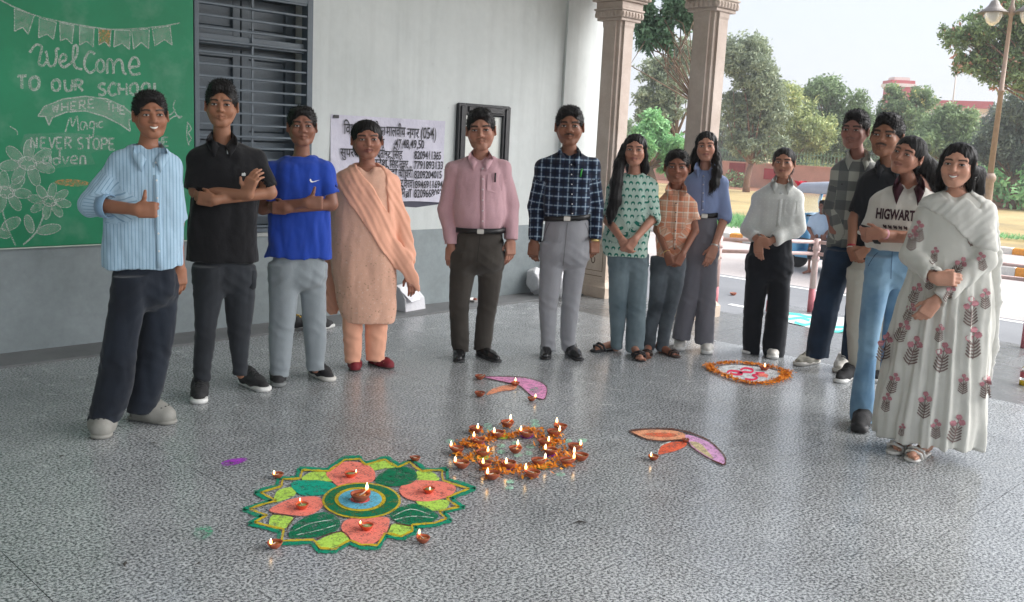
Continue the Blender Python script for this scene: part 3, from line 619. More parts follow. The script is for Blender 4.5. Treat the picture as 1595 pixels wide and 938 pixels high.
for grp in (([(490,150),(524,152)], [(518,152),(516,216)], [(516,180),(496,182),(488,190)], [(500,184),(486,214)]),
          ([(520,350),(578,353)], [(536,353),(536,385)], [(536,370),(524,370),(522,378)], [(562,353),(560,372),(548,376),(552,390),(568,394)], [(560,392),(548,404)], [(530,400),(540,410)]),
          ([(690,684),(722,686)], [(716,686),(715,730)], [(715,704),(700,700),(698,716),(708,722)], [(712,716),(694,734)])):
    ex = MB(); [pst(ex, s) for s in grp]; ex.build('lettering', M_INK, po)
for x, z in ((.02, .665),): MB().bbox((x, -.013, z), (x+.05, -.0125+.004, z+.025), .002).build('tape', plain('black_tape', (.02, .02, .02), .5), po)
# black frame
fx0, fx1, fz0, fz1 = 5.697, 6.327, .98, 1.765
pf = empty('picture_frame', (fx0, WALLN, fz0), 'empty black moulded picture frame hanging on the white wall', 'frame'); wf, hf = fx1-fx0, fz1-fz0
M_BLK = plain('black_lacquer', (.018, .02, .025), .35, .3, 20)
for lo, hi in (((0, -.04, 0), (.085, 0, hf)), ((wf-.085, -.04, 0), (wf, 0, hf)), ((.0855, -.039, hf-.10), (wf-.0855, 0, hf)), ((.0855, -.039, 0), (wf-.0855, 0, .10))):
    b_ = MB().bbox(lo, hi, .012).build('frame_rail', M_BLK, pf)
    cx_, cz_ = (lo[0]+hi[0])/2, (lo[2]+hi[2])/2; hw, hh = (hi[0]-lo[0])/2-.022, (hi[2]-lo[2])/2-.022
    MB().bbox((cx_-hw, -.052, cz_-hh), (cx_+hw, -.0405, cz_+hh), .008).build('moulding', M_BLK, b_)
MB().box((.086, -.012, .101), (wf-.086, -.003, hf-.101)).build('backing_sheet', plain('cream_sheet', hexc('#e0e3dd'), .7, .06, 4), pf)
MB().box((.086, -.016, .26), (wf-.086, -.0125, .266)).build('cross_wire', plain('wire', (.12, .12, .11), .5), pf)

# ================================================================ rangoli and lamps on the floor
def powder(name, col, lo=.33, hi=.52, scale=130.):
    k = N(name); p = k.n('NewGeometry').outputs['Position']; n = k.noise(scale, 3, .7, p); b = k.noise(22, 4, .65, p)
    f = k.ramp(k.math('ADD', k.math('MULTIPLY', n, .55), k.math('MULTIPLY', b, .45)), [(lo, 0), (hi, 1)])
    c = k.mix(k.noise(60, 3, .6, p), tuple(min(1, x*1.0) for x in col), tuple(min(1, x*1.35+.01) for x in col)); k.P(Base__Color=c, Roughness=.95, Alpha=f); k.b.inputs['Specular IOR Level'].default_value = .1; k.bump(n, .5, .003); return k.m
PW_G = powder('green_powder', hexc('#0c8a6a')); PW_DG = powder('dark_green_powder', hexc('#0d6f4c'), .36, .52); PW_Y = powder('ochre_powder', hexc('#c2aa2c')); PW_L = powder('lime_powder', hexc('#b0d65a')); PW_O = powder('coral_powder', hexc('#f98272'), .32, .50)
PW_B = powder('blue_powder', hexc('#62b4cf')); PW_R = powder('red_powder', hexc('#e0605c')); PW_BK = powder('brown_line_powder', hexc('#5a3a30')); PW_P = powder('pink_powder', hexc('#eb9bc6')); PW_V = powder('violet_powder', hexc('#9c3cb4'), .38, .55); PW_W = powder('white_powder', hexc('#d8e2d8'), .40, .58); PW_T = powder('teal_powder', hexc('#149a80'), .34, .5)
PW_FG = powder('faint_green_powder', hexc('#4fae86'), .46, .66); PW_M = powder('mint_powder', hexc('#a8dcc0'), .42, .6)
def Zm(x0, y0, s): return lambda u, v, z: tuple(G(x0+u/s, y0+v/s, 0)[:2])+(z,)
def star_rangoli():
    z = Zm(340, 640, 3.607)
    t = tag(bpy.data.objects.new('star_rangoli', None), 'large flower shaped rangoli in green, coral and lime powder', 'rangoli'); link(t)
    outer = [(795,262),(705,268),(612,335),(455,328),(440,378),(340,382),(330,425),(205,462),(300,512),(140,560),(245,598),(170,640),(345,682),(330,752),(520,745),(560,795),(650,800),(735,748),(800,775),(900,778),(945,705),(1040,725),(1110,690),(1105,655),(1235,645),(1310,620),(1265,575),(1385,548),(1310,495),(1445,440),(1290,390),(1285,330),(1165,335),(1090,280),(1020,312),(945,265),(830,298)][::1]
    cen = (800, 510)
    def tow(pts, k): return [(cen[0]+(x-cen[0])*k, cen[1]+(y-cen[1])*k) for x, y in pts]
    Zt = [0]
    def lay(name, mat, fn, zz):
        m = MB(); fn(m, zz); m.build(name, mat, t)
    def stl(pts, w): 
        def fn(m, zz):
            P_ = pts+[pts[0]]
            for a, b in zip(P_[:-1], P_[1:]): ribbon(m, [a, ((a[0]+b[0])/2+random.uniform(-4, 4), (a[1]+b[1])/2+random.uniform(-3, 3)), b], w, zz, z, jit=.3)
        return fn
    lay('green_outline', PW_G, stl(outer, 19), .0042); lay('yellow_outline', PW_Y, stl(tow(outer, .945), 11), .0058)
    lime = [[(520,350),(600,350),(650,400),(470,395)],[(830,320),(880,290),(960,290),(1010,322),(930,330),(870,340)],[(1115,345),(1190,345),(1240,380),(1225,398),(1120,395)],[(315,490),(340,450),(420,435),(430,480),(320,520)],[(285,640),(310,590),(420,605),(380,665),(310,668)],[(550,740),(690,685),(735,735),(640,780),(570,772)],[(950,690),(985,640),(1095,655),(1060,700),(1000,715)],[(1110,515),(1240,505),(1300,515),(1270,560),(1190,565)]]
    for pts in lime: lay('lime_petal', PW_L, lambda m, zz, q=pts: polyfill(m, ribsm(q), zz, z), .0045)
    coral = [[(605,358),(660,308),(740,290),(830,305),(880,350),(865,405),(760,418),(680,430),(640,400)],[(1015,445),(1080,402),(1180,396),(1290,410),(1335,440),(1300,485),(1180,515),(1060,500)],[(285,565),(370,515),(470,490),(570,492),(585,545),(500,595),(360,585)],[(692,650),(740,610),(850,605),(950,605),(960,645),(930,710),(850,760),(770,740),(710,700)]]
    for pts in coral: lay('coral_petal', PW_O, lambda m, zz, q=pts: polyfill(m, ribsm(q), zz, z), .0048)
    dg = [([(880,395),(930,345),(1010,320),(1085,328),(1120,375),(1080,415),(990,430),(910,420)], PW_DG), ([(410,405),(520,395),(620,405),(665,435),(600,475),(480,482),(425,450)], PW_T), ([(395,715),(420,655),(480,610),(590,575),(680,615),(665,680),(560,715),(460,720)], PW_DG), ([(960,590),(1040,540),(1110,528),(1190,560),(1240,605),(1160,640),(1040,645)], PW_DG)]
    for pts, mt in dg: lay('green_petal', mt, lambda m, zz, q=pts: polyfill(m, ribsm(q), zz, z), .0051)
    for s_ in ([(300,588),(370,592),(435,604)], [(435,604),(395,650),(385,690)], [(552,730),(620,700),(692,684)], [(692,684),(720,700),(738,725)], [(972,636),(960,670),(948,700)], [(1000,640),(1060,650),(1100,655)]): lay('brown_line', PW_BK, lambda m, zz, s_=s_: ribbon(m, s_, 7, zz, z), .0056)
    lay('yellow_ring', PW_Y, lambda m, zz: polyfill(m, rot_ell(805, 512, 222, 102, 0, 40)[:-1], zz, z), .0062)
    lay('green_ring', PW_DG, lambda m, zz: polyfill(m, rot_ell(805, 512, 208, 94, 0, 40)[:-1], zz, z), .0072)
    lay('yellow_ring', PW_Y, lambda m, zz: polyfill(m, rot_ell(797, 507, 144, 68, 0, 40)[:-1], zz, z), .0082)
    lay('blue_disc', PW_B, lambda m, zz: polyfill(m, rot_ell(797, 508, 122, 56, 0, 36)[:-1], zz, z), .0092)
    lay('red_disc', PW_R, lambda m, zz: polyfill(m, rot_ell(797, 510, 56, 22, 0, 24)[:-1], zz, z), .0102)
    for s_ in ([(980,600),(1080,560),(1190,590)], [(990,620),(1090,600),(1210,608)], [(430,680),(520,640),(640,620)], [(440,705),(560,680),(660,650)]): lay('grey_leaf_line', PW_W, lambda m, zz, s_=s_: ribbon(m, s_, 4, zz, z), .0058)
    return z
def ribsm(q):                            # smooth closed outline
    P_ = [np.array(p, float) for p in q]; n = len(P_); out = []
    for i in range(n):
        a, b, c, d = P_[i-1], P_[i], P_[(i+1) % n], P_[(i+2) % n]
        for t in (0, .33, .66): out.append(tuple(.5*((2*b)+(-a+c)*t+(2*a-5*b+4*c-d)*t*t+(-a+3*b-3*c+d)*t**3)))
    return out
ZS = star_rangoli()
ZF = Zm(660, 560, 3.19)
def wing(name, label, pieces, strokes):
    t = link(tag(bpy.data.objects.new(name, None), label, 'rangoli'))
    for nm, mt, pts, zz in pieces: m = MB(); polyfill(m, ribsm(pts), zz, ZF); m.build(nm, mt, t)
    for nm, mt, pts, w, zz in strokes: m = MB(); ribbon(m, pts, w, zz, ZF, jit=.25); m.build(nm, mt, t)
wing('wing_rangoli', 'pink and orange wing shaped rangoli in front of the two men', [('pink_fill', PW_P, [(300,90),(400,90),(500,95),(580,118),(614,150),(606,190),(592,200),(540,185),(500,150),(470,128),(400,115)], .004), ('orange_fill', powder('pale_orange_powder', hexc('#f39a78')), [(310,178),(340,150),(400,132),(460,128),(450,152),(390,160),(340,174)], .004), ('green_smudge', PW_FG, [(525,150),(560,140),(580,160),(550,172)], .0055)],
     [('outline', PW_BK, [(298,88),(400,87),(500,92),(580,115),(612,145),(606,190),(594,202)], 4, .0048), ('outline', PW_BK, [(298,92),(400,115),(468,130),(510,165),(545,190),(594,202)], 3.5, .0048)])
wing('wing_rangoli', 'orange and violet wing shaped rangoli with thick brown outline', [('orange_fill', powder('peach_powder', hexc('#e8a07c')), [(1025,362),(1120,352),(1240,356),(1300,375),(1300,400),(1230,408),(1120,400)], .004), ('violet_fill', powder('orchid_powder', hexc('#d6a3cc')), [(1300,378),(1370,395),(1440,430),(1490,490),(1495,525),(1450,510),(1370,465),(1320,425)], .0041), ('yellow_fill', powder('sand_powder', hexc('#c9bb90')), [(1320,415),(1370,420),(1410,460),(1440,500),(1370,460)], .0052), ('red_fill', powder('vermilion_powder', hexc('#e8694a')), [(1165,475),(1180,435),(1230,415),(1295,412),(1305,430),(1260,455),(1210,468)], .0042), ('red_streak', powder('red_streak_powder', hexc('#e07050'), .4, .55), [(1090,375),(1200,368),(1260,380),(1200,392)], .0052)],
     [('outline', PW_BK, [(1020,360),(1120,349),(1240,352),(1330,372),(1420,412),(1490,480),(1500,515),(1490,530)], 8, .0062), ('outline', PW_BK, [(1020,362),(1110,402),(1200,410),(1300,405),(1330,440),(1400,490),(1490,530)], 6, .0062), ('white_line', PW_W, [(1160,480),(1175,435),(1230,412)], 5, .0056)])
# powder smudges
def smudge(label, mat, poly, zz=.0035):
    m = MB(); q = ribsm(poly); c = np.mean([G(x, y)[:2] for x, y in q], 0)
    polyfill(m, q, zz, lambda u, v, z: (G(u, v)[0]-c[0], G(u, v)[1]-c[1], z)); o = m.build('powder_smudge', mat, None, loc=(c[0], c[1], 0)); tag(o, label, 'powder')
smudge('violet colour powder spilled on the grey floor', PW_V, [(345,722),(360,716),(382,714),(385,718),(370,724),(350,727)])
smudge('faint green powder smear on the floor left of the star rangoli', PW_FG, [(302,826),(325,820),(332,830),(318,842),(304,838)])
# marigold rings
def petal_mat():
    k = N('marigold_petal'); r = k.n('Attribute', attribute_name='rnd').outputs['Fac']; k.P(Base__Color=k.ramp(r, [(0, hexc('#c96a10')), (.5, hexc('#ee8a12')), (1, hexc('#f9a52a'))]), Roughness=.7); return k.m
M_MAR = petal_mat()
def petals(curves, n, spread, parent, zf, seed=1, size=.011):
    rng = np.random.default_rng(seed); V = []; pts = []
    for c in curves:
        c = [np.array(zf(u, v, 0)[:2]) for u, v in c]; L = [np.linalg.norm(c[i+1]-c[i]) for i in range(len(c)-1)]; tot = sum(L)
        for k in range(int(n*tot)):
            s = rng.uniform(0, tot); i = 0
            while s > L[i] and i < len(L)-1: s -= L[i]; i += 1
            pts.append(c[i]+(c[i+1]-c[i])*(s/max(L[i], 1e-6))+rng.normal(0, spread, 2))
    pts = np.array(pts); m = len(pts); an = rng.uniform(0, 6.28, m); s = size*rng.uniform(.6, 1.3, m); z = rng.uniform(.004, .014, m); tl = rng.normal(0, .5, m)
    a = np.stack([np.cos(an), np.sin(an), tl], 1)*s[:, None]; b = np.stack([-np.sin(an), np.cos(an), rng.normal(0, .4, m)], 1)*s[:, None]*.5
    p = np.stack([pts[:, 0], pts[:, 1], z+.004], 1); V = np.stack([p-a, p+b, p+a, p-b], 1).reshape(-1, 3); V[:, 2] = np.maximum(V[:, 2], .0035)
    me = mesh_np('marigold_petals', V, np.arange(4*m).reshape(-1, 4), False); at = me.attributes.new('rnd', 'FLOAT', 'POINT'); at.data.foreach_set('value', np.repeat(rng.random(m), 4).astype(np.float32))
    o = put('marigold_petals', me, M_MAR, parent); o['kind'] = 'stuff'; return o
fr_ = link(tag(bpy.data.objects.new('marigold_rangoli', None), 'ring of marigold petals and colour dots with burning clay lamps', 'rangoli'))
ring = [(250,410),(190,418),(200,435),(260,440),(330,455),(290,470),(220,490),(235,505),(310,505),(380,510),(360,545),(400,575),(450,575),(480,545),(530,540),(590,540),(655,545),(640,520),(660,495),(710,480),(640,460),(590,440),(680,415),(620,410),(570,395),(540,355),(510,350),(480,375),(430,390),(380,375),(340,375),(330,410),(280,408),(250,410)]
petals([ring]*1, 380, .016, fr_, ZF, 3); petals([[(x+6, y+4) for x, y in ring]], 150, .03, fr_, ZF, 4)
for (u, v) in ((258,352),(165,470),(415,325),(645,375),(745,440),(710,520),(540,580),(300,540),(340,580)): petals([[(u-26,v+12),(u,v+18),(u+26,v+10)]], 420, .013, fr_, ZF, int(u))
for (u, v, mt) in ((395,385,PW_L),(275,425,PW_V),(512,382,PW_V),(610,420,PW_L),(632,475,PW_V),(590,535,PW_L),(420,540,PW_V),(290,490,PW_L),(385,432,PW_M),(385,462,PW_M),(530,435,PW_M),(520,468,PW_M),(470,478,PW_M),(455,420,PW_M),(320,330,PW_M),(330,350,PW_M),(550,310,PW_M),(555,330,PW_M),(130,410,PW_M),(715,408,PW_M),(680,575,PW_M),(430,610,PW_M),(425,640,PW_M),(790,405,PW_M)):
    m = MB(); polyfill(m, ribsm(rot_ell(u, v, 22 if mt is PW_M else 34, 10 if mt is PW_M else 15, 0, 9)[:-1]), .0038, ZF); m.build('colour_dot', mt, fr_)
# oval with the number 25
ov = link(tag(bpy.data.objects.new('marigold_rangoli', None), 'pointed oval of marigold petals round the pink number 25', 'rangoli'))
ZO = Zm(1050, 420, 4.263)
oval = [(232,640),(300,632),(400,625),(500,632),(600,645),(690,665),(752,688),(740,710),(700,740),(620,765),(520,765),(420,742),(340,712),(260,680),(235,655),(232,640)]
petals([oval], 900, .016, ov, ZO, 9, .010); petals([[(235,650),(262,676)], [(715,695),(748,690),(735,720)]], 1500, .016, ov, ZO, 10, .010)
m = MB(); polyfill(m, ribsm([(300,648),(420,636),(560,650),(680,676),(710,696),(640,740),(520,748),(400,722),(320,690)]), .0036, ZO); m.build('white_field', powder('white_field_powder', hexc('#cfd2d4'), .34, .52), ov)
PWN = powder('magenta_powder', hexc('#d83a5e'), .28, .40)
m = MB()
for s in ([(352,690),(372,676),(432,682),(450,700),(400,700),(372,690)], [(440,672),(470,658),(520,668),(512,686),(460,684),(420,694)], [(470,730),(520,736),(552,722),(520,706),(560,700),(610,708)], [(540,690),(600,692)]): ribbon(m, s, 13, .0046, ZO)
m.build('number_25', PWN, ov)
m = MB(); ribbon(m, [(560,705),(600,706),(622,715)], 22, .0054, ZO); m.build('orange_patch', PW_O, ov)
# teal drawing on the landing
tr_ = link(tag(bpy.data.objects.new('teal_rangoli', None), 'teal wave drawing on a white patch beside the pipe railing', 'rangoli'))
ZL = lambda u, v, z: tuple(G(1050+u/4.263, 420+v/4.263, 0)[:2])+(z,)
m = MB(); polyfill(m, [(745,285),(1150,320),(1142,410),(1030,420),(740,345)], .0006, ZL); m.build('white_patch', powder('mat_white', hexc('#c6d2d2'), .25, .5), tr_)
m = MB()
for s in ([(750,292),(830,300),(900,318),(960,312)], [(800,350),(870,368),(960,352),(1040,380),(1140,384)], [(1050,410),(1100,412),(1140,395)], [(760,330),(840,322),(900,340)]): ribbon(m, s, 15, .0022, ZL)
m.build('teal_lines', powder('aqua_powder', hexc('#5cc6b8'), .3, .48), tr_)
q = G(1191, 490); sbk = MB().bbox((-.10, -.05, 0), (.10, .05, .14), .02).build('red_block', plain('red_block_paint', hexc('#b8606a'), .7, .15, 10), None, loc=(q[0]+.2, q[1], -.006)); tag(sbk, 'dull red painted block on the landing behind the girl in the white shirt', 'block')

# clay lamps
M_CLAY = plain('terracotta', hexc('#9c4f34'), .75, .2, 30, .2, 200); M_CLAYP = plain('terracotta_orange', hexc('#c9502a'), .6, .15, 30); M_OIL = plain('lamp_oil', (.35, .12, .03), .12, .2, 40); M_WICK = plain('wick', (.5, .45, .38), .9); M_GRN = plain('green_wax', hexc('#8fa060'), .6)
k = N('flame'); v = k.obj(); x = k.xyz(v); em = k.n('Emission'); k.set(em.inputs[0], k.ramp(k.math('MULTIPLY', x[2], 30.), [(.1, (1, .32, .06)), (.6, (1, .62, .2)), (1, (1, .85, .5))])); em.inputs[1].default_value = 4.; k.t.links.new(em.outputs[0], k.out.inputs[0]); M_FLAME = k.m
def diya_proto(mat, wax):
    t = empty('clay_lamp', (0, 0, 0), 'x', 'oil lamp', 'clay lamps on the floor')
    m = MB(); n = 22; prof = [(.016, 0), (.018, .002), (.027, .012), (.032, .022), (.033, .026), (.030, .026), (.028, .021), (.018, .016), (.002, .015)]
    rings = []
    for r, z in prof:
        R_ = []
        for k_ in range(n):
            a = 2*math.pi*k_/n; lip = max(0, math.cos(a))**8*(z/.026); R_.append((math.cos(a)*(r+.009*lip), math.sin(a)*r*(1-.1*lip), z+.002*lip))
        rings.append(R_)
    bowl = m.loft(rings, True).build('bowl', mat, t, True)
    MB().lathe([(.026, .0195), (.012, .0205), (.0005, .0205)], 16).build('oil', M_GRN if wax else M_OIL, bowl, True)
    MB().tube([(-.006, 0, .02), (.015, 0, .0225), (.030, 0, .029)], .0022, 6).build('wick', M_WICK, t, True)
    f = MB().lathe([(.0008, 0), (.0052, .005), (.0066, .012), (.0052, .021), (.0026, .030), (.0004, .039)], 10); f.build('flame', M_FLAME, t, True, loc=(.031, 0, .027)).scale = (.8, .8, .68); return t
DP = diya_proto(M_CLAY, False)
DU = copy_tree(DP);
for ch in list(DU.children):
    if ch.name.startswith('flame'): bpy.data.objects.remove(ch)
DW = diya_proto(M_CLAYP, True)
for ch in list(DW.children):
    if ch.name.startswith('flame'): ch.scale = (.5, .5, .45)
used = {}
def diya(px, py, label, lit=True, s=1., rz=None, proto=None, z=.0035, dz=0):
    pr = proto or (DP if lit else DU); key = pr.name
    if key in used: t = copy_tree(pr)
    else: t = pr; used[key] = 1
    q = G(px, py, z+dz); t.location = (q[0], q[1], z+dz); t.scale = (s, s, s); t.rotation_euler = (0, 0, random.uniform(0, 6.28) if rz is None else rz); t['label'] = label; return t
def zz(u, v, a=(660, 560, 3.19)): return a[0]+u/a[2], a[1]+v/a[2]
def zstar(u, v): return zz(u, v, (340, 640, 3.607))
lab = 'lit clay lamp among the marigold petals'
for u, v, lit in ((258,362,1),(415,333,1),(365,385,1),(512,385,1),(645,378,1),(678,352,1),(270,420,1),(165,462,1),(290,480,1),(455,462,1),(598,425,1),(630,470,1),(748,448,1),(780,500,1),(710,522,1),(568,523,1),(540,585,1),(420,538,1),(302,535,1),(340,592,1),(190,538,1)):
    near = lambda L_: any(abs(u-x_) < 22 and abs(v-y_) < 24 for x_, y_ in L_)
    lab = 'lit clay lamp standing alone on the bare floor inside the marigold ring' if (u, v) == (455, 462) else 'lit clay lamp on violet powder in the marigold ring' if near(((275, 425), (512, 382), (632, 475), (420, 540))) else 'lit clay lamp on lime powder in the marigold ring' if near(((395, 385), (610, 420), (568, 523), (290, 490), (365, 385))) else 'lit clay lamp just outside the marigold ring on its own petals'
    diya(*zz(u, v), lab, bool(lit), random.uniform(.98, 1.12), z=.006)
diya(*zstar(798, 505), 'largest lit clay lamp on the red centre of the star rangoli', True, 1.25, .2, z=.0105)
for u, v in ((742, 372), (1182, 460), (470, 550), (834, 668)): diya(*zstar(u, v), 'small lamp with green wax on a coral petal of the star rangoli', True, .8, proto=DW, z=.0055)
diya(*zstar(318, 768), 'lit clay lamp at the near left corner of the star rangoli', True, .85, 3.6); diya(*zstar(335, 375), 'lit clay lamp at the far left corner of the star rangoli', True, .75, 3.4)
diya(*zstar(1150, 738), 'lit clay lamp at the near right corner of the star rangoli', True, .8, 1.5); diya(*zstar(1108, 280), 'unlit small clay lamp at the far point of the star rangoli', False, .7)
diya(*zz(278, 98), 'unlit clay lamp at the tip of the pink wing rangoli', False, .95); diya(*zz(278, 182), 'unlit clay lamp at the tip of the pale orange feather', False, .95)
diya(*zz(455, 130), 'lit clay lamp where the pink and pale orange feathers meet', True, .8); diya(*zz(535, 205), 'lit clay lamp at the near end of the pink wing rangoli', True, .75)
diya(*zz(1140, 498), 'lit clay lamp at the tip of the red feather', True, .8, 3.3); diya(*zz(1300, 410), 'unlit small clay lamp between the violet and red feathers', False, .6)
diya(1050+598/4.263, 420+668/4.263, 'lit clay lamp at the top of the number 25', True, 1.1)
diya(1142, 460, 'single clay lamp lying out on the street', False, 1.5, z=GZ+.005)

# ================================================================ odds and ends by the wall
def crumple(name, label, cat, px, py, rx, ry, rz_, mat, seed, z=0., parent=None, amp=.28, flat=None):
    import bmesh
    bm = bmesh.new(); bmesh.ops.create_icosphere(bm, subdivisions=4, radius=1); rng = np.random.default_rng(seed)
    dirs = rng.normal(size=(26, 3)); dirs /= np.linalg.norm(dirs, axis=1)[:, None]; off = rng.uniform(.62, 1.0, 26)
    for v_ in bm.verts:
        d = np.array(v_.co); k_ = min(1., min([o_/max(1e-3, d@dd) for dd, o_ in zip(dirs, off) if d@dd > .05]+[1.2])); k_ *= 1+amp*.15*math.sin(9*d[0]+seed)*math.sin(11*d[1]+3*d[2])
        v_.co = Vector((d[0]*rx*k_, d[1]*ry*k_, max(-.92, d[2])*rz_*k_))
    zmin = min(v_.co.z for v_ in bm.verts)
    me = bpy.data.meshes.new(name); bm.to_mesh(me); bm.free(); q = G(px, py, z); o = put(name, me, mat, parent, (q[0], q[1], z-zmin+.0)); tag(o, label, cat); return o
M_PLAS = plain('white_plastic_bag', (.72, .73, .76), .35, .08, 14, .6, 30); M_PAPER = plain('white_paper_bag', (.74, .74, .78), .7, .06, 8, .3, 30)
crumple('plastic_sack', 'crumpled white plastic sack against the grey wall band', 'bag', 836, 458, .14, .14, .145, M_PLAS, 5, .012)
crumple('plastic_sack', 'second white plastic sack partly hidden behind the grey trousers', 'bag', 872, 464, .12, .12, .14, M_PLAS, 8, .012)
t = empty('paper_bag', tuple(G(640, 484)[:2])+(.0,), 'white paper carry bag leaning on the wall behind the woman in peach', 'bag', rz=.2)
m = MB(); m.loft([[(-.13, -.05, .0), (.13, -.06, .0), (.14, .05, .0), (-.12, .06, .0)], [(-.14, -.045, .12), (.12, -.05, .11), (.12, .05, .12), (-.13, .06, .12)], [(-.16, .0, .21), (.07, .03, .22), (.07, .07, .225), (-.15, .06, .215)], [(-.165, .03, .225), (.06, .055, .24), (.06, .065, .24), (-.16, .05, .228)]])
bevel(m.build('bag_body', M_PAPER, t), .008); MB().add([(-.155, -.01, .19), (.08, .02, .20), (.05, -.06, .10), (-.10, -.09, .095)], [(0, 1, 2, 3), (3, 2, 1, 0)]).build('bag_flap', M_PAPER, t)
t = empty('food_tray', tuple(G(738, 471)[:2])+(.012,), 'small foil tray with scraps on the strip beside the wall', 'tray', rz=.3)
MB().loft([[(-.07, -.045, 0), (.07, -.045, 0), (.07, .045, 0), (-.07, .045, 0)], [(-.085, -.055, .02), (.085, -.055, .02), (.085, .055, .02), (-.085, .055, .02)], [(-.078, -.05, .018), (.078, -.05, .018), (.078, .05, .018), (-.078, .05, .018)], [(-.066, -.04, .004), (.066, -.04, .004), (.066, .04, .004), (-.066, .04, .004)]]).build('tray_body', plain('foil', (.6, .58, .56), .35, .2, 40, metallic=.4), t)
MB().lathe([(.0, .0), (.02, .004), (.014, .014), (0, .017)], 9, (.02, 0, .006)).build('scrap', plain('scrap_red', hexc('#a85a48'), .8), t, True)
t = empty('pair_of_scissors', (0, 0, 0), None, None); bpy.data.objects.remove(t)
# bottle at the right
t = empty('glass_bottle', tuple(G(1594, 600)[:2])+(0.,), 'small bottle of yellow oil with red cap near the street edge', 'bottle')
k = N('clear_plastic'); k.P(Base__Color=(.9, .92, .92), Roughness=.08); k.b.inputs['Transmission Weight'].default_value = .85; M_CLR = k.m
MB().lathe([(.026, 0), (.028, .004), (.028, .10), (.022, .12), (.011, .135), (.011, .15)], 16).build('bottle_glass', M_CLR, t, True)
MB().lathe([(.0285, .001), (.0288, .035), (.0285, .036)], 16).build('oil_fill', plain('yellow_oil', hexc('#d6b32a'), .15), t, True)
MB().lathe([(.029, .055), (.0292, .095)], 16, cap=False).build('bottle_label', plain('bottle_label', hexc('#b85a60'), .6), t, True)
MB().lathe([(.0125, .14), (.0125, .162), (.010, .164)], 12).build('cap', plain('red_cap', hexc('#b8323c'), .4), t, True)
# litter on the floor
M_LIT = plain('dry_leaf', (.05, .045, .04), .8)
for i, (px, py, s) in enumerate(((240, 692, 1), (97, 712, .8), (905, 815, 1.5), (195, 880, 1.1), (640, 720, .8), (730, 743, .6), (310, 880, .7), (1140, 694, .8), (168, 634, .7), (250, 545, .6))):
    q = G(px, py); m = MB(); L = .02*s; a = random.uniform(0, 3); 
    V = [(-L, 0, .003), (-L*.3, L*.35, .006+.004*random.random()), (L, .1*L, .004), (L*.2, -L*.35, .008), (-.1*L, 0, .010)]
    m.add(V, [(0, 1, 4), (1, 2, 4), (2, 3, 4), (3, 0, 4)]); o = m.build('dry_leaf', M_LIT, None, loc=(q[0], q[1], 0)); o.rotation_euler.z = a; tag(o, 'tiny dark dry leaf scrap on the speckled floor', 'leaf', 'leaf scraps on the floor')
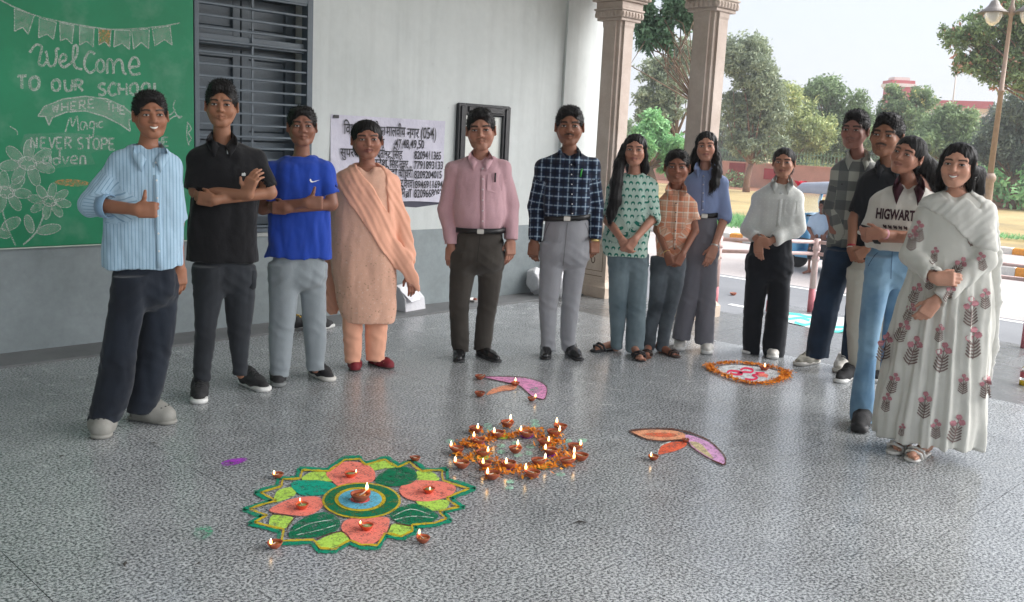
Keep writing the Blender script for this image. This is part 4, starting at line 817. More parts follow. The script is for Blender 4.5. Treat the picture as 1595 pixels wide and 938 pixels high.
# ================================================================ people: bodies and clothes grown from distance fields
f4 = np.float32
def V3(*a): return np.array(a, float)
def unit(v): v = np.asarray(v, float); return v/(np.linalg.norm(v)+1e-12)
def smin(a, b, k):
    if k <= 0: return np.minimum(a, b)
    h = np.clip(.5+.5*(b-a)/k, 0, 1); return b*(1-h)+a*h-k*h*(1-h)
def rotz(a): c, n = math.cos(a), math.sin(a); return np.array([[c, -n, 0], [n, c, 0], [0, 0, 1.]])
class Field:
    def __init__(s, lo, hi, res, zs=None):
        ax = [np.arange(lo[i], hi[i]+res, res) for i in range(3)]
        if zs is not None: ax[2] = zs
        s.ax = [a.astype(f4) for a in ax]; s.D = np.full([len(a) for a in ax], .5, f4); s.res = res
    def _sl(s, lo, hi, m):
        sl = []
        for i in range(3):
            a = s.ax[i]; i0 = max(0, int(np.searchsorted(a, lo[i]-m))-1); i1 = min(len(a), int(np.searchsorted(a, hi[i]+m))+1); sl.append(slice(i0, i1))
        X, Y, Z = s.ax[0][sl[0]][:, None, None], s.ax[1][sl[1]][None, :, None], s.ax[2][sl[2]][None, None, :]
        return tuple(sl), X, Y, Z
    def op(s, fn, lo, hi, k=0., sub=False):
        sl, X, Y, Z = s._sl(lo, hi, k*.6+3*s.res)
        if any(q.stop <= q.start for q in sl): return s
        d = fn(X, Y, Z); A = s.D[sl]
        s.D[sl] = -smin(-A, d, k) if sub else smin(A, d, k); return s
    def cap(s, a, b, ra, rb, k=0., sub=False, flat=None, cut=False):
        a = np.asarray(a, float); b = np.asarray(b, float); ba = b-a; bb = max(1e-9, ba@ba); r = max(ra, rb)
        def fn(X, Y, Z):
            x, y, z = X-f4(a[0]), Y-f4(a[1]), Z-f4(a[2]); h = np.clip((x*f4(ba[0])+y*f4(ba[1])+z*f4(ba[2]))/f4(bb), 0, 1)
            x = x-h*f4(ba[0]); y = y-h*f4(ba[1]); z = z-h*f4(ba[2])
            if flat is not None:
                n, q = flat; dn = (x*f4(n[0])+y*f4(n[1])+z*f4(n[2]))*f4(q-1); x = x+dn*f4(n[0]); y = y+dn*f4(n[1]); z = z+dn*f4(n[2])
            d = np.sqrt(x*x+y*y+z*z)-(f4(ra)+f4(rb-ra)*h)
            if cut:
                u = unit(ba); d = np.maximum(d, (X-f4(b[0]))*f4(u[0])+(Y-f4(b[1]))*f4(u[1])+(Z-f4(b[2]))*f4(u[2]))
            return d/f4(1.6) if flat is not None else d
        return s.op(fn, np.minimum(a, b)-r, np.maximum(a, b)+r, k, sub)
    def chain(s, pts, rs, k=0., sub=False, flat=None):
        for i in range(len(pts)-1): s.cap(pts[i], pts[i+1], rs[i], rs[i+1], k, sub, flat)
        return s
    def ell(s, c, r, R=None, k=0., sub=False):
        c = np.asarray(c, float); r = np.asarray(r, float); m = r.max()
        def fn(X, Y, Z):
            x, y, z = X-f4(c[0]), Y-f4(c[1]), Z-f4(c[2])
            if R is not None: x, y, z = (x*f4(R[0, i])+y*f4(R[1, i])+z*f4(R[2, i]) for i in range(3))
            q = np.sqrt((x/f4(r[0]))**2+(y/f4(r[1]))**2+(z/f4(r[2]))**2); g = np.sqrt((x/f4(r[0]**2))**2+(y/f4(r[1]**2))**2+(z/f4(r[2]**2))**2)+f4(1e-6)
            return q*(q-1)/g
        return s.op(fn, c-m, c+m, k, sub)
    def rbox(s, c, h, rr, R, k=0., sub=False):
        c = np.asarray(c, float); m = np.linalg.norm(h)+rr
        def fn(X, Y, Z):
            x, y, z = X-f4(c[0]), Y-f4(c[1]), Z-f4(c[2]); x, y, z = (np.abs(x*f4(R[0, i])+y*f4(R[1, i])+z*f4(R[2, i]))-f4(h[i]) for i in range(3))
            return np.sqrt(np.maximum(x, 0)**2+np.maximum(y, 0)**2+np.maximum(z, 0)**2)+np.minimum(np.maximum(np.maximum(x, y), z), 0)-f4(rr)
        return s.op(fn, c-m, c+m, k, sub)
    def loft(s, rows, k=0., sub=False, n=2.3, yaw=0., grow=0.):
        """rows (z, cx, cy, a, b) from low to high"""
        R_ = np.array(sorted(rows, key=lambda q: q[0]), float); zz = np.linspace(R_[0, 0], R_[-1, 0], max(40, 6*len(R_)))
        I = [hermite(R_[:, 0], R_[:, i], zz) for i in range(1, 5)]
        lo = V3(min(I[0]-I[2]-I[3]), min(I[1]-I[2]-I[3]), zz[0]); hi = V3(max(I[0]+I[2]+I[3]), max(I[1]+I[2]+I[3]), zz[-1])
        cs, sn = f4(math.cos(yaw)), f4(math.sin(yaw))
        def fn(X, Y, Z):
            cx, cy, a, b = (np.interp(Z.ravel(), zz, q).astype(f4)[None, None, :] for q in I)
            a = a+f4(grow); b = b+f4(grow); x, y = X-cx, Y-cy; x, y = x*cs+y*sn, -x*sn+y*cs
            q = (np.abs(x/a)**f4(n)+np.abs(y/b)**f4(n))**f4(1/n); d = (q-1)*np.minimum(a, b)
            return np.maximum(d, np.maximum(Z-f4(zz[-1]), f4(zz[0])-Z))
        return s.op(fn, lo, hi, k, sub)
    def plane(s, p, n, k=0.):                # keep the side the normal points away from
        n = unit(n); X, Y, Z = s.ax[0][:, None, None], s.ax[1][None, :, None], s.ax[2][None, None, :]
        d = (X-f4(p[0]))*f4(n[0])+(Y-f4(p[1]))*f4(n[1])+(Z-f4(p[2]))*f4(n[2]); s.D = -smin(-s.D, -d, k); return s
    def disp(s, fn, band=.03):
        i, j, k = np.nonzero(np.abs(s.D) < band)
        if len(i): s.D[i, j, k] += fn(s.ax[0][i], s.ax[1][j], s.ax[2][k]).astype(f4)
        return s
    def mesh(s):
        D = s.D; D[0], D[-1], D[:, 0], D[:, -1], D[:, :, 0], D[:, :, -1] = (.5,)*6
        ins = D < 0; c = np.zeros([n-1 for n in D.shape], np.int8)
        for a in (0, 1):
            for b in (0, 1):
                for e in (0, 1): c += ins[a:a+c.shape[0], b:b+c.shape[1], e:e+c.shape[2]]
        act = (c > 0) & (c < 8); I, J, K = np.nonzero(act); ids = np.full(c.shape, -1, np.int32); ids[I, J, K] = np.arange(len(I))
        acc = np.zeros((len(I), 3), f4); cnt = np.zeros(len(I), f4)
        cor = [(a, b, e) for a in (0, 1) for b in (0, 1) for e in (0, 1)]; val = {q: D[I+q[0], J+q[1], K+q[2]] for q in cor}
        for q in cor:
            for ax in range(3):
                if q[ax]: continue
                w = list(q); w[ax] = 1; w = tuple(w); v0, v1 = val[q], val[w]; m = (v0 < 0) != (v1 < 0)
                t = np.where(m, v0/np.where(m, v0-v1, 1), 0)
                for ii in range(3): acc[:, ii] += np.where(m, q[ii]+(t if ii == ax else 0), 0)
                cnt += m
        acc /= np.maximum(cnt, 1)[:, None]; pos = np.stack([np.interp(idx+acc[:, i], np.arange(len(s.ax[i])), s.ax[i]) for i, idx in enumerate((I, J, K))], 1)
        Fs = []
        for ax in range(3):
            sl0 = [slice(1, -1)]*3; sl1 = [slice(1, -1)]*3; sl0[ax] = slice(0, -1); sl1[ax] = slice(1, None)
            a, b = ins[tuple(sl0)], ins[tuple(sl1)]; ch = np.nonzero(a != b); o = [1, 1, 1]; o[ax] = 0
            p = [ch[i]+o[i] for i in range(3)]; u, w = (ax+1) % 3, (ax+2) % 3
            def cell(du, dw):
                q = [p[0].copy(), p[1].copy(), p[2].copy()]; q[u] -= du; q[w] -= dw; return ids[q[0], q[1], q[2]]
            f = np.stack([cell(1, 1), cell(0, 1), cell(0, 0), cell(1, 0)], 1); flip = ~a[ch]
            f[flip] = f[flip][:, ::-1]; Fs.append(f)
        F = np.concatenate(Fs); F = F[(F >= 0).all(1)]; return pos, F
def hermite(x, y, xx):
    if len(x) < 3: return np.interp(xx, x, y)
    m = np.gradient(y, x); i = np.clip(np.searchsorted(x, xx)-1, 0, len(x)-2); h = x[i+1]-x[i]; t = (xx-x[i])/h
    return (2*t**3-3*t*t+1)*y[i]+(t**3-2*t*t+t)*h*m[i]+(-2*t**3+3*t*t)*y[i+1]+(t**3-t*t)*h*m[i+1]
def ridge(p, seed, f, n=5, seedv=None):
    """soft cloth creases: sum of warped ridged waves"""
    r = np.random.default_rng(seed); out = 0
    for i in range(n):
        d = r.normal(size=3)*np.array(f); e = r.normal(size=3)*np.array(f)*.6; ph = r.uniform(0, 6.28, 2)
        w = p[0]*d[0]+p[1]*d[1]+p[2]*d[2]+ph[0]+1.3*np.sin(p[0]*e[0]+p[1]*e[1]+p[2]*e[2]+ph[1]); out = out+(1-2*np.abs(np.sin(w*.5)))/n**.7*(.35+.65*np.sin(p[0]*e[1]*.4+p[2]*e[0]*.5+ph[1])**2)
    return out
# ---------------------------------------------------------------- cloth and skin materials
def cloth(name, colfn, rough=.85, sheen=.15, weave=900., bump=.12, alpha=None):
    k = N(name); uv = k.uv(); x = k.xyz(uv); c = colfn(k, x, uv); p = k.obj()
    c = k.mix(.35, c, k.ramp(k.noise(9, 4, .6, p), [(.3, .86), (.7, 1.08)]), 'MULTIPLY')
    k.P(Base__Color=c, Roughness=rough); k.b.inputs['Sheen Weight'].default_value = sheen; k.b.inputs['Specular IOR Level'].default_value = .25
    
    wv = k.n('TexNoise'); wv.noise_type = 'RIDGED_MULTIFRACTAL'; wv.inputs['Scale'].default_value = 8.; wv.inputs['Detail'].default_value = 3.; wv.inputs['Distortion'].default_value = 1.2; k.t.links.new(p, wv.inputs['Vector'])
    k.bump(k.math('ADD', k.math('MULTIPLY', k.noise(weave*.25, 2, .6, p), .12), k.math('ADD', k.math('MULTIPLY', k.noise(16, 3, .55, p), .45), k.math('MULTIPLY', wv.outputs[0], .7))), bump*4., .012); return k.m
def solid(col): return lambda k, x, uv: col if isinstance(col, tuple) else hexc(col)
def bands(k, v, period, duty, soft=.06, ph=0.):     # 1 inside the stripe
    w = k.math('PINGPONG', k.math('ADD', v, ph), period/2); return k.ramp(k.math('DIVIDE', w, period/2), [(max(0, duty-soft), 1.), (min(1, duty+soft), 0.)])
def stripes(base, line, period, duty): return lambda k, x, uv: k.mix(bands(k, x[0], period, duty), hexc(base), hexc(line))
def plaid(base, cols, soft=.05):
    def fn(k, x, uv):
        c = hexc(base)
        for col, per, duty, ph, st in cols:
            for ax in (0, 1): c = k.mix(k.math('MULTIPLY', bands(k, x[ax], per, duty, soft, ph), st), c, hexc(col))
        return c
    return fn
def denim(base, lite): 
    def fn(k, x, uv):
        p = k.obj(); return k.mix(k.ramp(k.noise(4.2, 4, .55, p), [(.35, 0), (.7, 1)]), hexc(base), hexc(lite))
    return fn
def motif(base, dark, light, period):
    def fn(k, x, uv):
        row = k.math('FLOOR', k.math('DIVIDE', x[1], period)); sh = k.math('MULTIPLY', k.math('MODULO', k.math('ABSOLUTE', row), 2.), .5)
        fx = k.math('SUBTRACT', k.math('FRACT', k.math('ADD', k.math('DIVIDE', x[0], period), k.math('ADD', sh, 100.))), .5); fy = k.math('SUBTRACT', k.math('FRACT', k.math('ADD', k.math('DIVIDE', x[1], period), 100.)), .5)
        r = k.math('SQRT', k.math('ADD', k.math('MULTIPLY', fx, fx), k.math('MULTIPLY', fy, fy))); fy2 = k.math('ADD', fy, .16); r2 = k.math('SQRT', k.math('ADD', k.math('MULTIPLY', fx, fx), k.math('MULTIPLY', fy2, fy2)))
        c = k.mix(k.ramp(r, [(.29, 1.), (.33, 0.)]), hexc(base), hexc(dark)); return k.mix(k.ramp(r2, [(.15, 1.), (.18, 0.)]), c, hexc(light))
    return fn
def dots(base, dot, period, rad):
    def fn(k, x, uv):
        fx = k.math('SUBTRACT', k.math('FRACT', k.math('ADD', k.math('DIVIDE', x[0], period), 50.)), .5); fy = k.math('SUBTRACT', k.math('FRACT', k.math('ADD', k.math('DIVIDE', x[1], period), 50.)), .5)
        r = k.math('SQRT', k.math('ADD', k.math('MULTIPLY', fx, fx), k.math('MULTIPLY', fy, fy))); return k.mix(k.ramp(r, [(rad, 1.), (rad+.06, 0.)]), hexc(base), hexc(dot))
    return fn
def embroid(base, a, b):
    def fn(k, x, uv):
        vo = k.n('TexVoronoi'); vo.inputs['Scale'].default_value = 42; k.t.links.new(uv, vo.inputs['Vector']); d = vo.outputs['Distance']
        m = k.math('MULTIPLY', k.ramp(d, [(.16, 1.), (.26, 0.)]), k.ramp(k.noise(7, 3, .6, uv), [(.42, 0.), (.55, .9)])); lo = k.ramp(x[1], [(.55, 1.), (1.05, .25)])
        c = k.mix(k.math('MULTIPLY', m, lo), hexc(base), hexc(a)); return k.mix(k.math('MULTIPLY', k.ramp(k.noise(60, 2, .5, uv), [(.62, 0), (.7, .6)]), lo), c, hexc(b))
    return fn
def skin_mat():
    k = N('skin'); c = k.attr('Col'); p = k.obj(); c = k.mix(.3, c, k.ramp(k.noise(30, 4, .6, p), [(.3, .86), (.7, 1.08)]), 'MULTIPLY')
    k.P(Base__Color=c, Roughness=.48); k.b.inputs['Subsurface Weight'].default_value = .12; k.b.inputs['Subsurface Radius'].default_value = (.012, .005, .003); k.b.inputs['Specular IOR Level'].default_value = .4
    k.bump(k.noise(260, 3, .6, p), .08, .002); return k.m
M_SKIN = skin_mat()
k = N('black_hair'); p = k.obj(); mp = k.n('Mapping'); mp.inputs['Scale'].default_value = (420, 420, 40); k.t.links.new(p, mp.inputs['Vector']); st_ = k.noise(1., 4, .6, mp.outputs[0])
k.P(Base__Color=k.ramp(st_, [(.3, (.004, .0035, .004)), (.7, (.013, .011, .011))]), Roughness=.5); k.b.inputs['Specular IOR Level'].default_value = .28; k.bump(st_, .6, .003); M_HAIR = k.m
M_EYEW = plain('eye_white', (.50, .47, .45), .25, .04); M_IRIS = plain('iris', (.018, .010, .007), .12, .2); M_LASH = plain('lash', (.008, .007, .007), .6); M_TEETH = plain('teeth', (.78, .76, .71), .25, .03)
M_BUT = plain('shirt_button', (.7, .7, .7), .3, .05); M_GOLD = plain('gold_metal', (.75, .55, .22), .3, .1, metallic=1.); M_BELT = plain('black_leather', (.012, .012, .013), .4, .2, 30, .1)

SHOES = {}
def shoe_kind(kind):
    """shoe standing at the origin, toe towards -y, length about .26"""
    if kind in SHOES: return SHOES[kind]
    res = .0045; out = []
    def sole_f(w, l, h, grow=0., toe=.0):
        F = Field((-.08, -.18, -.01), (.08, .14, h+.02), .004); F.cap((0, -.09*l/.26, h*.5), (0, .075*l/.26, h*.5), w, w*.78, 0, flat=((0, 0, 1), w*2/h*.55)); F.plane((0, 0, h), (0, 0, 1)); F.plane((0, 0, .001), (0, 0, -1)); return F.mesh()
    def upper(F, top=.085, w=.042, toe_h=.05):
        F.chain([(0, -.105, toe_h*.52), (0, -.04, toe_h*.72), (0, .06, top*.55)], [toe_h*.58, toe_h*.78, top*.56], .02, flat=((1, 0, 0), .98)); F.cap((0, .045, top*.5), (0, .06, top), .038, .036, .02)
        F.plane((0, 0, .012), (0, 0, -1)); F.plane((0, .0, top), (0, -.25, 1), .004); return F
    B = ((-.08, -.18, 0), (.08, .15, .15))
    if kind in ('sneaker_black', 'sneaker_white', 'sneaker_grey'):
        F = upper(Field(*B, res), .085, .042, .05); V, Fc = F.mesh(); out = [('upper', V, Fc), ('sole',)+sole_f(.047, .285, .028)]
        m = MB()
        for i in range(5): y = -.06+i*.017; z = .072+i*.0075; m.tube([(-.022, y, z-.008), (-.008, y-.002, z), (.008, y+.002, z), (.022, y, z-.008)], .003, 5)
        out.append(('laces', m))
    elif kind == 'dress':
        F = upper(Field(*B, res), .075, .04, .042); V, Fc = F.mesh(); out = [('upper', V, Fc), ('sole',)+sole_f(.041, .285, .016)]
    elif kind == 'clog':
        F = Field(*B, res); F.chain([(0, -.095, .04), (0, -.03, .052), (0, .06, .036)], [.05, .055, .046], .03, flat=((1, 0, 0), .95)); F.cap((0, .01, .085), (0, .10, .085), .04, .036, .015, sub=True); F.plane((0, 0, .01), (0, 0, -1)); V, Fc = F.mesh(); out = [('upper', V, Fc), ('sole',)+sole_f(.052, .29, .022)]
        m = MB()
        for i, (x, y) in enumerate([(-.03, -.09), (-.01, -.10), (.012, -.10), (.032, -.09), (-.022, -.07), (0, -.075), (.022, -.07), (-.032, -.05), (-.011, -.05), (.011, -.05), (.032, -.05)]): m.lathe([(.006, -.003), (.006, .003), (.0005, .004)], 8, (x, y, .1015-8.*x*x-.22*max(0, -.05-y)))
        out.append(('vent_hole', m))
    elif kind == 'flat':
        F = Field(*B, res); F.chain([(0, -.09, .022), (0, -.03, .03), (0, .06, .03)], [.034, .042, .036], .02); F.cap((0, -.035, .075), (0, .09, .065), .036, .034, .01, sub=True); F.plane((0, 0, .008), (0, 0, -1)); V, Fc = F.mesh(); out = [('upper', V, Fc), ('sole',)+sole_f(.038, .25, .012)]
        m = MB(); m.tube([(-.034, -.075, .036), (0, -.085, .053), (.034, -.075, .036)], .003, 6); m.tube([(-.03, -.092, .034), (0, -.102, .046), (.03, -.092, .034)], .003, 6); out.append(('trim', m))
    elif kind in ('sandal', 'heel'):
        hz_ = .018; V, Fc = sole_f(.04, .25, hz_); out = [('sole', V, Fc)]; m = MB()
        for y, z in ((-.075, .05), (-.045, .062)): m.tube([(-.042, y+.012, .012), (-.036, y, z*.8), (0, y-.008, z), (.036, y, z*.8), (.042, y+.012, .012)], .008, 6)
        if kind == 'sandal': m.tube([(-.03, -.04, .05), (.0, -.065, .064), (.03, -.04, .05)], .009, 6)
        out.append(('strap', m))
    elif kind == 'boot':
        F = upper(Field((-.08, -.18, 0), (.08, .15, .22), res), .095, .042, .052); V, Fc = F.mesh(); out = [('upper', V, Fc), ('sole',)+sole_f(.046, .27, .04)]
    SHOES[kind] = [(q[0], (mesh_np('shoe_'+q[0], q[1], q[2]) if len(q) == 3 else q[1])) for q in out]; return SHOES[kind]
def relax(V, Fc, it):
    a = Fc.ravel(); b = np.roll(Fc, -1, 1).ravel(); i = np.concatenate([a, b]); j = np.concatenate([b, a]); n = len(V); cnt = np.maximum(np.bincount(i, minlength=n), 1)
    for _ in range(it): V = V*.5+.5*np.stack([np.bincount(i, V[j, k], n)/cnt for k in range(3)], 1)
    return V
def uvxz(o):
    me = o.data; n = len(me.vertices); co = np.empty(n*3, f4); me.vertices.foreach_get('co', co); co = co.reshape(-1, 3); at = me.attributes.new('UV', 'FLOAT_VECTOR', 'POINT'); at.data.foreach_set('vector', np.stack([co[:, 0], co[:, 2], co[:, 2]*0], 1).ravel()); return o
class Person:
    def __init__(s, name, label, foot, group='people lined up behind the rangoli', skin='#9a6a50', z0=0., yaw=0.):
        s.base = G(*foot, z0); s.th = math.atan2(-s.base[0], s.base[1])+yaw; c, n = math.cos(s.th), math.sin(s.th); s.Rz = np.array([[c, -n, 0], [n, c, 0], [0, 0, 1.]])
        s.o = s.Rz.T @ (CP-s.base); s.root = empty('person', s.base, label, 'person', group, s.th); s.skin = tuple(min(.6, x*m_) for x, m_ in zip(hexc(skin), (1.30, 1.42, 1.55))); s.dep = math.hypot(s.base[0], s.base[1]); s.px = s.dep/FPX
        s.arms = []; s.hands = []; s.pts = []; s.legs = []; s.seed = int(foot[0])
    def L(s, px, py, dy=0.):
        d = s.Rz.T @ ray(px, py); return s.o+d*((dy-s.o[1])/d[1])
    def rows(s, rows, ratio=.62, dy=0., n=None):
        out = []
        for r in rows:
            y, xl, xr = r[:3]; q = s.L((xl+xr)/2, y, dy+(r[4] if len(r) > 4 else 0)); a = .975*(xr-xl)/2*(s.px*(q[1]+s.dep)/s.dep); out.append((q[2], q[0], q[1], a, a*(r[3] if len(r) > 3 and r[3] else ratio)))
        return out
    # ---- head
    def head(s, top, chin, yaw=0., pitch=0., roll=0., dy=-.02, hairpx=4, wide=1.):
        t, c = s.L(*top, dy), s.L(*chin, dy); up = unit(t-c); hh = np.linalg.norm(t-c)-hairpx*s.px*.5; s.hs = hh/.222
        roll0 = math.atan2(up[0], up[2])+roll
        cy, sy, cp, sp, cr, sr = math.cos(yaw), math.sin(yaw), math.cos(pitch), math.sin(pitch), math.cos(roll0), math.sin(roll0)
        Ry = np.array([[cr, 0, sr], [0, 1, 0], [-sr, 0, cr]]); Rz_ = np.array([[cy, -sy, 0], [sy, cy, 0], [0, 0, 1]]); Rx = np.array([[1, 0, 0], [0, cp, -sp], [0, sp, cp]])
        s.HR = Ry @ Rz_ @ Rx; s.hc = c+up*(.114*s.hs); s.hw = wide*1.09
    def H(s, x, y, z): return s.hc+s.HR @ (np.array([x*s.hw, y, z])*s.hs)
    def hl(s, P_): return ((P_-s.hc) @ s.HR)/s.hs/np.array([s.hw, 1, 1])
    def head_sdf(s, F, fem=False, smile=False, fat=0.):
        q = s.hs; w = s.hw; H = s.H; rg = np.random.default_rng(s.seed*7+1); nw, nl, jv, ch, bw = rg.uniform(.84, 1.22), rg.uniform(.90, 1.10), rg.uniform(.90, 1.12), rg.uniform(-.006, .006), rg.uniform(.85, 1.2)
        F.ell(H(0, .014, .036), (.072*q*w, .092*q, .076*q), s.HR)
        F.ell(H(0, -.020, -.026), ((.0575+fat)*q*w, .068*q, .072*q), s.HR, .022*q)
        F.cap(H(-.011*jv, -.062+ch, -.090), H(.011*jv, -.062+ch, -.090), .020*q, .020*q, .028*q)                    # chin
        jw = (.033 if fem else .040)*jv
        for e in (-1, 1):
            F.cap(H(e*.055, .0, -.030), H(e*jw*.9, -.034, -.080), .016*q, .014*q, .028*q)               # jaw
            F.ell(H(e*.036, -.058, -.024), ((.026+fat*.5)*q, .024*q, .026*q), s.HR, .022*q)            # cheek
            F.cap(H(e*.014, -.078, .030), H(e*.042, -.064, .028), .010*q*bw, .010*q*bw, .016*q)              # brow
        for e in (-1, 1): F.ell(H(e*.030, -.094, .006), (.017*q, .016*q, .0115*q), s.HR, .012*q, True) # sockets
        for e in (-1, 1): F.ell(H(e*.030, -.0705, .006), (.0165*q, .015*q, .0135*q), s.HR, .006*q)     # lids
        F.chain([H(0, -.078, .018), H(0, -.090*nl, -.006), H(0, -.098*nl, -.022)], [.0075*q, .0085*q, .0110*q*nw], .010*q)
        for e in (-1, 1): F.ell(H(e*.0125*nw, -.088, -.026), (.0085*q*nw, .010*q, .0075*q), s.HR, .007*q)
        sm = .008 if smile else 0.
        for e in (-1, 1):
            F.cap(H(0, -.0855, -.049), H(e*.022, -.076, -.053+sm), .0068*q, .004*q, .008*q)
            F.cap(H(0, -.084, -.0625), H(e*.019, -.077, -.057+sm*.8), .0075*q, .004*q, .008*q)
            F.cap(H(0, -.0905, -.0555), H(e*.021, -.081, -.0545+sm), .0022*q, .0015*q, .004*q, True)
            F.ell(H(e*.0765, .008, -.004), (.0085*q, .018*q, .030*q), s.HR @ rotz(e*.45), .005*q)
            F.ell(H(e*.083, .001, -.001), (.005*q, .010*q, .019*q), s.HR @ rotz(e*.45), .004*q, True)
    def neck(s, F, base, r=.052):
        F.cap(s.H(0, .026, -.055), base, r*.84*s.hs, r*1.0, .02); s.nb = np.asarray(base)
    # ---- arms
    def arm(s, sh, el, wr, r=(.046, .040, .036, .025)):
        s.arms.append((np.asarray(sh), np.asarray(el), np.asarray(wr), r)); return len(s.arms)-1
    def hand(s, wr, f, n, side, curl=(22, 28, 18), thumb=None, sc_=1., spread=0.):
        s.hands.append((np.asarray(wr), unit(f), np.asarray(n, float), side, curl, thumb, sc_, spread))
    def hand_sdf(s, F, h):
        w, f, n, side, curl, thumb, q, spread = h; n = unit(n-f*(n@f)); t = unit(np.cross(f, n))*side
        R = np.stack([t, f, n], 1)
        F.rbox(w+f*.046*q, (.030*q, .036*q, .004*q), .009*q, R, .012)
        F.cap(w-f*.012*q, w+f*.03*q, .0235*q, .022*q, .014, flat=(n, 1.25))
        Ls = [(.040, .025, .021), (.044, .028, .022), (.041, .026, .022), (.032, .021, .019)]
        for i in range(4):
            b = w+f*(.083-.004*abs(i-1.2))*q+t*(.0285-.019*i)*q; a = 0; p = b-f*.012*q; rr = (.0092, .0086, .0078, .0066) if i < 3 else (.0080, .0076, .0068, .0058)
            fd = unit(f+t*(1.5-i)*spread)
            for j in range(3):
                a += math.radians(curl[j]*(1+.10*(i-1))); d = fd*math.cos(a)+n*math.sin(a); p2 = p+d*(Ls[i][j]+(.012 if j == 0 else 0))*q; F.cap(p, p2, rr[j]*q, rr[j+1]*q, .004 if j else .008); p = p2
        b = w+f*.022*q+t*.026*q+n*.008*q
        d1 = unit(thumb[0]) if thumb is not None else unit(f*.72+t*.55+n*.40); d2 = unit(thumb[1]) if thumb is not None else unit(f*.88+t*.15+n*.45)
        m = b+d1*.040*q; F.cap(b, m, .0125*q, .0098*q, .012); F.cap(m, m+d2*.030*q, .0098*q, .0078*q, .005)
    # ---- the body mesh
    def body(s, neck_base, chest, fem=False, smile=False, fat=0., feet=(), brow=.0038, stache=0., beard=0., lip=None, neck_r=.05, res=.0043, shoulders=None):
        P_ = [s.hc]+[q for a in s.arms for q in a[:3]]+[neck_base]+[q for l in s.legs for q in l]; P_ = np.array(P_)
        lo, hi = P_.min(0)-.12, P_.max(0)+.12; hi[2] = s.H(0, 0, .125)[2]+.02; lo[2] = -.02
        lo[1] = min(lo[1], s.hc[1]-.13); armz = min([min(a[2][2], a[1][2]) for a in s.arms]+[chest[0][0]])-.22; hz_ = s.H(0, 0, -.125)[2]
        zs = np.unique(np.concatenate([np.arange(lo[2], max(lo[2]+.02, armz), .005 if feet else .014), np.arange(armz, hz_, res*1.05), np.arange(hz_, hi[2], .0036)]))
        F = Field(lo, hi, res, zs)
        s.head_sdf(F, fem, smile, fat); s.neck(F, neck_base, neck_r)
        F.loft(chest, .03)
        if shoulders is not None:
            for q in shoulders: F.cap(np.asarray(neck_base)+V3(0, .01, -.03), q, .045, .040, .04)
        pel = np.array(chest[0][1:3]); zc = chest[0][0]
        for l in s.legs: F.cap((pel[0], pel[1], zc), l[0], .035, .030, .02); F.chain(list(l), [.030]+[.026]*(len(l)-2)+[.022], .01)
        for sh, el, wr, r in s.arms: F.cap(sh, el, r[0], r[1], .006); F.cap(el, wr, r[2], r[3], .012)
        for h in s.hands: s.hand_sdf(F, h)
        for a, toe, hh in feet:
            a, toe = np.asarray(a), np.asarray(toe); d = unit(toe-a); p = V3(-d[1], d[0], 0)
            F.chain([a+V3(0, 0, .07), a+V3(0, 0, .025)+d*(-.02)], [.028, .027], .02); F.cap(a+d*.03+V3(0, 0, .03), toe-d*.05+V3(0, 0, .012), .028, .02, .02)
            for i in range(5): b = toe-d*(.052+.006*i)+p*hh*(.026-.013*i)+V3(0, 0, .008); F.cap(b, b+d*(.036-.004*i), .0095 if i == 0 else .0075, .0075 if i == 0 else .006, .004)
        V, Fc = F.mesh(); me = mesh_np('body', V, Fc)
        # colour put on the skin: lips, dark mouth line, darker eye surrounds, brows, facial hair, palms
        h = s.hl(V); x, y, z = h[:, 0], h[:, 1], h[:, 2]; ax = np.abs(x); near = (y < -.035) & (ax < .06) & (np.abs(z) < .12)
        col = np.tile(np.array(s.skin), (len(V), 1)); sm = .008*(ax/.02)**2 if smile else 0
        def blend(m, c, w=1.): nonlocal col; m = (m*w)[:, None]; col = col*(1-m)+np.array(c)*m
        def sstep(a, b, v): t = np.clip((v-a)/(b-a), 0, 1); return t*t*(3-2*t)
        lipc = lip or tuple(np.array(s.skin)*np.array([.86, .64, .62]))
        lm = sstep(.027, .019, ax)*sstep(.0115, .0070, np.abs(z+.0555-sm)+ax*.12); blend(lm*near, lipc, .7 if fem else .45)
        lm = sstep(.026, .020, ax)*sstep(.0030, .0012, np.abs(z+.0556-sm)); blend(lm*near, np.array(s.skin)*.35, .55)
        bz = .029-((ax-.030)/.022)**2*.0045; bm = sstep(.009, .013, ax)*sstep(.052, .046, ax)*sstep(brow+.002, brow-.001, np.abs(z-bz)); blend(bm*near, (.012, .009, .008), .95)
        if stache: blend(sstep(.030, .024, ax)*sstep(.0075, .0045, np.abs(z+.0395+ax*.22))*near, (.014, .011, .010), stache)
        if beard: blend(sstep(-.035, -.06, z)*sstep(-.02, -.05, y)*sstep(.3, .0, np.abs(z)), np.array(s.skin)*.35, beard)
        er = np.sqrt((x/.068)**2+((y+.122)/.096)**2+((z+.026)/.109)**2) if not fem else np.sqrt((x/.060)**2+((y+.120)/.094)**2+((z+.035)/.113)**2)
        blend(sstep(.955, 1.0, er)*sstep(.0, .03, z)*sstep(.0, -.03, y), (.012, .010, .009), 0. if fem else .8)
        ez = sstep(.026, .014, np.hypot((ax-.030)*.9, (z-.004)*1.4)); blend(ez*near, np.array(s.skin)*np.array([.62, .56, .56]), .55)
        ck = sstep(.03, .0, np.hypot(ax-.038, z+.028)); blend(ck*near, np.array(s.skin)*np.array([1.12, .98, .95]), .5)
        at = me.color_attributes.new('Col', 'FLOAT_COLOR', 'POINT'); at.data.foreach_set('color', np.concatenate([col, np.ones((len(V), 1))], 1).astype(f4).ravel())
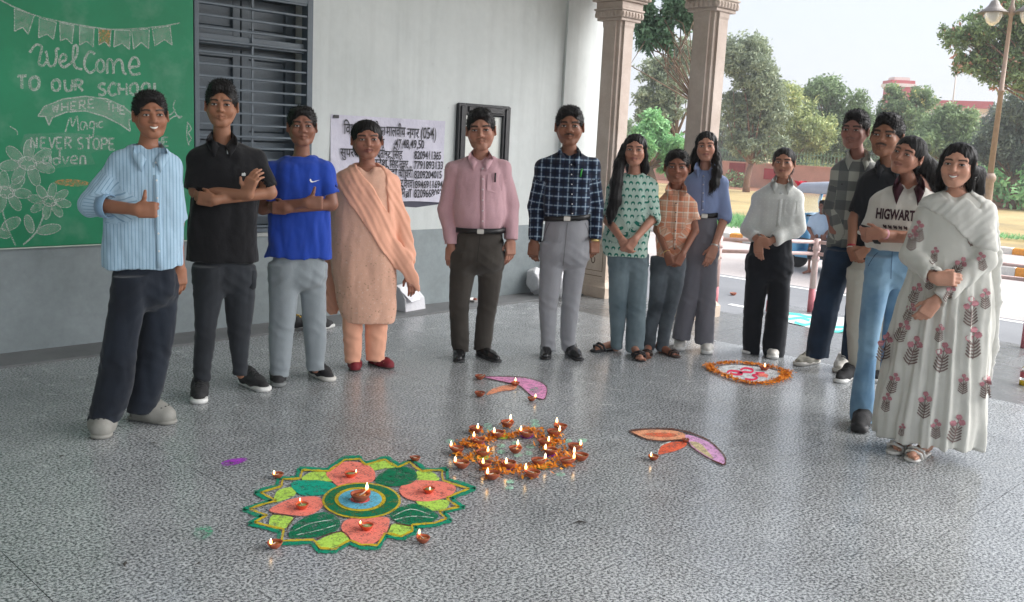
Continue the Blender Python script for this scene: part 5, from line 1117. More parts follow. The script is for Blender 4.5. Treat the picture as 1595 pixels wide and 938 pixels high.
        s.bodyo = put('body', me, M_SKIN, s.root); s.bvh = BVHTree.FromPolygons([tuple(v) for v in V[:]], [tuple(f) for f in Fc], all_triangles=False) if False else None
        sel = np.nonzero((y < -.02) & (ax < .07) & (np.abs(z) < .12))[0]; s.facev = (x[sel], z[sel], y[sel])
        s.eyes(smile)
    def fy(s, x, z):                         # depth of the face surface at (x, z) of the head
        d = (s.facev[0]-x)**2+(s.facev[1]-z)**2; m = d < .006**2; return s.facev[2][m].min() if m.any() else -.08
    def eyes(s, smile):
        Rm = Matrix([list(r) for r in s.HR]); q = s.hs
        def place(name, mb, mat, par, pos):
            o = mb.build(name, mat, par, True); o.matrix_local = Matrix.Translation(Vector(pos)) @ Rm.to_4x4() @ Matrix.Scale(q, 4); return o
        for e in (-1, 1):
            yy = s.fy(e*.030, .005); c = s.H(e*.030, yy+.0012, .0045)
            m = MB(); n = 16; rings = []
            for j in range(6):
                t = j/5*math.pi/2; r = math.cos(t); d = -.0034*math.sin(t); rings.append([(.0138*r*math.cos(a), d+.0022*(math.cos(a)*r)**2, (.0047 if math.sin(a) > 0 else .0040)*r*math.sin(a)) for a in np.linspace(0, 2*math.pi, n, endpoint=False)])
            eo = place('eye', m.loft(rings, True), M_EYEW, s.root, c)
            m = MB(); m.loft([[(.0060*r*math.cos(a), -d, .0047*r*math.sin(a)) for a in np.linspace(0, 2*math.pi, 12, endpoint=False)] for r, d in ((1, .0028), (.8, .0040), (.3, .0046))]); io = m.build('iris', M_IRIS, eo, True)
            m = MB(); pts = [(.0152*math.cos(a), -.0028+.0030*math.cos(a)**2, .0006+.0050*math.sin(a)) for a in np.linspace(.05, math.pi-.05, 9)]; m.tube(pts, [.0007, .0013, .0017, .0019, .0019, .0019, .0017, .0013, .0007], 6); m.build('eyelash', M_LASH, eo, True)
        if smile:
            yy = s.fy(0, -.054); m = MB(); rings = []
            for j in range(5):
                t = j/4*math.pi/2; r = math.cos(t); rings.append([(.0195*r*math.cos(a), -.002*math.sin(t)+.009*(math.cos(a)*r)**2, .0046*r*math.sin(a)+.0065*(math.cos(a)*r)**2) for a in np.linspace(0, 2*math.pi, 16, endpoint=False)])
            place('teeth', m.loft(rings, True), M_TEETH, s.root, s.H(0, yy-.0002, -.0560))
    # ---- hair
    def hair(s, style='short', locks=(), vol=1., quiff=0., amp=.004, low=-.03, seed=0, front=.062, part=None):
        q = s.hs; H = s.H; P_ = [H(0, .02, .04)]+[p for l in locks for p in l[0]]; P_ = np.array(P_); m = .15*q
        lo, hi = P_.min(0)-m, P_.max(0)+m; lo[2] = min(P_[:, 2].min()-.05, H(0, 0, -.09)[2]); hi[2] = H(0, 0, .15)[2]
        F = Field(lo, hi, .0042)
        F.ell(H(0, .016, .037), (.0762*q*vol*s.hw, .0975*q*vol, .0800*q*vol), s.HR)
        if style == 'short':
            F.ell(H(0, -.008, .080+.010*quiff), (.058*q*s.hw, .074*q, (.030+.010*quiff)*q), s.HR, .02*q)
            if quiff: F.cap(H(-.030, -.062, .088), H(.032, -.060, .088), (.010+.008*quiff)*q, (.012+.008*quiff)*q, .018*q)
            F.ell(H(0, -.122, -.026), (.068*q*s.hw, .096*q, .109*q), s.HR, .008*q, True)                # face
            F.ell(H(0, -.07, -.06), (.074*q*s.hw, .062*q, .075*q), s.HR, .006*q, True)
            for e in (-1, 1): F.ell(H(e*.080, .004, -.018), (.016*q, .022*q, .034*q), s.HR, .004*q, True)   # round the ears
            n = s.HR @ unit((0, -.55, -1)); F.plane(H(0, .03, low-.01), n, .006)
        else:
            F.ell(H(0, -.120, -.035), ((.060 if style == 'tied' else .060)*q*s.hw, .094*q, (.040+front)*q), s.HR, .010*q, True)
            F.ell(H(0, .03, -.03), (.070*q*s.hw, .066*q, .075*q), s.HR, .02*q)
            if style == 'tied': F.plane(H(0, .03, -.07), s.HR @ unit((0, -.9, -1)), .01)
            else:
                for e in (-1, 1): F.chain([H(e*.040, -.020, .092), H(e*.068, -.022, .035), H(e*.072, .0, -.035), H(e*.066, .02, -.09)], [.010*q, .012*q, .016*q, .022*q], .012*q)
            if part is not None: F.cap(H(part, -.10, .075), H(part, .0, .124), .0045*q, .0045*q, .006*q, True)
        for pts, rs in locks: F.chain(pts, rs, .02, flat=None)
        r = np.random.default_rng(seed+s.seed); ph = r.uniform(0, 6.28, 6)
        def dp(X, Y, Z):
            h = s.hl(np.stack([X, Y, Z], 1)); a = np.arctan2(h[:, 0], h[:, 1]+.02)
            if style == 'short': up_ = np.clip((h[:, 2]-.02)/.06, .35, 1); return up_*(amp*.55+.0006)*(np.sin(h[:, 0]*420+ph[0]+3*np.sin(h[:, 1]*120+ph[1]))*.5+np.sin(h[:, 1]*360+2.5*np.sin(h[:, 0]*150)+ph[2])*.5+.4*np.sin(h[:, 2]*380+h[:, 0]*200+ph[4])+.5*np.sin(h[:, 0]*120+h[:, 1]*90+ph[3]))
            return amp*(np.sin(a*22+ph[0]+1.5*np.sin(Z*25+ph[1]))*.6+np.sin(X*260+1.8*np.sin(Z*18+ph[2]))*.5)
        F.disp(dp, .02); V, Fc = F.mesh(); s.hairo = put('hair', mesh_np('hair', V, Fc), M_HAIR, s.root)
        rs = np.random.default_rng(s.seed); m = 2600 if style == 'short' else 3000; fi = rs.integers(0, len(Fc), m); P0 = V[Fc[fi, 0]]*.5+V[Fc[fi, 2]]*.5; nr = np.cross(V[Fc[fi, 2]]-V[Fc[fi, 0]], V[Fc[fi, 3]]-V[Fc[fi, 1]]); nr /= np.linalg.norm(nr, axis=1)[:, None]+1e-9
        h = s.hl(P0); comb = (np.array([.25, .55, .25])[None]+rs.normal(0, .35, (m, 3))) if style == 'short' else (np.array([0, .05, -1.])[None]+rs.normal(0, .12, (m, 3)))
        if style == 'short': comb = comb @ s.HR.T
        comb -= nr*(comb*nr).sum(1)[:, None]; comb /= np.linalg.norm(comb, axis=1)[:, None]+1e-9
        lift = rs.uniform(.15, .75, m)[:, None] if style == 'short' else rs.uniform(.02, .12, m)[:, None]; ln = (rs.uniform(.010, .022, m) if style == 'short' else rs.uniform(.025, .06, m))[:, None]; front_ = (h[:, 1] < -.055) | (h[:, 2] < -.01)
        ln[front_ if style == 'short' else (h[:, 1] < -.02) & (h[:, 2] > -.03)] *= .45 if style == 'short' else .12
        tipd = comb+nr*lift; tipd /= np.linalg.norm(tipd, axis=1)[:, None]; sd = np.cross(tipd, nr); sd /= np.linalg.norm(sd, axis=1)[:, None]+1e-9; wd = rs.uniform(.0007, .0016, m)[:, None]
        b0 = P0-nr*.003; mid = b0+comb*ln*.5+nr*lift*ln*.35+nr*.003; tp = b0+tipd*ln+nr*.003
        VV = np.stack([b0-sd*wd, b0+sd*wd, mid+sd*wd*.8, mid-sd*wd*.8, tp], 1).reshape(-1, 3); k5 = np.arange(m)[:, None]*5; FF = np.concatenate([k5+np.array([[0, 1, 2]]), k5+np.array([[0, 2, 3]]), k5+np.array([[3, 2, 4]])])
        so_ = put('hair_strands', mesh_np('hair_strands', VV, FF, False), M_HAIR, s.hairo); so_['kind'] = 'stuff'
    # ---- clothes
    def garment(s, name, mat, build, pts, res=.0065, fold=(.005, (26, 26, 20)), seed=0, uvf=None, fold2=None, margin=.16, mask=None, parent=None, smooth=1):
        P_ = np.array(pts); lo, hi = P_.min(0)-margin, P_.max(0)+margin; F = Field(lo, hi, res); build(F)
        if fold:
            def dp(X, Y, Z):
                d = fold[0]*1.1*ridge((X, Y, Z), seed+s.seed, fold[1])+fold[0]*.4*ridge((X, Y, Z), seed+s.seed+9, [2.3*q for q in fold[1]])
                if fold2 is not None: d = d+fold2(X, Y, Z)
                if mask is not None: d = d*mask(X, Y, Z)
                return d
            F.disp(dp)
        V, Fc = F.mesh(); V = relax(V, Fc, smooth); me = mesh_np(name, V, Fc); uv = (uvf or s.uv_plain)(V)
        at = me.attributes.new('UV', 'FLOAT_VECTOR', 'POINT'); at.data.foreach_set('vector', np.concatenate([uv, np.zeros((len(V), 1))], 1).astype(f4).ravel())
        o = put(name, me, mat, parent or s.root); o['_'] = 0; del o['_']; s.lastF = (V, Fc)
        return o
    def uv_plain(s, V): return V[:, [0, 2]]
    def uv_sleeves(s, V, cx=0.):
        uv = V[:, [0, 2]].copy(); uv[:, 0] -= cx; best = np.full(len(V), 1e9)
        for sh, el, wr, r in s.arms:
            acc = 0
            for a, b in ((sh, el), (el, wr)):
                ba = b-a; L_ = np.linalg.norm(ba); d = ba/L_; t = np.clip(((V-a) @ d), 0, L_); rel = V-a-t[:, None]*d; dist = np.linalg.norm(rel, axis=1); e1 = unit(np.cross(d, (0, 1, 0.2))); e2 = np.cross(d, e1)
                ang = np.arctan2(rel @ e2, rel @ e1); far = t+acc > .10; m = (dist < .085) & (dist < best) & (far | (a is el)); uv[m, 0] = ang[m]*.055; uv[m, 1] = (t+acc)[m]; best[m] = dist[m]; acc += L_
        return uv
    def bv(s, o): 
        me = o.data; V, Fc = s.lastF; return BVHTree.FromPolygons([tuple(v) for v in V], [tuple(f) for f in Fc])
    def front(s, bvh, x, z, off=.003):
        h = bvh.ray_cast(Vector((x, -1.5, z)), Vector((0, 1, 0)), 3.)[0]; return V3(x, (h.y if h else -.1)-off, z)
    def strip(s, name, mat, bvh, pts2, width, parent, off=.004, thick=.003):
        m = MB(); Q = []
        for i, (x, z) in enumerate(pts2):
            a = np.array(pts2[max(i-1, 0)]); b = np.array(pts2[min(i+1, len(pts2)-1)]); d = unit(b-a); n = np.array([-d[1], d[0]])*width/2
            p, r = s.front(bvh, x+n[0], z+n[1], off), s.front(bvh, x-n[0], z-n[1], off); Q.append([p, r, r+V3(0, thick, 0), p+V3(0, thick, 0)])
        m.loft(Q); return uvxz(m.build(name, mat, parent, True))
    def decal(s, name, mat, bvh, polys, parent, off=.0035):
        m = MB()
        for poly in polys: polyfill(m, poly, 0, lambda u, v, z: tuple(s.front(bvh, u, v, off)))
        return uvxz(m.build(name, mat, parent, True))
    def lines(s, name, mat, bvh, lines_, width, parent, off=.0035):
        m = MB()
        for l in lines_: ribbon(m, l, width, 0, lambda u, v, z: tuple(s.front(bvh, u, v, off)))
        return uvxz(m.build(name, mat, parent, True))
    def collar(s, mat, bvh, parent, r=.060, open_=.30, tip=.05, tipx=.0, zb=.035, height=.038, drop=.05, c=None, name='collar', ry=1.05):
        c = np.asarray(c if c is not None else s.nb)
        for e in (-1, 1):
            m = MB(); R_ = []; n = 12
            for i in range(n+1):
                t = i/n; ph = math.pi*(1-t)+open_*t; ph *= e; sx_, cy_ = math.sin(ph), -math.cos(ph)
                zi = c[2]+zb*(1-t)-(.004+drop*t*t)*t; tf = max(0, (t-.45)/.55)**2
                A = V3(c[0]+(r-.004)*sx_, c[1]+(r*ry-.004)*cy_, zi-.008); B = V3(c[0]+(r+.002)*sx_, c[1]+(r*ry+.002)*cy_, zi+.016*(1-.5*t)); ro = r+.020+.012*(1-t)
                C = V3(c[0]+(ro+tipx*tf)*sx_+e*tf*.016, c[1]+ro*ry*cy_-.004, zi-height*(1-.25*t)-tip*tf*.45)
                if t > .35:
                    q = s.front(bvh, C[0], C[2], .010); C[1] = min(C[1], q[1]); q = s.front(bvh, B[0], B[2], .009); B[1] = min(B[1], q[1]) if t > .75 else B[1]
                M_ = (B+C)/2+V3(sx_*.004, cy_*.004, .004); 
                if t > .35: q = s.front(bvh, M_[0], M_[2], .011); M_[1] = min(M_[1], q[1])
                R_.append([A, B, M_, C])
            V = [p for r_ in R_ for p in r_]; m.add(V, [(i*4+j, i*4+j+1, i*4+5+j, i*4+4+j) for i in range(n) for j in range(3)])
            o = uvxz(m.build(name, mat, parent, True)); sm = o.modifiers.new('thick', 'SOLIDIFY'); sm.thickness = .0035; sm.offset = 0
    def buttons(s, bvh, parent, pts2, mat=None, r=.0048):
        for x, z in pts2:
            q = s.front(bvh, x, z, .0065); m = MB(); n = 10; m.loft([[(q[0]+rr*math.cos(a), q[1]+dy, q[2]+rr*math.sin(a)) for a in np.linspace(0, 2*math.pi, n, endpoint=False)] for rr, dy in ((r, .003), (r, .0008), (r*.7, 0))]); m.build('button', mat or M_BUT, parent, True)
    def shoe(s, kind, mats, heel_px, toe_px, scale=1., label=None, dy=None):
        """heel and toe given as floor points of the photograph"""
        a = s.Rz.T @ (G(*heel_px)-s.base); b = s.Rz.T @ (G(*toe_px)-s.base); d = b-a; L_ = math.hypot(d[0], d[1]); rz = math.atan2(d[0], -d[1]); c = (a+b)/2
        parts = shoe_kind(kind); t = bpy.data.objects.new('shoe', None); link(t, s.root); t.location = Vector((c[0], c[1], 0)); t.rotation_euler.z = rz; t.scale = (scale,)*3
        if label: t['label'] = label
        for nm, q in parts:
            mt = mats.get(nm, mats['upper'])
            if isinstance(q, MB): o = q.build(nm, mt, t, True)
            else:
                o = bpy.data.objects.new(nm, q.copy() if q.users and q.materials and q.materials[0] != mt else q)
                if not o.data.materials: o.data.materials.append(mt)
                elif o.data.materials[0] != mt: o.data.materials[0] = mt
                link(o, t)
        return c
    def trousers(s, mat, legs, waist, ratio=.95, dy=(0, 0), fold=.0045, hem=.010, name='trousers', res=.0065, waist_ratio=.66, hemwave=.012, inset=0.):
        """legs: rows of pixel outlines for each leg; waist rows join them"""
        LR = [s.rows(l, ratio, d) for l, d in zip(legs, dy)]; WR = s.rows(waist, waist_ratio); allp = [V3(r[1], r[2], r[0]) for q in LR+[WR] for r in q]; zmin = min(p[2] for p in allp)
        for q in LR: q = sorted(q, key=lambda r: -r[0]); s.legs.append([V3(r[1], r[2], r[0]) for r in (q[1], q[len(q)//2], q[-1])])
        WR = [(r[0], r[1], r[2], r[3]*.945-inset, r[4]*.92-inset) for r in WR]; LR = [[(r[0], r[1], r[2], r[3]*.93, r[4]*.86) for r in q] for q in LR]; ztop = max(r[0] for r in WR)
        w0 = min(WR, key=lambda r: r[0]); WR = WR+[(w0[0]-.035, w0[1], w0[2], w0[3]*.80, w0[4]*.8), (w0[0]-.06, w0[1], w0[2], w0[3]*.45, w0[4]*.5)]
        def build(F):
            for q in LR: F.loft(q, .003, n=2.2)
            F.loft(WR, .03, n=2.3)
        zc_ = w0[0]; xc_ = w0[1]
        zk = np.mean([r[0] for q in LR for r in q])
        def f2(X, Y, Z):
            lowm = np.clip(1-(Z-zmin)/.22, 0, 1)**1.5; kn = np.exp(-((Z-zk)/.07)**2)
            return hemwave*.5*lowm*(np.abs(np.sin(Z*52+X*18+1.6*np.sin(Y*24+s.seed)))-.55)+0.0045*kn*(np.abs(np.sin(Z*44+X*26+1.5*np.sin(Y*30)))-.6)+.0045*np.clip(1-np.abs(Z-zc_)/.16, 0, 1)*(np.abs(np.sin(X*34+Z*46*np.sign(X-xc_)))-.6)
        return s.garment(name, mat, build, allp, res, (fold*1.15, (34, 34, 6)), 3, None, f2, .16, lambda X, Y, Z: np.clip((ztop-.01-Z)/.09, 0, 1), None, 3)
    def seams(s, tr, mat, waist, crotch, pockets=()):
        bvh = s.bv(tr); c0, c1 = s.L(*waist), s.L(*crotch); s.lines('fly_seam', mat, bvh, [[(c0[0]+(c1[0]-c0[0])*t, c0[2]+(c1[2]-c0[2])*t) for t in np.linspace(0, 1, 8)]], .004, tr, .002)
        for a, b in pockets:
            p0, p1 = s.L(*a), s.L(*b); s.lines('pocket_seam', mat, bvh, [[(p0[0]+(p1[0]-p0[0])*t, p0[2]+(p1[2]-p0[2])*t+.012*math.sin(math.pi*t)) for t in np.linspace(0, 1, 7)]], .0045, tr, .002)
    def top(s, name, mat, rows, sleeves=(), ratio=.62, neckr=.062, vneck=None, vw=.03, fold=.0055, dy=0., hem=.006, res=.0063, uvf=None, extra=None, neck_dy=.0, n=2.35, seed=5, ffreq=(30, 30, 11), shcap=.056, slope=.045, post=None, xpts=None, tuck=0.):
        """rows: pixel outline of the torso; sleeves: (arm, cover 0..2, r_shoulder, r_elbow, r_end)"""
        R_ = s.rows(rows, ratio, dy); nb = s.nb0
        if tuck: R_ = [(r[0], r[1], r[2], r[3]-tuck*(r[0] < min(q[0] for q in R_)+.05), r[4]-tuck*(r[0] < min(q[0] for q in R_)+.05)) for r in R_]
        pts = [V3(r[1], r[2], r[0]) for r in R_]+[q for a in s.arms for q in a[:3]]+[nb]+[V3(*q) for q in (xpts or [])]; zmin = min(r[0] for r in R_)
        nb = nb+V3(0, 0, .028); s.nb = nb
        def build(F):
            for ai, cov, r0, r1, r2 in sleeves:
                sh, el, wr, _ = s.arms[ai]; sh = sh+V3(0, 0, -.012); r0, r1, r2 = r0*.80, r1*.93, r2*.96
                if cov <= 1: e = sh+(el-sh)*cov; F.cap(sh, e, r0, r2, .01, cut=True); last, pr = sh, r2
                else: e = el+(wr-el)*(cov-1); F.cap(sh, el, r0, r1, .01); F.cap(el, e, r1*.97, r2, .012, cut=True); last = el
                u = unit(e-last); F.cap(e-u*.02, e+u*.05, r2-.008, r2-.006, .003, sub=True)
            F.loft(R_, .02, n=n)
            for ai, cov, r0, r1, r2 in sleeves:
                sh = s.arms[ai][0]+V3(0, .004, -.012); F.cap(nb+V3(0, .008, -slope-.008), sh, shcap, r0*.84, .035)
            if extra: extra(F)
            F.cap(nb+V3(0, .0, -.012), nb+V3(0, -.0, .12), neckr, neckr*1.25, .008, sub=True)
            if vneck is not None: v = s.L(*vneck); F.chain([nb+V3(0, -.05, .02), V3((nb[0]+v[0])/2, -.13+dy, (nb[2]+v[2])/2+.005), V3(v[0], -.17+dy, v[2])], [.045, vw, .006], .006, sub=True)
            if post: post(F)
            s.topF = F
        def f2(X, Y, Z):
            lm = np.clip(1-(Z-zmin)/.16, 0, 1); return hem*lm*np.sin(X*34+s.seed+1.2*np.sin(Z*9))*np.cos(Y*17)
        return s.garment(name, mat, build, pts, res, (fold, ffreq), seed, uvf or s.uv_sleeves, f2, .17)
    def chest(s, rows, ratio=.62, dy=0., shrink=.020):
        R_ = sorted(s.rows(rows, ratio, dy), key=lambda r: r[0]); n = len(R_); R_ = R_[max(0, n//3):]
        return [(r[0], r[1], r[2], max(.03, r[3]-shrink), max(.03, r[4]-shrink)) for r in R_]
    def shell(s, name, mat, region, thick, hang=None, fold=None, lift=.004):
        """cloth that lies on the garment below: its surface pushed out, kept inside a region"""
        B = s.topF; F = Field((0, 0, 0), (.02, .02, .02), .01); F.ax = B.ax; F.res = B.res; F.D = np.full(B.D.shape, .5, f4); region(F)
        F.D = -smin(-F.D, -(B.D-f4(thick)), .004)
        if hang: hang(F)
        if fold: F.disp(fold)
        V, Fc = F.mesh(); me = mesh_np(name, V, Fc); at = me.attributes.new('UV', 'FLOAT_VECTOR', 'POINT'); at.data.foreach_set('vector', np.concatenate([V[:, [0, 2]], np.zeros((len(V), 1))], 1).astype(f4).ravel())
        return put(name, me, mat, s.root)
# ================================================================ the people
BLK = plain('black_rubber', (.02, .02, .022), .5, .2, 30); WHT = plain('white_rubber', (.7, .7, .68), .5, .1, 30); GRYC = plain('grey_foam', hexc('#8d8c86'), .65, .08, 30, .2, 200); HOLE = plain('vent_dark', (.03, .03, .03), .9)
BLKF = plain('black_mesh_fabric', (.022, .022, .024), .8, .3, 40, .4, 300); WSH = plain('white_shoe', (.62, .60, .56), .6, .1, 20); MAR = plain('maroon_velvet', hexc('#7c1d2a'), .7, .2, 40); CRM = plain('grey_cream_shoe', hexc('#a8a498'), .7, .1, 20); DRS = plain('polished_leather', (.013, .013, .014), .22, .2, 30); BRN = plain('dark_sandal', hexc('#3a2e2a'), .6, .2, 30); WSD = plain('white_sandal', (.68, .66, .62), .4, .06, 30)
DOWN = V3(0, 0, -1)
def hang(p, wr, right, back=.75, lean=(0, 0, 0), curl=(18, 26, 16), sc_=1., fwd=0.):
    e = -1 if right else 1; p.hand(wr, V3(-e*.05, -.12-fwd, -1)+V3(*lean), V3(e*(1-back), back, 0), e, curl, None, sc_)

# 1 -------- boy in the striped shirt
p = Person('person', 'boy in light blue striped shirt giving a thumbs up, dark jeans and grey clogs', (200, 666), skin='#8a5a42')
p.head((232, 143), (237, 217), .12, .03, .0, wide=.96); p.nb0 = p.L(230, 232, .015)
rows = [(416,165,281,.5),(380,167,280,.55),(330,170,279,.6),(290,174,277,.62),(262,180,274,.62),(244,192,266,.6),(232,208,256,.6)]
a = p.arm(p.L(190, 250), p.L(142, 318, -.04), p.L(214, 327, -.20)); b = p.arm(p.L(264, 255, .03), p.L(274, 345, .07), p.L(279, 418, .03))
p.hand(p.arms[0][2], V3(1, -.25, .03), V3(.1, 1, -.1), 1, (80, 95, 55), (V3(.25, -.3, .9), V3(.1, .1, 1)), .95); hang(p, p.arms[1][2], True, sc_=.9)
M = cloth('striped_shirt', stripes('#a9c6da', '#7f9fba', .0155, .22)); MJ = cloth('dark_jeans', denim('#141a24', '#1f2733'))
p.trousers(MJ, [[(430,176,230),(480,170,224),(540,161,214),(600,151,207),(636,141,196),(656,138,186)], [(430,222,276),(480,219,275),(540,213,268),(600,201,256),(624,197,248),(640,197,244)]], [(462,178,274),(430,176,275),(400,180,272)], dy=(-.06, .06), inset=.012)
p.body(p.nb0, p.chest(rows), smile=True, neck_r=.046)
o = p.top('shirt', M, rows, [(0, 1.30, .062, .060, .054), (1, .96, .058, .055, .056)], vneck=(241, 250), dy=0, hem=.010, fold=.006, uvf=lambda V: p.uv_sleeves(V))
bv = p.bv(o); p.collar(M, bv, o, r=.055, open_=.35, c=p.nb0+V3(.01, 0, 0))
pl = [(p.L(242+(i*.9), 252+i*27)[0], p.L(242, 252+i*27)[2]) for i in range(7)]; p.strip('placket', M, bv, pl, .028, o); p.buttons(bv, o, pl[:6])
for i in (0,): 
    el, wr = p.arms[i][1:3]
    u = unit(wr-el); c0 = el+u*np.linalg.norm(wr-el)*.24; m = MB(); m.tube([c0-u*.0, c0+u*.045], .0565, 20, False); q = m.build('rolled_cuff', M, o, True); sm_ = q.modifiers.new('t', 'SOLIDIFY'); sm_.thickness = .006
p.hair('short', quiff=.4, amp=.0022, low=-.03); 
p.shoe('clog', dict(upper=GRYC, sole=GRYC, vent_hole=HOLE), (166, 652), (155, 692), .98); p.shoe('clog', dict(upper=GRYC, sole=GRYC, vent_hole=HOLE), (193, 650), (274, 661), .98)

# 2 -------- boy in black polo
p = Person('person', 'tall boy in black polo with arms folded, dark grey cargo trousers', (345, 612), skin='#8f6047')
p.head((345, 130), (345, 200), -.05, 0, .0, wide=.96); p.nb0 = p.L(346, 222, .02)
rows = [(406,295,400,.55),(370,297,398,.58),(330,300,398,.62),(290,302,402,.64),(258,304,402,.62),(238,316,392,.6),(226,328,366,.6)]
p.arm(p.L(310, 245), p.L(306, 298, -.04), p.L(388, 304, -.20)); p.arm(p.L(396, 246), p.L(420, 300, -.04), p.L(332, 312, -.17))
p.hand(p.L(384, 302, -.19), V3(.35, -.1, 1.), V3(.6, .75, 0), 1, (25, 25, 15), (V3(-.5, -.3, .7), V3(-.1, -.1, 1)), .95); p.hand(p.arms[1][2], V3(-1, .35, .1), V3(0, 1, 0), -1, (30, 40, 20), None, .92)
M = cloth('black_pique', solid((.009, .009, .011)), bump=.2); MC = cloth('charcoal_cotton', denim('#25282d', '#31353b'))
p.trousers(MC, [[(415,300,350),(460,302,347),(510,303,336),(545,302,332),(580,300,328),(594,301,328)], [(415,349,398),(460,351,397),(510,354,391),(545,358,388),(572,362,387),(584,362,387)]], [(440,303,396),(412,302,396),(394,304,394)], dy=(-.05, .0), hemwave=.016, inset=.012)
p.body(p.nb0, p.chest(rows), neck_r=.048)
o = p.top('polo_shirt', M, rows, [(0, .92, .066, .062, .066), (1, .9, .066, .062, .066)], vneck=(350, 246), fold=.006)
bv = p.bv(o); p.collar(M, bv, o, r=.056, open_=.28)
q = p.L(354, 231); p.strip('zip', M_GOLD if False else plain('zip_metal', (.7, .7, .7), .3, .05, metallic=1.), bv, [(q[0], q[2]), (q[0]+.002, q[2]-.028)], .008, o)
q = p.L(379, 270); p.decal('chest_logo', WHT, bv, [[(q[0]-.011, q[2]-.008), (q[0]+.009, q[2]-.009), (q[0]+.010, q[2]+.003), (q[0]+.003, q[2]+.010), (q[0]-.004, q[2]+.004), (q[0]-.009, q[2]+.008)]], o)
p.hair('short', quiff=1.3, amp=.0045, low=-.02)
for x, y in ((306, 433), (393, 431)):
    c = p.L(x, y, -.01); MB().bbox((c[0]-.018, c[1]-.05, c[2]-.07), (c[0]+.018, c[1]+.05, c[2]+.05), .014).build('cargo_pocket', MC, p.root, True)
p.shoe('sneaker_black', dict(upper=BLKF, sole=WHT, laces=BLK), (313, 604), (309, 636), 1.02); p.shoe('sneaker_black', dict(upper=BLKF, sole=WHT, laces=BLK), (365, 592), (424, 614), 1.05)

# 3 -------- boy in blue tee
p = Person('person', 'boy in royal blue t-shirt with folded arms and thumb up, light grey trousers', (464, 596), skin='#7d5240')
p.head((470, 166), (471, 229), .05, 0, .0, wide=.98); p.nb0 = p.L(470, 246, .02)
rows = [(400,417,513,.55),(370,419,512,.58),(330,421,512,.62),(295,422,512,.64),(268,424,508,.62),(254,432,500,.6),(246,448,488,.6)]
p.arm(p.L(426, 265), p.L(410, 324, -.03), p.L(478, 316, -.21)); p.arm(p.L(505, 265), p.L(516, 318, -.05), p.L(446, 325, -.16))
p.hand(p.arms[0][2], V3(1, -.15, .02), V3(.1, 1, 0), 1, (80, 95, 55), (V3(.35, -.3, .85), V3(.25, .1, 1)), .95); p.hand(p.arms[1][2], V3(-1, .3, 0), V3(0, 1, 0), -1, (30, 40, 20), None, .9)
M = cloth('royal_blue_jersey', solid('#2145a8'), bump=.08); MG = cloth('light_grey_twill', solid('#8d959a'))
p.trousers(MG, [[(410,417,466),(450,418,466),(500,419,461),(540,418,456),(570,419,452),(584,420,450)], [(410,462,511),(450,466,509),(500,470,508),(540,474,508),(562,476,506),(576,476,506)]], [(436,420,508),(408,420,509),(388,422,507)], dy=(-.02, .04), inset=.012)
p.body(p.nb0, p.chest(rows), neck_r=.047)
o = p.top('t_shirt', M, rows, [(0, .78, .066, .064, .068), (1, .72, .066, .064, .068)], neckr=.062, fold=.007, hem=.010)
bv = p.bv(o); q = p.L(490, 281)
sw = [(-.026,.004),(-.022,-.004),(-.013,-.007),(0,-.003),(.028,.008),(.002,.002),(-.010,-.001),(-.017,.003),(-.019,.010),(-.024,.012)]
p.decal('chest_logo', WHT, bv, [[(q[0]+x*1.1, q[2]+z*1.1) for x, z in sw]], o)
m = MB(); c = p.nb0; m.tube([(c[0]+.060*math.sin(t), c[1]-.062*math.cos(t)-.004, c[2]-.002-.020*(math.cos(t)+1)/2) for t in np.linspace(0, 2*math.pi, 28)], .006, 6, False); m.build('neckband', M, o, True)
p.hair('short', quiff=.1, amp=.002, low=-.035)
p.shoe('sneaker_black', dict(upper=BLKF, sole=plain('dark_grey_sole', (.16, .17, .17), .6), laces=BLK), (432, 582), (434, 609), 1.); p.shoe('sneaker_black', dict(upper=BLKF, sole=WSH, laces=BLK), (478, 578), (521, 597), 1.)

# 4 -------- woman in peach
p = Person('person', 'woman in peach kurta with long peach dupatta and maroon shoes', (572, 574), skin='#8c5c48')
p.head((569, 187), (574, 249), .10, .02, .06, wide=1.06); p.nb0 = p.L(572, 262, .02)
rows = [(500,531,616,.6),(450,522,618,.6),(400,516,617,.62),(350,518,612,.64),(310,522,610,.66),(285,526,612,.64),(270,536,606,.6),(260,552,594,.6)]
p.arm(p.L(532, 285, .02), p.L(524, 350, .04), p.L(532, 410, -.02)); p.arm(p.L(606, 285, .02), p.L(624, 355, .04), p.L(640, 425, -.04))
hang(p, p.arms[0][2], False); hang(p, p.arms[1][2], True, lean=(.15, 0, 0), sc_=.95)
M = cloth('peach_kurta', embroid('#e3b39b', '#b98f76', '#eed5c4'), bump=.14); MD = cloth('peach_chiffon', solid('#f2b397'), .75, .3, bump=.08); MPT = cloth('peach_cotton', solid('#eeb093'))
p.trousers(MPT, [[(470,532,566),(500,533,566),(530,534,565),(550,535,564),(565,537,562)], [(470,566,606),(500,567,605),(530,567,603),(548,568,601),(560,569,600)]], [(480,538,606),(462,538,606)], dy=(-.02, .02), hemwave=.012)
p.body(p.nb0, p.chest(rows), fem=True, fat=.004, neck_r=.05, stache=0, lip=hexc('#7d3f3c'))
o = p.top('kurta', M, rows, [(0, 1.6, .062, .056, .05), (1, 1.75, .062, .056, .048)], vneck=(576, 278), vw=.05, fold=.005, hem=.012, uvf=lambda V: V[:, [0, 2]], neckr=.066)
bv = p.bv(o)
L = p.L
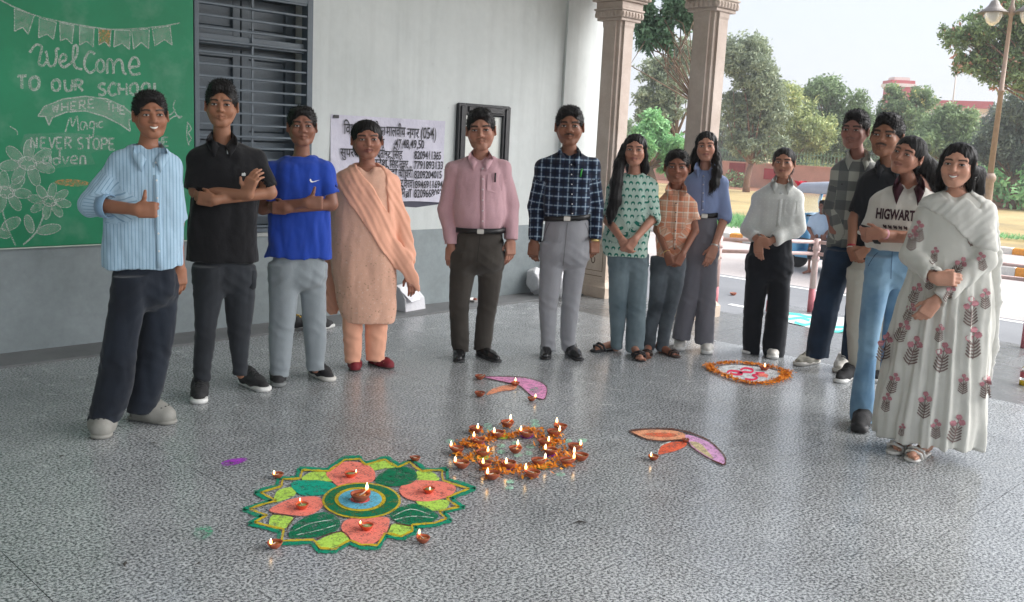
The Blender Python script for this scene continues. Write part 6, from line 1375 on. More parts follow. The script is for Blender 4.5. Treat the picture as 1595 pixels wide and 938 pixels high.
def dreg(F):
    F.chain([L(520, 258, .02), L(540, 272, -.06), L(562, 304, -.11), L(586, 340, -.12), L(606, 376, -.10), L(622, 404, -.05)], [.070, .085, .085, .080, .070, .060], .02)
    F.chain([L(606, 260, .02), L(612, 290, -.03), L(620, 340, -.03), L(630, 395, -.02)], [.060, .065, .065, .060], .02)
    F.chain([L(522, 258, .05), L(572, 252, .10), L(608, 258, .05)], [.06, .05, .06], .02)
    F.chain([L(524, 262, .04), L(520, 300, .06)], [.06, .06], .02)
    F.cap(p.nb0+V3(.005, -.06, -.085), p.nb0+V3(0, -.03, .10), .062, .075, .012, sub=True)
def dhang(F):
    fl = (V3(0, 1, 0), 3.)
    F.chain([L(616, 385, -.07), L(630, 410, -.07), L(642, 432, -.06), L(652, 452, -.05)], [.045, .042, .032, .014], .03, flat=fl)
    F.chain([L(628, 345, .0), L(634, 395, -.03), L(640, 430, -.04)], [.04, .04, .03], .03, flat=fl)
    F.chain([L(520, 300, .08), L(516, 380, .09), L(518, 480, .09)], [.040, .042, .045], .02, flat=fl)
def dfold(X, Y, Z):
    w = .86*X+.5*Z; return .0030*(np.abs(np.sin(w*74+1.1*np.sin(Z*9+X*11)))-.6)+.0013*np.sin(w*190+1.3*np.sin(Z*17))
do = p.shell('dupatta', MD, dreg, .010, dhang, dfold)
m = MB(); c = p.nb0; m.tube([(c[0]+.062*math.sin(t), c[1]-.075*math.cos(t)-.03, c[2]-.03-.05*(math.cos(t)+1)/2) for t in np.linspace(-1.2, 1.2, 24)], .0022, 6); m.build('gold_chain', M_GOLD, p.root, True)
p.hair('tied', locks=[([p.H(0, .10, .03), p.H(0, .115, -.02), p.H(.01, .10, -.06)], [.04, .05, .035])], vol=1.02, amp=.0018, part=-.005, front=.068)
p.shoe('flat', dict(upper=MAR, sole=BRN, trim=M_GOLD), (551, 560), (554, 585), 1.); p.shoe('flat', dict(upper=MAR, sole=BRN, trim=M_GOLD), (572, 564), (611, 575), 1.)

# 5 -------- man in pink shirt
p = Person('person', 'older man in pink shirt with pen in pocket, brown trousers and black belt', (737, 556), skin='#9a6a55')
p.head((748, 171), (750, 235), -.03, .06, .0, wide=.97); p.nb0 = p.L(748, 248, .02)
rows = [(362,709,786,.72),(335,706,788,.74),(305,708,788,.68),(280,708,786,.64),(262,710,784,.62),(252,722,774,.6),(246,730,766,.6)]
p.arm(p.L(707, 262), p.L(694, 325, .02), p.L(703, 385, -.04)); p.arm(p.L(784, 260), p.L(797, 320, .03), p.L(795, 376, -.02))
hang(p, p.arms[0][2], False, back=.85, lean=(.05, 0, 0)); hang(p, p.arms[1][2], True, back=.6)
M = cloth('pink_shirt', lambda k, x, uv: k.mix(k.ramp(k.noise(190, 2, .6, uv), [(.35, 0), (.65, 1)]), hexc('#c89fa7'), hexc('#d1aab1'))); MT = cloth('brown_trousers', denim('#3c3833', '#4a4540'))
tr5 = p.trousers(MT, [[(395,702,745),(430,699,741),(470,698,733),(505,700,731),(530,701,732),(547,704,731)], [(395,741,788),(430,743,784),(470,743,778),(505,739,771),(530,737,768),(545,736,766)]], [(412,703,787),(385,705,788),(355,711,785)], dy=(-.03, .02), hemwave=.012, waist_ratio=.72)
p.seams(tr5, plain('dark_seam', (.02, .018, .016), .9), (748, 364), (743, 404), [((717, 364), (706, 392)), ((780, 364), (788, 392))])
p.body(p.nb0, p.chest(rows), brow=.0045, neck_r=.05, stache=.35, beard=.15)
o = p.top('shirt', M, rows, [(0, 1.93, .058, .054, .046), (1, 1.93, .058, .054, .046)], vneck=(750, 262), fold=.005, ratio=.7, tuck=.016)
bv = p.bv(o); p.collar(M, bv, o, r=.058, open_=.32)
pl = [(p.L(752, 262+i*16)[0], p.L(752, 262+i*16)[2]) for i in range(7)]; p.strip('placket', M, bv, pl, .03, o); p.buttons(bv, o, pl)
q = p.L(771, 278); pk = [(q[0]-.05, q[2]+.035), (q[0]+.05, q[2]+.035), (q[0]+.05, q[2]-.075), (q[0], q[2]-.088), (q[0]-.05, q[2]-.075)]; p.decal('pocket', M, bv, [pk], o, .005)
c = p.front(bv, q[0], q[2]+.01, .011); MB().tube([c+V3(0, 0, .03), c+V3(0, 0, -.03)], .0055, 8).build('pen', BLK, o, True)
def belt(p, yl, xl, xr, yb=None, w=.034, ratio=.75, buckle=M_GOLD, grow=.011, dy=0.):
    a = p.L(xl, yl, dy); b = p.L(xr, yb or yl, dy); c = (a+b)/2; ra = abs(b[0]-a[0])/2+grow; rb = ra*ratio; m = MB(); R_ = []
    tl = (b[2]-a[2])/(b[0]-a[0]); n = 36
    for k in range(n):
        t = 2*math.pi*k/n; e = lambda v: math.copysign(abs(v)**.87, v); x, y = ra*e(math.cos(t)), rb*e(math.sin(t)); R_.append([(c[0]+x*f, c[1]+y*f, c[2]+tl*x+dz) for f, dz in ((1, -w/2), (1, w/2), (.94, w/2), (.94, -w/2))])
    R_.append(R_[0]); m.loft(R_, False); bo = m.build('belt', M_BELT, p.root, True)
    MB().bbox((c[0]-.022, c[1]-rb-.010, c[2]-.018), (c[0]+.022, c[1]-rb-.002, c[2]+.018), .004).build('buckle', plain('buckle_metal', (.5, .48, .45), .3, metallic=1.), bo); return bo
belt(p, 357, 711, 786, 358, ratio=.78)
p.hair('short', quiff=.7, amp=.002, low=-.03)
p.shoe('dress', dict(upper=DRS, sole=BLK), (716, 546), (714, 571), 1.02); p.shoe('dress', dict(upper=DRS, sole=BLK), (738, 551), (780, 566), 1.02)

# 6 -------- man in plaid
p = Person('person', 'man with moustache in navy plaid shirt, light grey trousers and black belt', (870, 553), skin='#80543f')
p.head((888, 167), (886, 228), .0, .02, .0, wide=1.0); p.nb0 = p.L(887, 242, .02)
rows = [(342,846,922,.7),(315,846,922,.7),(290,846,922,.66),(268,846,922,.63),(254,850,918,.6),(246,862,908,.6),(240,870,904,.6)]
p.arm(p.L(846, 258), p.L(834, 322, .02), p.L(832, 378, -.03)); p.arm(p.L(922, 256), p.L(929, 320, .03), p.L(926, 374, -.02))
hang(p, p.arms[0][2], False, back=.8, curl=(35, 40, 25)); hang(p, p.arms[1][2], True, back=.6, curl=(35, 40, 25))
M = cloth('navy_plaid', plaid('#101b34', [('#4d6d8c', .062, .30, 0, .35), ('#b9c9d6', .062, .07, 0, .75), ('#0a1020', .062, .16, .031, .6)])); MT = cloth('pale_grey_linen', solid('#9b9ca1'), weave=500)
tr6 = p.trousers(MT, [[(380,842,886),(420,839,878),(460,838,872),(500,839,868),(525,841,866),(545,842,866)], [(380,880,921),(420,876,913),(460,874,906),(500,872,900),(525,872,897),(545,874,896)]], [(404,842,917),(370,845,921),(336,848,919)], dy=(-.02, .02), hemwave=.013, waist_ratio=.7)
p.seams(tr6, plain('grey_seam', (.16, .16, .17), .9), (884, 345), (877, 412), [((856, 346), (845, 376)), ((911, 346), (920, 376))])
p.body(p.nb0, p.chest(rows), brow=.0045, neck_r=.05, stache=.85, beard=.25)
o = p.top('shirt', M, rows, [(0, 1.95, .060, .055, .045), (1, 1.95, .060, .055, .045)], vneck=(889, 252), fold=.0045, ratio=.66, tuck=.016)
bv = p.bv(o); p.collar(M, bv, o, r=.058, open_=.34)
pl = [(p.L(890+i*.3, 256+i*15)[0], p.L(890, 256+i*15)[2]) for i in range(6)]; p.strip('placket', M, bv, pl, .03, o); p.buttons(bv, o, pl)
c = p.front(bv, *[p.L(905, 268)[i] for i in (0, 2)], .010); MB().tube([c+V3(.004, 0, .026), c+V3(-.004, 0, -.03)], .006, 8).build('pen', plain('green_pen', hexc('#2f9a3c'), .3), o, True)
belt(p, 340, 849, 918, 337, ratio=.72)
wr = p.arms[1][2]; el = p.arms[1][1]; u = unit(wr-el); MB().tube([wr-u*.006, wr+u*.012], .034, 16).build('watch', M_GOLD, p.root, True)
p.hair('short', quiff=.8, amp=.002, low=-.035)
p.shoe('dress', dict(upper=DRS, sole=BLK), (852, 543), (848, 566), 1.02); p.shoe('dress', dict(upper=DRS, sole=BLK), (878, 546), (908, 566), 1.04)
# 7 -------- girl in printed top
p = Person('person', 'girl in white top with green peacock print, long side hair and black sandals', (970, 549), skin='#a2705a')
p.head((990, 208), (988, 259), -.04, .03, .03, wide=.98); p.nb0 = p.L(988, 270, .02)
rows = [(398,937,1013,.56),(375,938,1012,.56),(350,943,1012,.58),(320,948,1014,.62),(300,950,1018,.62),(284,956,1016,.6),(274,970,1006,.6)]
p.arm(p.L(957, 292), p.L(948, 344, -.02), p.L(969, 374, -.19), (.040, .036, .033, .023)); p.arm(p.L(1014, 288), p.L(1017, 340, -.02), p.L(988, 374, -.20), (.040, .036, .033, .023))
p.hand(p.arms[0][2], V3(.45, -.2, -.9), V3(.5, .85, .2), 1, (35, 40, 20), None, .85); p.hand(p.arms[1][2], V3(-.5, -.15, -.85), V3(-.4, .9, .1), -1, (35, 40, 20), None, .85)
M = cloth('peacock_print', motif('#b9d0c4', '#1f7a68', '#c4d6cc', .046), bump=.1); MJ = cloth('grey_jeans', denim('#5d6e76', '#7d8d93'))
p.trousers(MJ, [[(395,944,982),(430,946,982),(470,947,978),(510,948,974),(530,949,971),(543,949,970)], [(395,976,1012),(430,977,1011),(470,975,1008),(510,974,1006),(530,973,1005),(547,973,1004)]], [(412,947,1009),(395,948,1008),(380,950,1006)], dy=(-.01, .0), hemwave=.010, inset=.014)
a_, t_ = G(958, 545), G(920, 550); W2 = lambda q: p.Rz.T @ (q-p.base)
p.body(p.nb0, p.chest(rows), fem=True, neck_r=.043, lip=hexc('#8a4a48'), feet=[(W2(G(960, 544))+V3(0, 0, .012), W2(G(922, 548))+V3(0, 0, .012), 1), (W2(G(986, 550))+V3(0, 0, .012), W2(G(1000, 566))+V3(0, 0, .012), 1)])
o = p.top('printed_top', M, rows, [(0, 1.0, .054, .054, .056), (1, 1.02, .054, .054, .056)], vneck=(990, 288), vw=.05, fold=.005, hem=.012, neckr=.060, shcap=.048)
wv = [p.L(972, 228, -.01), p.L(965, 255, -.06), p.L(960, 285, -.11), p.L(958, 312, -.13), p.L(952, 332, -.12), p.L(950, 346, -.11)]
p.hair('long', locks=[(wv, [.022, .036, .042, .044, .036, .016]), ([p.H(.05, .06, -.04), p.L(1004, 262, .05), p.L(1000, 290, .08)], [.04, .03, .02]), ([p.H(0, .07, 0), p.L(985, 262, .10)], [.06, .05])], amp=.0022, part=.0, front=.075)
p.shoe('sandal', dict(sole=BLK, strap=BLKF, upper=BLK), (963, 544), (920, 549), 1.); p.shoe('sandal', dict(sole=BLK, strap=BLKF, upper=BLK), (984, 549), (1002, 567), 1.)

# 8 -------- small boy in orange check
p = Person('person', 'small boy in orange and cream checked short sleeved shirt with hands clasped', (1026, 549), skin='#7f503c')
p.head((1056, 234), (1053, 287), .0, .02, .0, wide=1.02); p.nb0 = p.L(1053, 296, .02)
rows = [(402,1024,1068,.7),(380,1022,1072,.66),(350,1024,1076,.62),(330,1026,1079,.62),(314,1030,1078,.6),(303,1038,1070,.6),(297,1044,1064,.6)]
p.arm(p.L(1033, 316), p.L(1024, 358, .0), p.L(1040, 397, -.15), (.034, .031, .028, .020)); p.arm(p.L(1076, 318), p.L(1082, 360, .0), p.L(1062, 398, -.15), (.034, .031, .028, .020))
p.hand(p.arms[0][2], V3(.35, -.2, -.9), V3(.5, .85, .2), 1, (45, 45, 25), None, .82); p.hand(p.arms[1][2], V3(-.4, -.2, -.9), V3(-.5, .8, .1), -1, (45, 45, 25), None, .82)
M = cloth('orange_check', plaid('#dcae94', [('#d9805c', .075, .38, 0, .5), ('#e9dccd', .075, .10, .02, .7), ('#8f6a5c', .075, .04, .05, .5)])); MJ = cloth('faded_black_jeans', denim('#3a4046', '#6a737a'))
p.trousers(MJ, [[(400,1012,1046),(440,1011,1042),(480,1008,1034),(515,1002,1024),(535,1001,1022),(545,1002,1020)], [(400,1040,1070),(440,1038,1066),(480,1030,1056),(515,1024,1046),(535,1022,1042),(547,1022,1040)]], [(420,1016,1066),(404,1020,1066),(394,1026,1064)], dy=(.0, .0), hemwave=.012, inset=.008)
W2 = lambda q, pp=p: pp.Rz.T @ (q-pp.base)
p.body(p.nb0, p.chest(rows, shrink=.016), neck_r=.042, feet=[(W2(G(1010, 545))+V3(0, 0, .006), W2(G(1006, 562))+V3(0, 0, .006), 1), (W2(G(1028, 548))+V3(0, 0, .006), W2(G(1054, 558))+V3(0, 0, .006), 1)])
o = p.top('checked_shirt', M, rows, [(0, .55, .046, .046, .050), (1, .55, .046, .046, .050)], vneck=(1053, 312), vw=.025, fold=.0045, neckr=.052, shcap=.042, slope=.035)
bv = p.bv(o); p.collar(M, bv, o, r=.050, open_=.36, height=.032)
pl = [(p.L(1053-i*.4, 316+i*14)[0], p.L(1053, 316+i*14)[2]) for i in range(6)]; p.strip('placket', M, bv, pl, .024, o); p.buttons(bv, o, pl, BLK)
m = MB(); wr = p.arms[0][2]; u = unit(wr-p.arms[0][1]); m.tube([wr-u*.022, wr-u*.014], .0255, 14); m.build('bracelet', M_GOLD, p.root, True)
p.hair('short', quiff=.35, amp=.0022, low=-.03)
p.shoe('sandal', dict(sole=BRN, strap=BRN, upper=BRN), (1010, 545), (1006, 563), .85); p.shoe('sandal', dict(sole=BRN, strap=BRN, upper=BRN), (1030, 549), (1056, 558), .85)

# 9 -------- girl in light blue shirt
p = Person('person', 'girl in light blue shirt with wavy hair over one shoulder, grey wide trousers', (1080, 545), skin='#a6745e')
p.head((1101, 204), (1099, 252), -.02, .02, -.02, wide=.96); p.nb0 = p.L(1098, 263, .02)
rows = [(338,1070,1118,.66),(320,1070,1120,.66),(305,1070,1122,.64),(290,1070,1125,.62),(278,1074,1124,.6),(268,1084,1114,.6)]
p.arm(p.L(1078, 282), p.L(1072, 334, .05), p.L(1082, 380, .03), (.040, .036, .033, .023)); p.arm(p.L(1124, 284), p.L(1129, 338, .0), p.L(1112, 386, -.12), (.040, .036, .033, .023))
p.hand(p.arms[0][2], V3(.1, 0, -1), V3(.5, .8, 0), 1, (20, 30, 20), None, .85); p.hand(p.arms[1][2], V3(-.28, -.12, -1), V3(-.2, 1, 0), -1, (14, 18, 12), None, .9)
M = cloth('light_blue_oxford', solid('#8b9cc4')); MT = cloth('grey_wide_trousers', solid('#77777f'))
p.trousers(MT, [[(380,1072,1102),(430,1064,1096),(480,1054,1086),(510,1048,1078),(528,1045,1075)], [(380,1086,1118),(430,1086,1118),(480,1084,1115),(515,1082,1113),(536,1082,1112)]], [(400,1070,1117),(370,1070,1118),(334,1076,1117)], dy=(.0, .0), hemwave=.006)
p.body(p.nb0, p.chest(rows), fem=True, neck_r=.042, lip=hexc('#8a4a48'))
o = p.top('blue_shirt', M, rows, [(0, 1.05, .052, .052, .052), (1, 1.10, .052, .052, .050)], vneck=(1099, 272), fold=.005, neckr=.056, shcap=.046, tuck=.014)
bv = p.bv(o); p.collar(M, bv, o, r=.052, open_=.42, height=.03)
pl = [(p.L(1096-i*.3, 274+i*13)[0], p.L(1096, 274+i*13)[2]) for i in range(5)]; p.strip('placket', M, bv, pl, .024, o); p.buttons(bv, o, pl)
belt(p, 336, 1078, 1117, 335, ratio=.7)
wr = p.arms[1][2]; u = unit(wr-p.arms[1][1]); MB().tube([wr-u*.02, wr-u*.008], .028, 16).build('watch', plain('silver', (.6, .55, .5), .3, .1, metallic=1.), p.root, True)
wv = [p.H(.066, -.01, -.02), p.L(1116, 246, -.04), p.L(1117, 268, -.10), p.L(1113, 285, -.125), p.L(1107, 298, -.13)]
p.hair('long', locks=[(wv, [.022, .032, .036, .032, .014]), ([p.H(-.066, .02, -.03), p.L(1078, 255, .02), p.L(1076, 270, .05)], [.03, .034, .02]), ([p.H(0, .07, 0), p.L(1098, 258, .09)], [.06, .05])], amp=.0026, part=-.004, front=.078)
p.shoe('sneaker_white', dict(upper=WSH, sole=WHT, laces=WHT), (1060, 533), (1057, 550), .95); p.shoe('sneaker_white', dict(upper=WSH, sole=WHT, laces=WHT), (1100, 538), (1101, 556), .98)

# 10 -------- girl in white shirt
p = Person('person', 'girl with tied hair in sheer white dotted shirt and black wide trousers', (1186, 552), skin='#9c6c55')
p.head((1223, 229), (1219, 277), -.10, .03, .0, wide=.98); p.nb0 = p.L(1218, 286, .02)
rows = [(366,1172,1240,.6),(350,1174,1242,.62),(335,1176,1244,.62),(318,1176,1246,.62),(304,1178,1244,.6),(294,1190,1234,.6),(287,1200,1228,.6)]
p.arm(p.L(1184, 306), p.L(1168, 356, -.02), p.L(1181, 378, -.17), (.038, .034, .032, .022)); p.arm(p.L(1240, 306), p.L(1243, 355, -.02), p.L(1196, 378, -.18), (.038, .034, .032, .022))
p.hand(p.arms[0][2], V3(.12, -.15, -1), V3(.2, 1, 0), 1, (25, 30, 18), (V3(.8, -.3, -.3), V3(.9, 0, -.3)), .85); p.hand(p.arms[1][2], V3(-.95, .1, .1), V3(0, 1, 0), -1, (40, 50, 30), None, .82)
M = cloth('white_dotted_muslin', dots('#d2d4d0', '#dcdeda', .030, .13)); MT = cloth('black_jeans', denim('#16191f', '#20242b'))
p.trousers(MT, [[(400,1164,1202),(440,1161,1197),(480,1158,1190),(515,1157,1186),(540,1157,1184),(552,1158,1184)], [(400,1195,1233),(440,1196,1232),(480,1194,1230),(515,1190,1227),(540,1187,1224),(554,1188,1222)]], [(425,1165,1232),(390,1168,1232),(352,1178,1232)], dy=(.0, .0), hemwave=.010)
p.body(p.nb0, p.chest(rows), fem=True, neck_r=.042, lip=hexc('#84483f'))
o = p.top('white_shirt', M, rows, [(0, 1.62, .056, .058, .042), (1, 1.80, .056, .060, .044)], vneck=(1218, 298), fold=.006, hem=.012, neckr=.056, shcap=.046)
bv = p.bv(o); p.collar(M, bv, o, r=.053, open_=.40, height=.036)
pl = [(p.L(1217-i*1.4, 300+i*13)[0], p.L(1217, 300+i*13)[2]) for i in range(5)]; p.strip('placket', M, bv, pl, .028, o); p.buttons(bv, o, pl)
q = p.L(1231, 322); p.decal('pocket', M, bv, [[(q[0]-.04, q[2]+.05), (q[0]+.045, q[2]+.045), (q[0]+.05, q[2]-.045), (q[0]-.04, q[2]-.055)]], o, .005)
p.hair('tied', locks=[([p.H(.01, .10, .0), p.H(.02, .11, -.05)], [.035, .03])], vol=.985, amp=.0012, part=.0, front=.075)
p.shoe('sneaker_white', dict(upper=WSH, sole=WHT, laces=WHT), (1172, 541), (1162, 553), .9); p.shoe('sneaker_white', dict(upper=WSH, sole=WHT, laces=WHT), (1206, 546), (1202, 563), .95)

# 11 -------- young man in grey check
p = Person('person', 'tall young man in grey and cream checked overshirt with hand in jeans pocket', (1287, 575), skin='#86594a')
p.head((1335, 174), (1329, 233), -.30, .04, .03, wide=.95); p.nb0 = p.L(1336, 246, .02)
rows = [(384,1292,1352,.62),(360,1294,1354,.62),(330,1296,1358,.62),(300,1298,1362,.62),(275,1300,1366,.62),(258,1306,1362,.6),(248,1322,1350,.6)]
p.arm(p.L(1309, 266), p.L(1293, 328, .02), p.L(1298, 360, -.04), (.042, .038, .034, .024)); p.arm(p.L(1362, 266, .03), p.L(1370, 330, .08), p.L(1362, 385, .06), (.042, .038, .034, .024))
p.hand(p.arms[0][2], V3(.35, -.1, -1), V3(.6, .8, 0), 1, (20, 25, 15), None, .92); hang(p, p.arms[1][2], True)
M = cloth('grey_check', plaid('#a9aaa0', [('#54585a', .13, .5, .02, .75)], .03)); MJ = cloth('indigo_jeans', denim('#1b2a3c', '#2c4058'))
p.trousers(MJ, [[(390,1286,1332),(430,1278,1322),(470,1269,1309),(510,1262,1300),(540,1257,1293),(556,1256,1291)], [(390,1318,1352),(430,1320,1352),(470,1318,1350),(510,1314,1344),(540,1311,1337),(560,1310,1332)]], [(410,1286,1350),(385,1292,1350),(370,1296,1350)], dy=(-.05, .08), hemwave=.006)
p.body(p.nb0, p.chest(rows), neck_r=.046, brow=.0045, stache=.3)
o = p.top('checked_overshirt', M, rows, [(0, 1.03, .060, .056, .058), (1, 1.4, .060, .056, .052)], vneck=(1328, 268), vw=.04, fold=.006, neckr=.060)
bv = p.bv(o); p.collar(cloth('cream_check_collar', solid('#a3a59c')), bv, o, r=.056, open_=.5, height=.04, tip=.06)
q = p.L(1311, 291); p.decal('pocket', M, bv, [[(q[0]-.03, q[2]+.045), (q[0]+.035, q[2]+.045), (q[0]+.035, q[2]-.045), (q[0], q[2]-.055), (q[0]-.03, q[2]-.045)]], o, .006)
p.buttons(bv, o, [(q[0], q[2]+.02)], BLK)
p.hair('short', quiff=1.0, amp=.004, low=-.01)
p.shoe('sneaker_grey', dict(upper=CRM, sole=WSH, laces=CRM), (1288, 562), (1228, 572), 1.02); p.shoe('sneaker_grey', dict(upper=WSH, sole=WSH, laces=WHT), (1322, 562), (1298, 590), 1.05)

# 12 -------- young man in black shirt
p = Person('person', 'young man with moustache in black shirt and cream trousers with red wrist thread', (1345, 590), skin='#855841')
p.head((1386, 180), (1377, 245), -.28, .02, .04, wide=1.02); p.nb0 = p.L(1384, 260, .02)
rows = [(405,1330,1416,.6),(380,1334,1418,.6),(340,1338,1422,.62),(310,1340,1426,.62),(288,1342,1426,.62),(272,1352,1416,.6),(262,1368,1404,.6)]
p.arm(p.L(1352, 284), p.L(1330, 345, -.02), p.L(1326, 386, -.10), (.044, .040, .036, .026)); p.arm(p.L(1418, 284, .04), p.L(1420, 345, .02), p.L(1352, 390, -.13), (.044, .040, .036, .026))
p.hand(p.arms[0][2], V3(.45, -.2, -.95), V3(.5, .85, .2), 1, (40, 40, 25), None, .95); p.hand(p.arms[1][2], V3(-.8, -.1, -.5), V3(-.2, 1, 0), -1, (40, 40, 25), None, .9)
M = cloth('black_shirt', solid((.010, .011, .014)), bump=.1); MT = cloth('cream_trousers', solid('#b9b6aa'))
p.trousers(MT, [[(420,1320,1372),(460,1319,1366),(500,1319,1360),(540,1320,1356),(575,1322,1352),(588,1322,1350)], [(420,1362,1410),(460,1360,1404),(500,1358,1398),(540,1356,1392),(570,1356,1388),(582,1356,1388)]], [(440,1326,1408),(410,1330,1410),(396,1336,1408)], dy=(-.02, .04), hemwave=.010)
p.body(p.nb0, p.chest(rows), neck_r=.05, brow=.005, stache=.9, beard=.2)
o = p.top('black_shirt', M, rows, [(0, .78, .062, .058, .062), (1, .8, .062, .058, .062)], vneck=(1378, 286), vw=.035, fold=.006, neckr=.062)
bv = p.bv(o); p.collar(M, bv, o, r=.058, open_=.45, tip=.06)
wr = p.arms[0][2]; u = unit(wr-p.arms[0][1]); MB().tube([wr-u*.018, wr-u*.006], .030, 14).build('wrist_thread', plain('red_thread', hexc('#a8283a'), .8), p.root, True); MB().tube([wr-u*.002, wr+u*.004], .029, 14).build('bracelet', plain('silver2', (.6, .58, .55), .3, metallic=1.), p.root, True)
p.hair('short', quiff=1.2, amp=.0045, low=-.02)
p.shoe('sneaker_black', dict(upper=BLKF, sole=WHT, laces=BLK), (1334, 584), (1299, 600), 1.02); p.shoe('sneaker_black', dict(upper=BLKF, sole=WHT, laces=BLK), (1374, 580), (1362, 602), 1.02)

# 13 -------- girl in maroon collar jersey
p = Person('person', 'girl in white jersey with maroon collar and lettering, arms folded, pale blue flared jeans', (1362, 660), skin='#9a6852')
p.head((1424, 211), (1404, 273), -.42, .03, .10, wide=1.0, dy=-.01); p.nb0 = p.L(1416, 288, .03)
rows = [(388,1354,1432,.62),(370,1354,1436,.62),(345,1358,1444,.64),(325,1362,1450,.64),(310,1366,1452,.62),(298,1380,1446,.6),(289,1400,1434,.6)]
p.arm(p.L(1376, 314), p.L(1352, 368, -.03), p.L(1412, 372, -.19), (.040, .036, .033, .023)); p.arm(p.L(1446, 312, .04), p.L(1446, 372, .0), p.L(1372, 364, -.20), (.040, .036, .033, .023))
p.hand(p.arms[1][2], V3(-1, .05, -.1), V3(0, .9, .2), -1, (30, 40, 25), None, .85); p.hand(p.arms[0][2], V3(1, .2, .1), V3(0, 1, 0), 1, (30, 40, 25), None, .85)
M = cloth('cream_jersey', solid('#cfcac2'), bump=.14); MMR = cloth('maroon_collar', solid('#43202a')); MJ = cloth('pale_blue_jeans', denim('#5f83a2', '#8fb0c8'))
tr13 = p.trousers(MJ, [[(400,1350,1394),(450,1344,1384),(500,1340,1374),(550,1336,1366),(600,1329,1362),(635,1324,1362),(656,1323,1360)], [(400,1382,1430),(450,1382,1420),(500,1378,1412),(550,1374,1406),(600,1370,1402),(630,1366,1404),(648,1364,1404)]], [(430,1352,1424),(400,1354,1426),(374,1360,1426)], dy=(-.04, .10), hemwave=.004, inset=.010)
p.seams(tr13, plain('jean_stitch', hexc('#4a6680'), .9), (1390, 390), (1388, 432), [((1368, 392), (1353, 412)), ((1412, 390), (1427, 410))])
p.body(p.nb0, p.chest(rows), fem=True, neck_r=.042, lip=hexc('#84483f'))
SLV = lambda V: p.uv_sleeves(V)
o = p.top('jersey', M, rows, [(0, 1.0, .060, .060, .060), (1, 1.05, .060, .060, .060)], vneck=(1404, 318), vw=.035, fold=.006, neckr=.058, shcap=.048, hem=.01)
bv = p.bv(o); p.collar(MMR, bv, o, r=.054, open_=.45, height=.045, tip=.10, tipx=.01)
sh, el, wr, _ = p.arms[0]
for t in (.80, .92):
    c0 = sh+V3(0, 0, -.012)*(1-t)+(el-sh)*t; u = unit(el-sh); q = MB().tube([c0-u*.007, c0+u*.007], .0625, 22, False).build('sleeve_stripe', BLKF, o, True); sm_ = q.modifiers.new('t', 'SOLIDIFY'); sm_.thickness = .004
def letters(body, x0, z0, size, wid, mat, parent, bvh, name='lettering', slope=0.):
    ob = write(body, 0, 0, size, parent, mat, .003, wid=wid, name=name, y=0); me = ob.data; n = len(me.vertices); co = np.empty(n*3); me.vertices.foreach_get('co', co); co = co.reshape(-1, 3)
    for c in co: c[:] = p.front(bvh, x0+c[0], z0+c[2]+slope*c[0], .004)
    me.vertices.foreach_set('co', co.ravel().astype(f4)); me.update(); return ob
q0, q1 = p.L(1364, 338), p.L(1424, 338); letters('HIGWART', q0[0], q0[2], .075, q1[0]-q0[0], plain('maroon_print', hexc('#3a1f28'), .7), o, bv)
q = p.L(1378, 351); p.lines('small_print', plain('dark_print', (.05, .03, .035), .7), bv, [[(q[0]+i*.026+dx, q[2]+dz) for dx, dz in ((-.006, .01), (.0, -.004), (.006, .006), (.009, -.01))] for i in range(5)], .007, o)
MB().tube([p.L(1386, 366, -.235), p.L(1390, 352, -.235)], .0, 4) if False else None
wr = p.arms[0][2]; el = p.arms[0][1]; u = unit(wr-el); c0 = el+u*.06; MB().tube([c0, c0+u*.03], .040, 14).build('black_wrist_band', BLKF, p.root, True)
wr = p.arms[1][2]; el = p.arms[1][1]; u = unit(wr-el); MB().tube([wr-u*.035, wr-u*.022], .0275, 14).build('pink_bracelet', plain('pink_band', hexc('#d99aa5'), .6), p.root, True)
p.hair('tied', locks=[([p.H(.03, .085, .01), p.L(1448, 262, .07), p.L(1462, 284, .09), p.L(1472, 310, .10)], [.045, .046, .044, .03]), ([p.H(0, .08, 0), p.L(1436, 256, .06)], [.05, .045])], vol=1.0, amp=.0016, part=.004, front=.068)
p.shoe('boot', dict(upper=BLKF, sole=BLK), (1345, 654), (1336, 678), 1.02); p.shoe('boot', dict(upper=BLKF, sole=BLK), (1385, 646), (1376, 666), 1.02)

# 14 -------- girl in floral dress
p = Person('person', 'smiling girl in long white dress with pink block printed flowers and white dupatta', (1440, 706), skin='#b07e66')
p.head((1496, 222), (1488, 293), -.16, .02, .06, wide=1.0); p.nb0 = p.L(1490, 305, .02)
rows = [(394,1432,1528,.6),(370,1438,1526,.62),(345,1442,1528,.62),(325,1442,1532,.62),(312,1450,1528,.6),(303,1466,1516,.6),(297,1478,1506,.6)]
skirt = [(684,1370,1522,.6),(655,1370,1524,.6),(600,1382,1526,.6),(540,1394,1530,.6),(480,1408,1534,.6),(430,1422,1534,.6),(400,1430,1532,.62),(384,1436,1526,.6)]
p.arm(p.L(1444, 332), p.L(1418, 398, -.05), p.L(1458, 434, -.22), (.040, .036, .033, .023)); p.arm(p.L(1530, 330), p.L(1534, 404, -.06), p.L(1456, 470, -.20), (.040, .036, .033, .023))
p.hand(p.arms[0][2], V3(.95, -.1, .1), V3(.0, .9, -.3), 1, (40, 45, 25), None, .9); p.hand(p.arms[1][2], V3(-.5, -.1, -.85), V3(-.2, 1, 0), -1, (30, 35, 20), None, .9)
M = cloth('white_cotton_dress', solid('#cecdc5'), bump=.10); MD2 = cloth('sheer_white_dupatta', solid('#d2d1ca'), bump=.10)
W2 = lambda q, pp=p: pp.Rz.T @ (q-pp.base)
